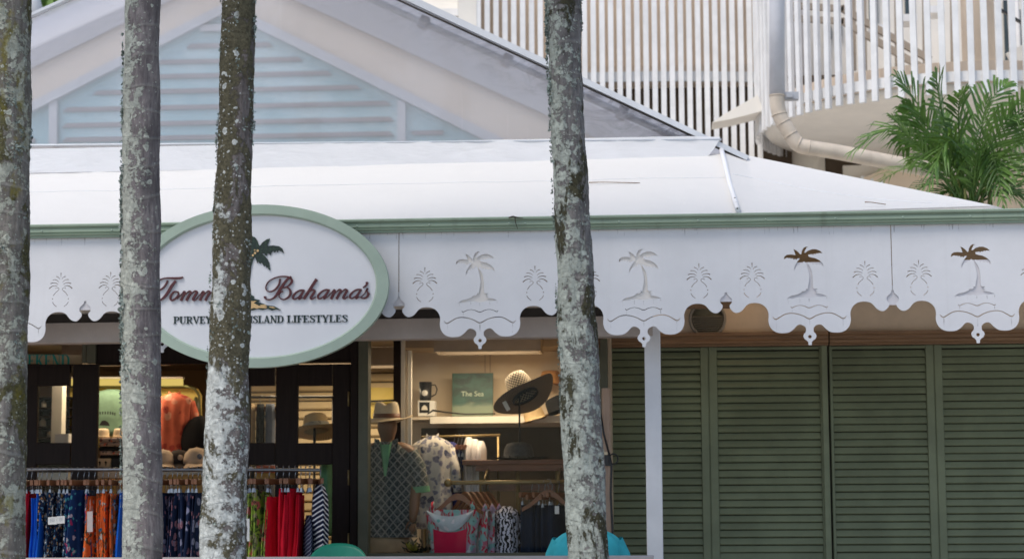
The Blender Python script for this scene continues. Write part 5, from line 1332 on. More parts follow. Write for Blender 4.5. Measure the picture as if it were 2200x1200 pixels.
# swing tags
for (x0, x1, y0, y1, key, lab) in ((103, 122, 1110, 1126, 'paper', 'left of two white printed labels on the navy dotted skirts'), (122.5, 139, 1108, 1124, 'paper', 'right of two white printed labels on the navy dotted skirts'), (187, 199, 1098, 1142, 'cardboard', 'tall pale card tag hanging beside the first orange garment'), (527, 536, 1114, 1162, 'paper', 'white card tag beside the brown mossy trunk and green trousers')):
    yy = YK - .215; t = thing('swing_tag', lab, 'tag', P((x0+x1)/2, y1, yy), group='swing tags on the clothes')
    flat('card', [(x0, y1), (x1, y1-1), (x1, y0-1), (x0, y0)], yy, M['paper'] if key == 'paper' else paint('tag_pink', (.55,.46,.44), .7), .003, t)
    if key == 'paper' and y1 < 1130:
        for q in (3, 6, 9): flat('print_line', [(x0+4, y0+q+1), (x1-4, y0+q+.5), (x1-4, y0+q), (x0+4, y0+q+.4)], yy-.001, M['c_bluegrey'], .0008, t)
    s_ = MB(); s_.tube([P((x0+x1)/2, y0, yy+.001), P((x0+x1)/2+1, y0-26, YK-.16)], .0012, 5); s_.build('string', M['paper'], t)

# ================================================================== helpers for goods inside
def hat(name, label, c, mat, r_crown, h_crown, r_brim, rot=None, warp_amp=.0, sq=1.12, pinch=.0, band=None, bandh=.03, under=None, group='hats'):
    t = thing(name, label, 'hat', c, group=group)
    if rot is not None: t.rotation_euler = rot.to_euler()
    b = MB(); n = 36
    def wp(p, a, r):
        p = p.copy()
        if r > r_crown*1.02: p.z += warp_amp*(math.cos(2*a)*.6 + .25*math.sin(3*a+1))*((r-r_crown)/(r_brim-r_crown))**1.5
        if pinch and p.z > h_crown*.55: p.z -= pinch*math.exp(-(p.y/(r_crown*.34))**2)*(p.z/h_crown); 
        return p
    pr = [(0, h_crown)] + [(r_crown*.62, h_crown*.985), (r_crown*.80, h_crown*.92), (r_crown*.90, h_crown*.7), (r_crown*.97, h_crown*.3), (r_crown, .006), (r_crown*1.06, .001)] + [(lerp(r_crown*1.06, r_brim, k/5), -.004*math.sin(k/5*3)) for k in range(1, 6)]
    b.lathe(pr, (0,0,0), n, sx=1/sq**.5, sy=sq**.5, warp=wp, cap=False); b.build('crown', mat, t, local=True)
    b = MB(); pr2 = [(r_crown*.95, -.004), (r_crown*1.06, -.005)] + [(lerp(r_crown*1.06, r_brim, k/5), -.005-.004*math.sin(k/5*3)) for k in range(1, 6)]
    b.lathe(pr2, (0,0,0), n, sx=1/sq**.5, sy=sq**.5, warp=wp, cap=False); b.build('brim_underside', under or mat, t, local=True)
    if band:
        b = MB(); b.lathe([(r_crown*1.015, .008), (r_crown*1.005, .008+bandh), (r_crown*.97, .008+bandh)], (0,0,0), n, sx=1/sq**.5, sy=sq**.5, cap=False); b.build('hat_band', band, t, local=True)
    return t
def shirt(name, label, px, py0, py1, hw_px, Y, mat, depth=.10, sleeve=.5, neck=.30, collar=None, cat='clothes', group=None, lean=0, sway=0.0, flare=1.05, sl_out=.55):
    """front-facing hanging top: lofted body, two sleeves, open collar"""
    s = S(px, (py0+py1)/2, Y); hw = hw_px*s; H = (py1-py0)*s; c = P(px, py1, Y)
    t = thing(name, label, cat, c, group=group); b = MB(); rnd = random.Random(int(px*7+py0)); ph = rnd.uniform(0, 6)
    rings = [(0, 0, H, hw*neck, depth*.35), (0, 0, H*.985, hw*(neck+.12), depth*.5), (0, 0, H*.93, hw*.80, depth*.8), (0, 0, H*.86, hw*.97, depth), (0, 0, H*.70, hw*.93, depth*1.1), (sway*.5, 0, H*.4, hw*.95, depth), (sway, 0, 0, hw*flare, depth)]
    rr = catmull(rings, 3)
    b.loft(rr, 44, True, True, lambda a, t_: 1 + (.025+.05*t_)*math.sin(7*a+ph) + .03*math.sin(13*a-ph)); b.build('body', mat, t, local=True)
    if sleeve > 0:
        for sd in (-1, 1):
            b = MB(); p0 = Vector((sd*hw*.80, 0, H*.86)); p1 = p0 + Vector((sd*hw*sl_out*sleeve, -.01, -H*sleeve*.62))
            b.tube([p0, p0.lerp(p1, .5)+Vector((sd*.01, 0, .012)), p1], [hw*.28, hw*.27, hw*.25], 14); b.build('sleeve', mat, t, local=True)
    if collar:
        b = MB()
        for sd in (-1, 1):
            b.add([(sd*.004, -depth*.5, H*.80), (sd*hw*.34, -depth*.62, H*.90), (sd*hw*(neck+.10), -depth*.15, H*1.03), (sd*hw*neck*.8, -depth*.42, H*1.0), (sd*.012, -depth*.8, H*.84)], [(0,1,2,3),(0,4,1)])
        b.build('collar', collar, t, local=True, fixn=False)
    return t
def gbox(name, label, cat, px0, px1, py0, py1, Y0, Y1, mat, group=None, e=.003):
    x0, x1 = PX(px0, (py0+py1)/2, Y0), PX(px1, (py0+py1)/2, Y0); z1, z0 = PZ((px0+px1)/2, py0, Y0), PZ((px0+px1)/2, py1, Y0)
    b = MB(); b.bbox((x0, Y0, z0), (x1, Y1, z1), e); return tag(b.build(name, mat), label, cat, group)

# ================================================================== seen through the open doorway
YD0 = 18.2
pb = thing('display_backdrop', 'yellow lit display panel with dark hanging bar at the back of the doorway', 'backdrop', P(310, 940, YD0))
flat('panel', [(150, 960), (432, 960), (432, 848), (424, 834), (150, 832)], YD0, M['yellow'], .03, pb)
b = MB(); b.tube([P(150, 829, YD0-.10), P(395, 829, YD0-.10), P(418, 834, YD0-.10), P(428, 850, YD0-.10), P(430, 905, YD0-.10)], .013, 8); b.build('hang_bar', paint('bar_olive', (.09,.085,.03), .5), pb)
for px in (230, 380): 
    b = MB(); b.tube([P(px, 829, YD0-.10), P(px, 829, YD0)], .009, 8); b.build('bracket', M['black_plastic'], pb)
st = thing('strip_light', 'long yellow glowing strip light above the display panel in the doorway', 'strip light', P(300, 828, YD0-.12))
flat('tube', [(150, 827), (391, 827), (391, 813), (150, 813)], YD0-.16, emit('yellow_tube', (1.0, .74, .20), .42), .05, st)
flat('housing', [(150, 812.5), (392, 812.5), (392, 809), (150, 809)], YD0-.17, M['in_white'], .08, st)
L = bpy.data.lights.new('tube_lamp', 'AREA'); L.shape = 'RECTANGLE'; L.size = .9; L.size_y = .06; L.energy = .35; L.color = (1.0, .85, .42)
o = bpy.data.objects.new('tube_lamp', L); C.objects.link(o); o.location = P(300, 829, YD0-.13) - Vector(st.location); o.parent = st; o.rotation_euler = (R(12), 0, 0)
gt = shirt('tee_shirt', 'pale green tee with a dark printed arch hanging left of the ringed grey trunk', 240, 838, 935, 50, YD0-.25, M['c_green_tee'], .09, .55, .26)
for k in range(9):
    a = lerp(-.75, .75, k/8); u_, v_ = 240-14 + 30*math.sin(a), 893 - 9*math.cos(a)
    flat('print_mark', [(u_-1.2, v_+5), (u_+1.4, v_+5), (u_+1.4, v_-1), (u_-1.2, v_-1)], YD0-.375, M['c_black'], .002, gt)
flat('print_mark', [(212, 913), (236, 914), (232, 906), (226, 902), (219, 903)], YD0-.375, M['c_black'], .002, gt)
osh = shirt('shirt', 'orange red camp shirt with open collar hanging between the middle trunks', 374, 846, 992, 40, YD0-.5, M['c_orange_shirt'], .10, .62, .22, M['c_orange_shirt'])
b = MB(); s_ = S(360, 870, YD0); b.loft([(0,0,0,.03,.02),(0,0,.04,.075,.03),(0,0,.085,.06,.03),(0,0,.12,.02,.02)], 16); 
o = b.build('neck_shadow', M['c_orange_shirt'], None, local=True); bpy.data.objects.remove(o)
bag = MB(); bag.loft(catmull([(0,0,0,.10,.07),(0,0,.1,.16,.08),(0.0,0,.24,.15,.075),(.03,0,.36,.09,.05),(.05,0,.40,.03,.02)], 3), 22, True, True, lambda a, t: 1+.06*math.sin(4*a))
o = bag.build('black_bag', M['c_black'], None, local=True); o.location = P(435, 990, YD0-.55); o.rotation_euler = (0, R(-14), 0); tag(o, 'black cloth bag hanging beside the orange red shirt', 'bag')
bt = MB(); bt.tube([P(421, 905, YD0-.3), P(421, 870, YD0-.3), P(421, 852, YD0-.3)], [.045, .040, .012], 12); tag(bt.build('dark_vase', paint('dark_olive', (.05,.05,.02), .5)), 'slim dark vase shape beside the orange red shirt against the yellow panel', 'vase')
# counter with caps, straw bowls and folded shirts
YC = 17.1
ct = thing('display_counter', 'timber display counter with amber drawers behind the clothes rail', 'counter', P(320, 1010, YC))
ct.location.z = FLOOR+.012
x0, x1 = PX(140, 1010, YC), PX(470, 1010, YC); zc_ = PZ(300, 1004, YC)
b = MB(); b.bbox((x0, YC, zc_-.03), (x1, YC+.75, zc_)); b.build('counter_top', M['table_wood'], ct)
b = MB(); b.box((x0+.02, YC+.02, FLOOR+.013), (x1-.02, YC+.72, zc_-.031)); b.build('carcass', M['in_panel'], ct)
for i in range(3):
    for j in range(2):
        xa = lerp(x0+.03, x1-.03, i/3)+.008; xb = lerp(x0+.03, x1-.03, (i+1)/3)-.008; za = zc_-.06-.26*j
        b = MB(); b.bbox((xa, YC+.004, za-.22), (xb, YC+.0195, za)); d_ = b.build('drawer', M['amber'], ct)
        b = MB(); b.tube([((xa+xb)/2-.05, YC-.012, za-.08), ((xa+xb)/2+.05, YC-.012, za-.08)], .005, 8); b.build('handle', M['brass'], d_)
def cap(label, px, py, Y, mat, rz, s=1.0, logo=None):
    t = thing('baseball_cap', label, 'cap', P(px, py, Y), rz, 'caps on the display counter'); r_ = .088*s
    b = MB(); b.lathe([(r_, 0), (r_*1.0, r_*.35), (r_*.88, r_*.8), (r_*.55, r_*1.15), (0, r_*1.27)], (0,0,.02), 24, sy=1.12); b.build('crown', mat, t, local=True)
    def br(u, v):
        a = lerp(-1.05, 1.05, u); rr = r_*(1.0 + v*.85*math.cos(a*.95)); return (rr*math.sin(a), -rr*1.12*math.cos(a)*.98, .022 - .028*v - .02*abs(math.sin(a))*v)
    b = MB(); b.grid(br, 14, 5); b.build('peak', mat, t, local=True, fixn=False)
    b = MB(); b.lathe([(.006, 0), (.005, .005), (0, .007)], (0, 0, .02+r_*1.26), 8); b.build('button', mat, t, local=True)
    if logo:
        b = MB(); b.lathe([(.026, 0), (.024, .003), (0, .004)], (0, -r_*1.09, .055*s+.01), 12, sx=.9, rot=Matrix.Rotation(R(78), 3, 'X')); b.build('patch', logo, t, local=True)
    return t
zcap = lambda px: 1003
cap('beige baseball cap beside the ringed grey trunk, leftmost of the caps', 350, 1001, YC+.16, M['c_cap_tan'], .35, 1.15)
cap('dark brown baseball cap in the middle of the caps', 384, 1001, YC+.24, M['c_cap_brown'], .35, 1.15, M['c_cap_tan'])
cap('beige baseball cap with dark round patch beside the brown mossy trunk', 422, 1001, YC+.16, M['c_cap_tan'], .45, 1.3, M['c_bluegrey'])
for i, (px, lab) in enumerate(((222, 'left straw hat lying on folded shirts under the green tee'), (256, 'right straw hat lying on folded shirts under the green tee'))):
    hat('straw_hat', lab, P(px, 938, YC+.45), M['straw_pale'], .058, .075, .072, sq=1.2, group='straw hats on the counter')
def stack(name, label, px0, px1, py0, py1, Y, mats, group=None):
    t = thing(name, label, 'folded clothes', P((px0+px1)/2, py1, Y), group=group); n = len(mats)
    for i in range(n):
        ya, yb_ = lerp(py1, py0, i/n), lerp(py1, py0, (i+1)/n)
        x0, x1 = PX(px0+random.uniform(0,3), ya, Y), PX(px1-random.uniform(0,3), ya, Y); z0, z1 = PZ(px0, ya, Y)+.001, PZ(px0, yb_, Y)-.001
        b = MB(); h_ = z1-z0; b.loft([((x0+x1)/2, Y+.15, z0, (x1-x0)/2*.97, .145), ((x0+x1)/2, Y+.15, z0+h_*.25, (x1-x0)/2, .15), ((x0+x1)/2, Y+.15, z0+h_*.75, (x1-x0)/2, .15), ((x0+x1)/2, Y+.15, z1, (x1-x0)/2*.97, .145)], 32, True, True, lambda a, t_: 1/max(abs(math.cos(a)), abs(math.sin(a)))**.75)
        b.build('folded_shirt', mats[i], t)
    return t
stack('shirt_stack', 'stack of folded printed shirts left of the ringed grey trunk', 208, 290, 940, 986, YC+.25, [M['c_black'], M['c_fold'], M['c_black'], M['c_fold'], M['c_fold']])
for i, (a, c_, lab, mt) in enumerate(((204, 237, 'small cardboard box with palm prints on the counter', 'cardboard'), (239, 268, 'small dark box on the counter behind the ringed grey trunk', 'black'))):
    t = thing('gift_box', lab, 'box', P((a+c_)/2, 1003, YC+.05)); flat('carton', [(a, 1003), (c_, 1003), (c_, 984), (a, 984)], YC+.05, M[mt], .16, t)
    if i == 0:
        for px in (213, 226): flat('print', [(px, 999), (px+2, 999), (px+4, 992), (px+1, 989), (px-2, 992), (px, 994)], YC+.0485, M['c_black'], .001, t)
bk = gbox('low_table', 'tan folded towels on a low shelf behind the rail left of the grey trunk', 'towels', 205, 262, 1012, 1026, YC-.25, YC-.05, M['c_cap_tan'])
gbox('storage_box', 'pale storage box behind the clothes hangers at the left door', 'box', 72, 146, 1014, 1030, YG+.3, YG+.55, M['in_white'])

# ================================================================== behind the door panes
YB2 = 18.8
pl = thing('plank_wall', 'warm lit wall of horizontal cream boards seen through the right door and window', 'wall', P(710, 1000, YB2)); pl.location.z = FLOOR+.012
x0, x1 = PX(520, 850, YB2), PX(866, 850, YB2); zb_ = FLOOR+.013; hgt = 19.5*S(800, 850, YB2)
b = MB(); b.box((x0, YB2+.03, FLOOR+.013), (x1, YB2+.06, ICE-.003)); b.build('backing', M['dark_gap'], pl)
k = 0
while zb_ + hgt < ICE-.01:
    b = MB(); b.add([(x0, YB2+.012, zb_+.006), (x1, YB2+.012, zb_+.006), (x1, YB2-.006, zb_+.02), (x0, YB2-.006, zb_+.02), (x0, YB2-.002, zb_+hgt-.008), (x1, YB2-.002, zb_+hgt-.008), (x1, YB2+.029, zb_+hgt-.004), (x0, YB2+.029, zb_+hgt-.004), (x0, YB2+.029, zb_+.006), (x1, YB2+.029, zb_+.006)], [(0,1,2,3),(3,2,5,4),(4,5,6,7),(0,3,4,7,8),(1,9,6,5,2),(8,9,1,0),(7,6,9,8)])
    b.build('board', M['slatwall'], pl); zb_ += hgt; k += 1
yp = thing('yellow_panel', 'yellow panel on the board wall behind the window mannequin', 'panel', P(825, 905, YB2-.05)); flat('panel', [(770, 905), (858, 905), (858, 832), (770, 832)], YB2-.05, M['yellow'], .03, yp)
b = MB(); b.tube([P(775, 862, YB2-.10), P(856, 859, YB2-.10)], .010, 8); b.build('hang_bar', M['black_plastic'], yp)
# hanging trousers
rr_ = thing('inner_clothes_rail', 'dark clothes rail behind the right door panes', 'clothes rail', P(570, 852, 17.6))
b = MB(); b.tube([P(500, 853, 17.6), P(720, 852, 17.6)], .012, 8); b.build('rail', M['black_plastic'], rr_)
for px in (505, 716): b = MB(); b.tube([P(px, 853, 17.6), Vector((PX(px, 853, 17.6), 17.6, FLOOR+.013))], .012, 8); b.build('post', M['black_plastic'], rr_)
for px, key, w, lab in ((538, 'c_tan', 22, 'tan trousers hanging behind the door pane'), (560, 'c_black', 17, 'black trousers hanging behind the door pane'), (581, 'c_bluegrey', 20, 'blue grey trousers hanging behind the door pane')):
    b = MB(); s_ = S(px, 900, 17.6); b.loft([(0,0,-.02,w*s_*.42,.03),(0,0,-.10,w*s_*.5,.05),(0,0,-.6,w*s_*.52,.06),(0,0,-1.0,w*s_*.5,.06)], 24, True, True, lambda a, t: 1+.10*math.sin(6*a+w)); o = b.build('trousers', M[key], None, local=True); o.location = P(px, 862, 17.55)
    tag(o, lab, 'trousers', 'trousers behind the door pane')
    h = copy_tree(proto_h); h.location = P(px, 853, 17.6); h.rotation_euler = (0, 0, R(75)); tag(h, 'wooden hanger over the ' + ' '.join(lab.split()[:2]) + ' behind the door pane', 'hanger', 'hangers inside the shop')
# straw sun hat on a stand in the right pane
YH = 16.7
sth = thing('hat_stand', 'slim black hat stand under the sun hat in the right door pane', 'hat stand', Vector((PX(676, 930, YH), YH, FLOOR+.012)))
b = MB(); b.tube([Vector((PX(676, 930, YH), YH, FLOOR+.02)), P(676, 915, YH)], .012, 10); b.build('pole', M['black_plastic'], sth); b = MB(); b.lathe([(.13, 0), (.12, .02), (0, .025)], (0,0,0), 20); b.build('base', M['black_plastic'], sth, local=True)
m = NT('band_print'); v = m.coord('Object', (1,1,1)); n = m.vor(v, 90).outputs['Distance']; M['band_print'] = m.done(m.bsdf(m.mix(m.step(n, .25, .4), (.06,.07,.08), (.42,.40,.34)), .8))
hat('sun_hat', 'wide tan straw sun hat with patterned band in the right door pane', P(680, 924, YH), M['straw'], .118, .14, .26, Matrix.Rotation(R(-8), 3, 'Y') @ Matrix.Rotation(R(-10), 3, 'X'), .03, 1.1, band=M['band_print'], bandh=.045, group='hats')
bmp = shirt('jacket', 'mint green jacket hanging at the right edge of the door pane', 706, 985, 1150, 19, YG+.42, M['c_mint'], .16, 0, .35)
gbox('storage_tin', 'yellow topped box under orange folded cloth behind the lower door pane', 'box', 534, 591, 1015, 1028, YG+.6, YG+.8, M['amber'])
stack('cloth_stack', 'orange folded cloth behind the lower left door pane', 546, 590, 999, 1015, YG+.62, [M['c_orange_shirt'], M['c_orange_shirt']])
# shelving seen in the left door pane
su = thing('shelf_unit', 'dark shelf unit with bottles behind the left door pane', 'shelves', P(112, 960, 18.0)); su.location.z = FLOOR+.012
for px in (45, 158): b = MB(); b.box((PX(px, 900, 18.0)-.012, 18.0, FLOOR+.013), (PX(px, 900, 18.0)+.012, 18.35, FLOOR+2.2)); b.build('upright', M['dark_wood'], su)
b = MB(); b.box((PX(45, 900, 18.0), 18.351, FLOOR+.013), (PX(158, 900, 18.0), 18.37, FLOOR+2.2)); b.build('back_board', paint('shelf_back', (.03,.035,.035), .6), su)
for py in (852, 874, 893, 915, 938, 955): z = PZ(100, py, 18.0); b = MB(); b.box((PX(45, 900, 18.0)+.013, 18.0, z-.012), (PX(158, 900, 18.0)-.013, 18.349, z)); b.build('shelf', M['dark_wood'], su)
for py, cols in ((874, 3), (893, 4), (915, 3), (938, 4)):
    for c_ in range(cols):
        px = 58 + 92*c_/cols + random.uniform(0, 8); z = PZ(px, py, 18.1); x = PX(px, py, 18.1); w_ = random.uniform(.02, .035); hh = random.uniform(.045, .065)
        b = MB(); b.lathe([(w_, 0), (w_, hh*.7), (w_*.4, hh), (w_*.4, hh*1.15)], (x, 18.1, z+.001), 10); o = b.build('bottle', random.choice([M['in_white'], M['teal'], M['black'], M['c_cap_brown']])); tag(o, ['leftmost', 'second', 'third', 'last'][c_] + ' small bottle on the ' + {874: 'second', 893: 'third', 915: 'fourth', 938: 'fifth'}[py] + ' dark shelf from the top behind the left door pane', 'bottle', 'bottles on the dark shelf unit')
gbox('pane_reflection', 'pale upright slab painting a pillar reflection beside the dark shelves in the left pane', 'reflection', 110, 133, 826, 962, 17.6, 17.72, M['in_white'])  # solid pale slab in place of a reflection in the door glass
gbox('white_carton', 'white carton at the foot of the left door pane', 'box', 118, 147, 931, 962, 17.3, 17.5, M['paper'])

# ================================================================== shop window display
YV = 17.7
dp_ = thing('display_partition', 'beige display partition with long white edged shelf in the shop window', 'partition', P(1080, 1100, YV)); dp_.location.z = FLOOR+.012
x0, x1 = PX(872, 850, YV), IX1-.01
b = MB(); b.box((x0, YV, FLOOR+.013), (x1, YV+.05, ICE-.002)); b.build('panel', M['in_panel'], dp_)
b = MB(); b.box((x0-.005, YV-.5, PZ(1000, 746, YV-.5)), (x1, YV-.001, ICE-.003)); b.build('soffit', M['in_ceiling'], dp_)
zs0, zs1 = PZ(1050, 908, YV-.42), PZ(1050, 893.5, YV-.42)
b = MB(); b.box((PX(924, 900, YV-.42), YV-.42, zs0), (x1, YV-.401, zs1)); b.build('shelf_edge', M['in_white'], dp_)
b = MB(); b.box((PX(872, 900, YV-.4), YV-.40, zs1-.022), (x1, YV-.001, zs1-.002)); b.build('shelf', M['in_panel'], dp_)
for px in (1042, 1053): b = MB(); b.box(P(px-.8, 800, YV-.004), P(px+.8, 730, YV-.004)+Vector((0, .003, 0))); b.build('panel_joint', M['in_ceiling'], dp_)
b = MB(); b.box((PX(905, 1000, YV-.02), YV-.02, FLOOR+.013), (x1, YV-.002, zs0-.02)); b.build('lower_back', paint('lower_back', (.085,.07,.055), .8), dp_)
fr = thing('inner_window_frame', 'tall pale frame with dark post standing beside the mannequin', 'frame', P(868, 1100, YV-.5)); fr.location.z = FLOOR+.012
for (a, c_, mt, dy, top) in ((845, 860, 'dark_wood', .0, 727), (861, 869, 'in_white', .01, 727), (870, 874, 'in_panel', .03, 752), (876, 883, 'in_white', .02, 752)):
    b = MB(); b.box((PX(a, 900, YV-.9), YV-.9+dy, FLOOR+.013), (PX(c_, 900, YV-.9), YV-.85+dy, PZ(a, top, YV-.9))); b.build('post', M[mt], fr)
# mug on its box
YM = YV-.30
bx = thing('mug_box', 'white carton with dark label under the black mug', 'box', P(913, 893, YM)); flat('carton', [(898, 893), (934, 893), (934, 860), (898, 860)], YM, M['paper'], .14, bx); flat('label', [(901, 886), (923, 886), (923, 863), (901, 863)], YM-.002, M['black'], .0018, bx)
flat('emblem', [(905, 880), (919, 880), (917, 873), (912, 869), (907, 873)], YM-.004, M['in_white'], .0018, bx)
mg = thing('mug', 'black mug with pale round emblem standing on the white carton', 'mug', P(914, 859.5, YM+.07)); s_ = S(914, 840, YM+.07)
b = MB(); b.lathe([(0, 0), (11.5*s_, 0), (12.5*s_, .02), (14*s_, 39*s_), (12.8*s_, 39*s_), (11.5*s_, .01), (0, .01)], (0,0,0), 28); b.build('cup', M['black_plastic'], mg, local=True)
b = MB(); b.tube([Vector((13*s_, 0, 33*s_)), Vector((21*s_, 0, 33*s_)), Vector((25*s_, 0, 24*s_)), Vector((22*s_, 0, 13*s_)), Vector((12.5*s_, 0, 8*s_))], .0055, 8); b.build('handle', M['black_plastic'], mg, local=True)
b = MB(); b.lathe([(6.5*s_, 0), (6*s_, .002), (0, .0025)], (0, -13.6*s_, 15*s_), 16, rot=Matrix.Rotation(R(90), 3, 'X')); b.build('emblem', M['paper'], mg, local=True)
# book
bo = thing('book', 'upright book with sea green cover lettered in pale letters on the shelf', 'book', P(1015, 893, YM+.06)); s_ = S(1015, 850, YM+.06)
b = MB(); b.bbox((-44*s_, 0, 0), (44*s_, .022, 93*s_), .002); b.build('cover', M['sea_cover'], bo, local=True)
cu = bpy.data.curves.new('title', 'FONT'); cu.body = 'The Sea'; cu.size = .062; cu.align_x = 'CENTER'; cu.extrude = .0006
tmp = bpy.data.objects.new('tmp', cu); C.objects.link(tmp); dg = bpy.context.evaluated_depsgraph_get(); me = bpy.data.meshes.new_from_object(tmp.evaluated_get(dg)); bpy.data.objects.remove(tmp)
me.transform(Matrix.Rotation(R(90), 4, 'X')); me.materials.append(paint('title_pale', (.42,.50,.40), .6)); link_mesh('title', me, bo, (0, -.002, 43*s_))
bo.rotation_euler = (R(-6), 0, R(2))
cb = MB(); cb.tube([P(918, 889, YM-.05), P(930, 881, YM-.06), P(960, 885, YM-.06), P(1000, 889, YM-.06), P(1064, 888, YM-.06)], [.005,.009,.007,.007,.005], 8); tag(cb.build('dark_strap', M['black_plastic']), 'thin black strap lying along the shelf in front of the book', 'strap')
# hats on the shelf and on the tall stand
hat('straw_hat', 'yellow straw hat with tall crown on the shelf behind the hat stand', P(1150, 900, YV-.52), M['straw'], .098, .145, .135, Matrix.Rotation(R(-18), 3, 'Y'), .02, 1.15, .03, group='hats')
hat('straw_hat', 'orange straw hat peeking above the tilted woven hat', P(1183, 825, YV-.1), paint('straw_orange', (.52,.26,.09), .8), .10, .12, .15, None, 0, 1.1, group='hats')
hat('dark_hat', 'dark felt hat on the shelf beside the grey lichened trunk', P(1200, 880, YV-.3), M['c_black'], .10, .12, .19, Matrix.Rotation(R(-25), 3, 'Y'), .02, 1.1, group='hats')
YHt = 16.75
# table
tb_ = thing('display_table', 'brown display table with hanging rail in the shop window', 'table', Vector((PX(1110, 1000, YHt), YHt, FLOOR+.012)))
ztt = PZ(1100, 986.5, YHt-.2); x0, x1 = PX(993, 990, YHt-.2), PX(1286, 990, YHt-.2)
b = MB(); b.bbox((x0, YHt-.2, ztt-.040), (x1, YHt+.45, ztt), .004); b.build('table_top', M['table_wood'], tb_)
b = MB(); b.box((PX(1022, 1000, YHt-.17), YHt-.17, ztt-.092), (x1-.05, YHt-.14, ztt-.0405)); b.build('apron', M['table_wood'], tb_)
b = MB(); b.box((PX(1050, 1000, YHt+.1), YHt+.1, ztt-.25), (x1-.05, YHt+.12, ztt-.16)); b.build('cross_board', M['hanger_wood'], tb_)
for px, yy in ((1034, YHt-.1), (1113, YHt-.1), (1198, YHt-.1), (1280, YHt-.1), (1045, YHt+.36), (1270, YHt+.36)):
    b = MB(); x = PX(px, 1050, yy); b.tube([(x, yy, FLOOR+.013), (x, yy, ztt-.0405)], .019, 12); b.build('leg', M['brass'], tb_)
zr2 = PZ(1020, 1036, YHt-.55); xr0 = PX(968, 1036, YHt-.55)
b = MB(); b.tube([(xr0, YHt-.55, zr2), (x1, YHt-.30, zr2+.01)], .017, 12); b.build('rail', M['brass'], tb_)
b = MB(); b.lathe([(0, -.034), (.02, -.028), (.032, -.008), (.032, .008), (.02, .028), (0, .034)], (xr0-.02, YHt-.555, zr2), 16); b.build('finial', M['brass'], tb_)
for x in (PX(1040, 1036, YHt-.5), PX(1200, 1036, YHt-.4)): b = MB(); b.tube([(x, YHt-.5, zr2+.016), (x, YHt-.12, ztt-.06)], .008, 8); b.build('bracket', M['brass'], tb_)
# tall stand with tilted woven hat
hs = thing('hat_stand', 'thin black hat stand on the display table carrying the tilted woven hat', 'hat stand', Vector((PX(1116, 930, YHt), YHt, ztt+.001)))
b = MB(); b.tube([Vector((PX(1116, 930, YHt), YHt, ztt+.012)), P(1116, 842, YHt)], .008, 10); b.build('pole', M['black_plastic'], hs); b = MB(); b.lathe([(.09, 0), (.085, .012), (0, .014)], (0,0,0), 20); b.build('base', M['black_plastic'], hs, local=True)
RT = Matrix.Rotation(R(-29), 3, 'Y') @ Matrix.Rotation(R(-17), 3, 'X')
wh = hat('woven_hat', 'large black and cream woven hat tilted on the thin stand', P(1127, 848, YHt), M['woven'], .125, .205, .295, RT, .05, 1.08, .02, under=M['woven_dark'], group='hats')
b = MB(); b.lathe([(.118, -.001), (.118, -.028), (.104, -.028)], (0,0,0), 28, cap=False); b.build('inner_band', M['c_black'], wh, local=True)
b = MB(); b.bbox((-.19, -.13, -.10), (-.155, -.125, -.012)); b.build('swing_tag', M['paper'], wh, local=True)
fh = hat('fringed_hat', 'charcoal straw hat with frayed brim lying on the display table', Vector((PX(1115, 980, YHt), YHt-.02, ztt+.02)), paint('charcoal_straw', (.06,.057,.057), .85, .2, 40, .4), .135, .13, .235, None, .012, 1.05, .02, group='hats')
rnd = random.Random(2); b = MB()
for k_ in range(170):
    a = rnd.uniform(0, 6.283); p = Vector((.235*.98*math.cos(a), .235*1.02*math.sin(a), 0)); d = Vector((math.cos(a), math.sin(a), rnd.uniform(-.5, .5))); q = d.cross(Vector((0,0,1))).normalized()*.006
    b.add([p-q, p+q, p+d*rnd.uniform(.02, .05)], [(0,1,2)])
o = b.build('fringe', M['c_black'], fh, local=True, fixn=False); o['kind'] = 'stuff'
# mannequin
YQ = 16.55
mq = thing('mannequin', 'tan shop mannequin standing in the window left of the display rail', 'mannequin', Vector((PX(832, 1100, YQ), YQ, FLOOR+.012)))
s_ = S(832, 1000, YQ); zt0 = PZ(832, 945, YQ) - (FLOOR+.012)
def skin_body(name, verts, edges, mat, parent, root, sub=2):
    me = bpy.data.meshes.new(name); me.from_pydata([v_[:3] for v_ in verts], edges, []); o = bpy.data.objects.new(name, me); C.objects.link(o); o.parent = parent
    md = o.modifiers.new('skin', 'SKIN'); md.use_smooth_shade = True
    for i, v_ in enumerate(verts):
        sv = me.skin_vertices[0].data[i]; sv.radius = (v_[3], v_[4] if len(v_) > 4 else v_[3]); sv.use_root = (i == root)
    sb_ = o.modifiers.new('sub', 'SUBSURF'); sb_.levels = sub; sb_.render_levels = sub
    me.materials.append(mat); return o
Zs = zt0 - .06     # shoulder height
V_ = [(0,0,Zs-.62,.13,.10),(0,0,Zs-.45,.12,.10),(0,0,Zs-.2,.145,.105),(0,0,Zs-.02,.12,.09),(0,0,Zs+.04,.060,.060),(0,-.005,Zs+.085,.062,.066),(0,-.015,Zs+.145,.096,.108),(0,-.01,Zs+.255,.088,.10),
      (.19,0,Zs-.03,.070),(.24,.0,Zs-.30,.058),(.23,-.08,Zs-.54,.042),(.215,-.06,Zs-.62,.036,.022),(-.19,0,Zs-.03,.070),(-.24,.0,Zs-.30,.058),(-.23,-.08,Zs-.54,.042),(-.215,-.06,Zs-.62,.036,.022),
      (.09,0,Zs-.72,.085),(.10,0,Zs-1.05,.06),(.10,.02,Zs-1.42,.042),(-.09,0,Zs-.72,.085),(-.10,0,Zs-1.05,.06),(-.10,.02,Zs-1.42,.042)]
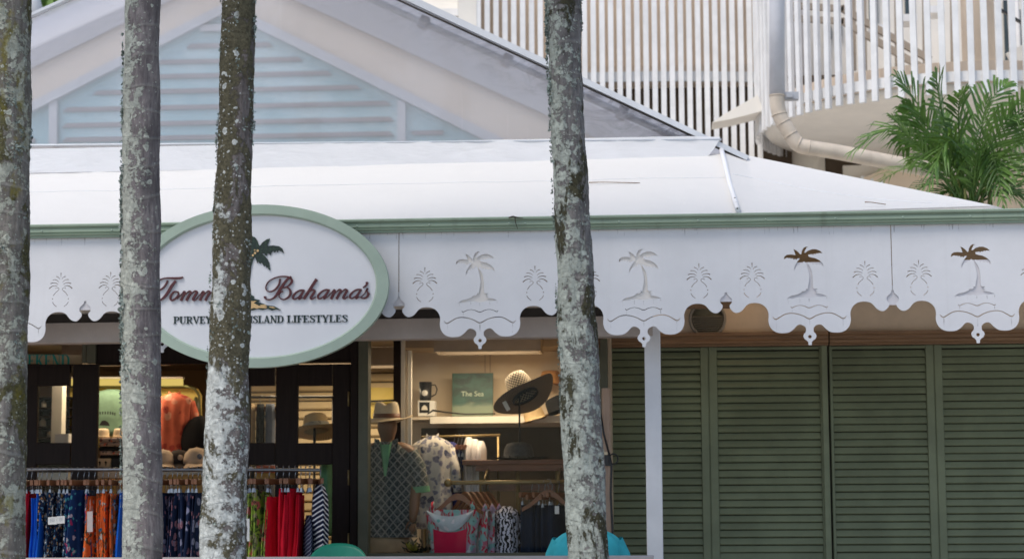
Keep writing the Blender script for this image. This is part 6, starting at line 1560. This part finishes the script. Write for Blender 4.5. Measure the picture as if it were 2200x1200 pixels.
Ed = [(0,1),(1,2),(2,3),(3,4),(4,5),(5,6),(6,7),(3,8),(8,9),(9,10),(10,11),(3,12),(12,13),(13,14),(14,15),(0,16),(16,17),(17,18),(0,19),(19,20),(20,21)]
skin_body('body', V_, Ed, M['dummy'], mq, 0)
for sd in (1, -1):                       # fingers
    for k_ in range(4):
        b = MB(); x = sd*.215 + (k_-1.5)*.014; L_ = (.075, .085, .08, .062)[k_]; b.tube([(x, -.062, Zs-.63), (x+.002*sd, -.075, Zs-.63-L_*.55), (x, -.07, Zs-.63-L_)], [.0075, .007, .005], 7); b.build('finger', M['dummy'], mq, local=True)
    b = MB(); b.tube([(sd*.19, -.07, Zs-.61), (sd*.172, -.092, Zs-.645), (sd*.168, -.095, Zs-.675)], [.009, .008, .006], 7); b.build('thumb', M['dummy'], mq, local=True)
b = MB(); b.lathe([(0, .012), (.16, .01), (.17, 0)], (0, 0, .0), 28); b.build('base_plate', M['steel'], mq, local=True)
b = MB(); b.tube([(0, .02, .01), (0, .02, Zs-.7)], .014, 8); b.build('stand_pole', M['steel'], mq, local=True)
ph_ = .7
ms = thing('patterned_shirt', 'dark short sleeved shirt with pale diamond lattice worn by the mannequin', 'shirt', mq.location)
b = MB(); rings = [(0,0,Zs+.045,.075,.075),(0,0,Zs+.03,.12,.09),(0,0,Zs-.01,.195,.11),(0,0,Zs-.08,.225,.13),(0,0,Zs-.25,.225,.135),(0,0,Zs-.5,.225,.13),(.01,0,Zs-.74,.235,.135)]
b.loft(catmull(rings, 4), 48, False, True, lambda a, t: 1+.02*math.sin(6*a+2)+.03*t*math.sin(9*a)); b.build('shirt_body', M['c_lattice'], ms, local=True)
for sd in (-1, 1):
    b = MB(); b.tube([(sd*.17, 0, Zs-.05), (sd*.235, .01, Zs-.17), (sd*.265, .01, Zs-.34)], [.085, .085, .083], 18, False); b.build('sleeve', M['c_lattice'], ms, local=True)
    b = MB(); b.tube([(sd*.2645, .01, Zs-.325), (sd*.27, .01, Zs-.375)], [.0855, .087], 18, False); b.build('cuff', M['c_mint'] if 'c_mint_b' not in M else M['c_mint_b'], ms, local=True)
    b = MB(); b.add([(sd*.012, -.135, Zs-.16), (sd*.095, -.125, Zs-.03), (sd*.10, -.06, Zs+.075), (sd*.055, -.085, Zs+.06)], [(0,1,2,3)]); b.build('collar', M['c_lattice'], ms, local=True, fixn=False)
b = MB(); b.add([(-.03, -.138, Zs+.02), (.035, -.138, Zs+.02), (.055, -.118, Zs+.05), (.01, -.150, Zs-.24), (-.005, -.150, Zs-.24), (-.05, -.118, Zs+.05)], [(0,1,4),(1,3,4),(1,2,3),(0,4,5)]); b.build('facing', M['c_mint'], ms, local=True, fixn=False)
tr = thing('khaki_trousers', 'khaki trousers worn by the window mannequin', 'trousers', mq.location)
b = MB(); b.loft([(0,0,Zs-.66,.175,.12),(0,0,Zs-.76,.185,.125),(0,0,Zs-.86,.19,.13)], 28, False); b.build('waist', M['c_khaki'], tr, local=True)
for sd in (-1, 1): b = MB(); b.tube([(sd*.095, 0, Zs-.80), (sd*.10, 0, Zs-1.1), (sd*.10, .02, Zs-1.40)], [.105, .085, .07], 16, False); b.build('trouser_leg', M['c_khaki'], tr, local=True)
hat('panama_hat', 'cream panama hat with brown band on the mannequin', Vector((mq.location.x-.005, YQ-.015, mq.location.z + Zs+.238)), M['straw_pale'], .105, .145, .205, Matrix.Rotation(R(3), 3, 'X') @ Matrix.Rotation(R(90), 3, 'Z'), -.055, 1.15, .03, band=M['table_wood'], bandh=.035, group='hats')
# blouses on the rail behind
YJ = 17.05
jr = thing('inner_clothes_rail', 'brass clothes rail behind the mannequin carrying printed blouses', 'clothes rail', P(1000, 936, YJ)); b = MB(); b.tube([P(905, 938, YJ), P(1075, 934, YJ+.1)], .011, 8); b.build('rail', M['brass'], jr)
for px in (912, 1070): b = MB(); b.tube([P(px, 937, YJ+.05), Vector((PX(px, 937, YJ), YJ+.05, FLOOR+.013))], .011, 8); b.build('post', M['brass'], jr)
shirt('blouse', 'white blouse with smudged navy print hanging beside the mannequin', 930, 938, 1135, 44, YJ-.12, M['c_print'], .12, .75, .20, M['c_print'], sway=-.02)
shirt('blouse', 'indigo blue blouse partly hidden by the navy printed one', 968, 950, 1110, 24, YJ+.02, M['c_indigo'], .16, .4, .3)
for i, px in enumerate((978, 986, 994)):
    h = copy_tree(proto_h); h.location = P(px, 936, YJ+.05); h.rotation_euler = (0, R(14), R(20)); tag(h, ORD[i] + ' of three wooden hangers between indigo and white blouses', 'hanger', 'hangers inside the shop')
for i, px in enumerate((1008, 1021, 1034)):
    shirt('white_blouse', ORD[i] + ' white blouse from the left behind the display table', px, 940+4*i, 1090, 11, YJ+.05, M['c_white'], .17, 0, .45)
# floral dresses on wide wooden hangers
def wide_hanger(label, x, y, z, rz, s=1.0):
    t = thing('clothes_hanger', label, 'hanger', (x, y, z), rz, 'wide wooden hangers in the window')
    b = MB(); q = catmull([(-.215, -.145), (-.14, -.10), (-.06, -.03), (0, -.008), (.06, -.03), (.14, -.10), (.215, -.145)], 4); vs = []
    for i, (u, v) in enumerate(q):
        w = .018 + .016*(1-abs(u)/.215); vs += [(u, -.009, v-w), (u, -.009, v+w*.6), (u, .009, v+w*.6), (u, .009, v-w)]
    n_ = len(q); b.add(vs, [(0,1,2,3), (4*n_-1, 4*n_-2, 4*n_-3, 4*n_-4)] + [(4*i+m_, 4*i+(m_+1) % 4, 4*i+4+(m_+1) % 4, 4*i+4+m_) for i in range(n_-1) for m_ in range(4)]); b.build('shoulder_bar', M['hanger_wood'], t, local=True)
    b = MB(); b.tube([(0, 0, .0), (.004, 0, .03), (-.004, 0, .05)] + [(.019*math.cos(R(a)), 0, .078+.019*math.sin(R(a))) for a in range(-110, 150, 26)], .0022, 6); b.build('hook', M['steel'], t, local=True)
    return t
def dress(label, x, y, z, rz, w, L_, mat, cowl=None, panel=None, depth=.10):
    t = thing('dress', label, 'dress', (x, y, z), rz, 'dresses on the window rail')
    b = MB(); rings = [(0,0,0,w*.96,depth*.45),(0,0,-.05,w*.98,depth*.6),(0,0,-.16,w*.90,depth),(0,0,-.34,w*.84,depth),(0,0,-.6,w*.98,depth*1.1),(0,0,-L_,w*1.15,depth*1.2)]
    b.loft(catmull(rings, 3), 40, True, True, lambda a, t_: 1+.03*math.sin(7*a)*(.4+t_)); b.build('bodice', mat, t, local=True)
    for sd in (-1, 1):
        b = MB(); b.tube([(sd*w*.78, -.02, .0), (sd*w*.72, 0, .05), (sd*w*.78, .02, .0)], .018, 8); b.build('strap', mat, t, local=True)
    if cowl:
        def cw(u, v):
            a = lerp(-1, 1, u); zz = -.015 - .11*v*(1-a*a) - .05*(1-a*a) - .012*v; return (a*w*.86, -depth*(.62+.38*(1-a*a)) - .02*math.sin(v*math.pi) - .012, zz + .012)
        b = MB(); b.grid(cw, 20, 6); b.build('cowl', cowl, t, local=True, fixn=False)
    if panel:
        def pn(u, v): a = lerp(-1, 1, u); return (a*w*lerp(.62, .50, v), -depth*1.0*math.sqrt(max(.02, 1-(a*.55)**2))-.012, -.15 - .03*(1-a*a)*1.0 - .55*v)
        b = MB(); b.grid(pn, 14, 8); b.build('plain_panel', panel, t, local=True, fixn=False)
    return t
YR2 = YHt-.52
wx = PX(983, 1060, YR2-.05); wz = PZ(983, 1062, YR2-.05)
wide_hanger('broad wooden hanger holding the foremost floral dress', wx, YR2-.05, wz, R(-6))
dress('foremost red dress with white flowers and draped grey neckline', PX(972, 1100, YR2-.06), YR2-.06, PZ(972, 1094, YR2-.06), R(-6), .225, .8, M['c_dress'], M['c_cowl'], M['c_dress_plain'])
for i, px in enumerate((1000, 1012, 1024, 1036, 1048)):
    yy = YR2 + .05 + .07*i; wide_hanger(ORD[i] + ' broad wooden hanger behind the foremost floral dress', PX(px, 1060, yy), yy, PZ(px, 1058, yy), R(-52))
for i, px in enumerate((1030, 1045, 1060)):
    yy = YR2 + .06 + .08*i; dress(ORD[i] + ' red floral dress seen edge on behind the foremost dress', PX(px, 1100, yy), yy, PZ(px, 1098, yy), R(-62), .16, .8, M['c_dress'], depth=.05)
zx = PX(1092, 1100, YR2+.22); 
shirt('zebra_blouse', 'black and white leaf print blouse hanging right of the floral dresses', 1090, 1088, 1230, 27, YR2+.12, M['c_zebra'], .12, .7, .3)
# jeans on clip hangers at the right
for i, px in enumerate((1142, 1156, 1170, 1185, 1200)):
    b = MB(); b.loft([(0,0,0,.032,.15),(0,0,-.1,.036,.16),(0,0,-.5,.04,.16),(0,0,-.8,.04,.16)], 28, True, True, lambda a, t: 1+.12*math.sin(5*a+px)); yy = YR2+.12
    o = b.build('jeans', M['c_jeans'], None, local=True); o.location = P(px, 1084 + (i % 2)*5, yy); o.rotation_euler = (0, 0, R(-25)); tag(o, ORD[i] + ' pair of dark navy jeans from the left beside the grey lichened trunk', 'jeans', 'jeans on clip hangers in the window')
    h = copy_tree(proto_h); h.location = Vector((PX(px, 1084, yy), yy, o.location.z + .185)); h.rotation_euler = (0, 0, R(-25)); tag(h, 'wooden clip hanger of the ' + ORD[i] + ' jeans beside the grey lichened trunk', 'hanger', 'hangers inside the shop')
wide_hanger('broad wooden hanger above the navy jeans by the grey lichened trunk', PX(1178, 1058, YR2-.02), YR2-.02, PZ(1178, 1054, YR2-.02), R(10))
tag_ = MB(); tag_.box(P(1192, 1103, YR2-.1), P(1201, 1086, YR2-.1)+Vector((0, .003, 0))); tag(tag_.build('price_tag', M['paper']), 'small white tag clipped on the navy jeans', 'tag')
# dark potted plant at the window foot
YPt = 16.12
pt = thing('potted_plant', 'dark leafy potted plant at the foot of the shop window', 'potted plant', P(893, 1215, YPt)); rnd = random.Random(9)
b = MB(); b.lathe([(0, -.25), (.07, -.25), (.095, 0), (.085, 0), (.08, -.02), (0, -.02)], (0,0,0), 20); b.build('pot', M['amber'], pt, local=True)
b = MB()
for k_ in range(150):
    base = Vector((rnd.gauss(0, .05), rnd.gauss(0, .04), rnd.uniform(0, .17))); d = Vector((rnd.uniform(-1, 1), rnd.uniform(-1, .6), rnd.uniform(-.1, .8))).normalized(); L_ = rnd.uniform(.04, .10); q = d.cross(Vector((0, 0, 1))).normalized()*L_*.22
    b.add([base, base+d*L_*.5+q, base+d*L_, base+d*L_*.5-q], [(0,1,2),(0,2,3)])
b.build('foliage', paint('leaf_dark', (.012,.020,.010), .5), pt, local=True, fixn=False)
b = MB()
for k_ in range(9):
    d = Vector((rnd.uniform(-1, .5), -.5, rnd.uniform(.2, 1))).normalized(); base = Vector((-.01, -.05, .12)); q = d.cross(Vector((0, -1, .3))).normalized()*.014
    b.add([base, base+d*.05+q, base+d*.10, base+d*.05-q], [(0,1,2),(0,2,3)])
b.build('flower', paint('leaf_yellow', (.22,.20,.02), .5), pt, local=True, fixn=False)
# ================================================================== terrace: chairs, seated person, folded parasol
def chair(label, loc, rz):
    t = thing('cafe_chair', label, 'chair', loc, rz, 'green moulded chairs on the terrace')
    def shell(u, v):                      # curved bucket back and seat in one sheet
        a = lerp(-1.15, 1.15, u); 
        if v > .42: k = (v-.42)/.58; r = .235+.02*k; top = .40*(1-.40*abs(a/1.15)**2.6); return (r*math.sin(a), .05+.20*math.cos(a)-.02+.07*k, .45+top*k)
        k = v/.42; return (.225*math.sin(a)*(.9+.1*k), lerp(-.21, .05+.18*math.cos(a), k) , .445-.015*math.sin(k*math.pi))
    b = MB(); b.grid(shell, 28, 20); o = b.build('shell', M['chair_green'], t, local=True, fixn=False); so_ = o.modifiers.new('thick', 'SOLIDIFY'); so_.thickness = .012
    for sx in (-1, 1):
        for sy in (-1, 1):
            b = MB(); b.tube([(sx*.15, sy*.13, .43), (sx*.20, sy*.21, 0)], [.014, .011], 10); b.build('leg', M['steel'], t, local=True)
    return t
YCh = 14.85
zc_top = PZ(728, 1166, YCh)
chair('green moulded chair whose rounded back rises beside the striped top', (PX(730, 1180, YCh), YCh-.2, FLOOR), R(4)).scale = (1.0, 1.0, (zc_top-FLOOR)/.85)
# person seated with back to the street, head behind the grey lichened trunk
YPn = 14.35
ps_ = P(1262, 1142, YPn); sz = ps_.z - .0
sf = FLOOR
pn = thing('person', 'person in a turquoise shirt seated behind the grey lichened trunk', 'person', (ps_.x, YPn, sf))
Zsh = sz - sf - .02                       # shoulder height above the terrace
hip = Zsh - .50
V_ = [(0,0,hip,.15,.12),(0,-.02,hip+.2,.135,.10),(0,-.02,Zsh-.14,.16,.105),(0,0,Zsh-.03,.10,.075),(0,.01,Zsh+.06,.055,.055),(0,.03,Zsh+.14,.06,.065),(0,.045,Zsh+.22,.076,.092),(0,.04,Zsh+.29,.062,.078),
      (.185,0,Zsh-.055,.056),(.235,.06,Zsh-.30,.043),(.17,.30,Zsh-.40,.034),(.15,.37,Zsh-.40,.034,.02),(-.185,0,Zsh-.055,.056),(-.235,.06,Zsh-.30,.043),(-.17,.30,Zsh-.40,.034),(-.15,.37,Zsh-.40,.034,.02),
      (.10,.10,hip-.03,.085),(.12,.42,hip-.02,.06),(.12,.44,.09,.042),(.12,.56,.04,.035),(-.10,.10,hip-.03,.085),(-.12,.42,hip-.02,.06),(-.12,.44,.09,.042),(-.12,.56,.04,.035)]
Ed = [(0,1),(1,2),(2,3),(3,4),(4,5),(5,6),(6,7),(2,8),(8,9),(9,10),(10,11),(2,12),(12,13),(13,14),(14,15),(0,16),(16,17),(17,18),(18,19),(0,20),(20,21),(21,22),(22,23)]
skin_body('body', V_, Ed, M['skin'], pn, 0)
for sd in (-1, 1):
    for k_ in range(4):
        b = MB(); x = sd*.15 + (k_-1.5)*.016; b.tube([(x, .385, Zsh-.40), (x, .435, Zsh-.405), (x, .465, Zsh-.43)], [.008, .0078, .006], 7); b.build('finger', M['skin'], pn, local=True)
    b = MB(); b.tube([(sd*.115, .36, Zsh-.39), (sd*.095, .395, Zsh-.395), (sd*.09, .42, Zsh-.405)], [.010, .009, .007], 7); b.build('thumb', M['skin'], pn, local=True)
    b = MB(); b.lathe([(0,-.03),(.012,-.02),(.016,.005),(.012,.028),(0,.032)], (sd*.078, .045, Zsh+.20), 10, sx=.5); b.build('ear', M['skin'], pn, local=True)
b = MB(); b.lathe([(.087,0),(.094,.05),(.086,.10),(.055,.135),(0,.148)], (0, .035, Zsh+.175), 24, sy=1.15); b.lathe([(.02,-.08),(.078,-.06),(.088,.0)], (0, .022, Zsh+.18), 24, sy=1.1); b.build('hair', paint('hair_dark', (.03,.02,.015), .6, .3, 40), pn, local=True)
b = MB(); b.lathe([(.011,0),(.009,.018),(0,.03)], (0, .135, Zsh+.20), 8, rot=Matrix.Rotation(R(-100),3,'X')); b.build('nose', M['skin'], pn, local=True)
b = MB(); rings = [(0,.01,Zsh+.055,.085,.075),(0,.0,Zsh+.035,.115,.088),(0,-.01,Zsh+.005,.18,.115),(0,-.02,Zsh-.05,.238,.135),(0,-.02,Zsh-.12,.262,.145),(0,-.02,Zsh-.25,.25,.145),(0,-.02,hip+.05,.22,.15),(0,0,hip-.04,.225,.17)]
b.loft(catmull(rings, 4), 64, False, True, lambda a, t: 1+.012*math.sin(8*a+1)+.018*math.sin(13*a+t*6)+.010*math.sin(21*a-t*9)); b.build('shirt', M['c_turq'], pn, local=True)
for sd in (-1, 1):
    b = MB(); b.tube([(sd*.175, 0, Zsh-.055), (sd*.225, .02, Zsh-.15), (sd*.262, .06, Zsh-.28)], [.083, .078, .075], 18, False); b.build('sleeve', M['c_turq'], pn, local=True)
    b = MB(); b.tube([(sd*.09, .02, hip-.02), (sd*.12, .40, hip), (sd*.125, .45, hip-.08), (sd*.12, .45, .12)], [.112, .085, .075, .065], 16, False); b.build('trouser_leg', M['c_bluegrey'], pn, local=True)
    b = MB(); b.tube([(sd*.12, .40, .045), (sd*.12, .52, .045), (sd*.12, .62, .035)], [.045, .048, .03], 12); b.build('shoe', M['black'], pn, local=True)
ch2 = chair('green moulded chair under the person in the turquoise shirt', (ps_.x, YPn+.05, FLOOR), R(180)); ch2.scale = (1, 1, max(.6, (hip-.10)/.45))
# folded parasol leaning at the right window post: pale timber pole, dark cord
YU = 15.5
pu = thing('folded_parasol', 'pale timber pole with dark cord loop right of the grey lichened trunk', 'parasol pole', Vector((PX(1300, 1000, YU), YU, FLOOR)))
b = MB(); b.bbox(Vector((PX(1293, 900, YU), YU, FLOOR+.02)), Vector((PX(1311.5, 900, YU), YU+.06, PZ(1302, 833, YU))), .012); b.build('pole', wood('pale_timber', (.36,.24,.17), (.44,.31,.23), .6, 'Z'), pu)
cyl = lambda pts, r: MB().tube([P(a, c_, YU-.03) for a, c_ in pts], r, 8)
cyl([(1291, 890), (1297, 930), (1308, 972)], .008).build('cord', M['black_plastic'], pu); cyl([(1308, 972), (1314, 1000), (1312, 1060), (1316, 1140), (1313, 1230)], .009).build('cord', M['black_plastic'], pu)
b = MB(); b.tube([P(1308+10+9.5*math.cos(k_*math.pi/9), 985+11*math.sin(k_*math.pi/9), YU-.035) for k_ in range(19)], .006, 7); b.build('cord_loop', M['black_plastic'], pu)
b = MB(); b.bbox(P(1299, 1000, YU-.02), P(1311, 976, YU-.02)+Vector((0, .03, 0))); b.build('cleat', M['black_plastic'], pu)
b = MB(); b.bbox(P(1297, 976, YU-.03), P(1309, 970, YU-.03)+Vector((0, .05, 0))); b.build('knot', M['straw_pale'], pu)
b = MB(); b.box(Vector((PX(1296, 1000, YU), YU-.06, FLOOR)), Vector((PX(1316, 1000, YU), YU+.12, FLOOR+.025))); b.build('foot', M['black_plastic'], pu)
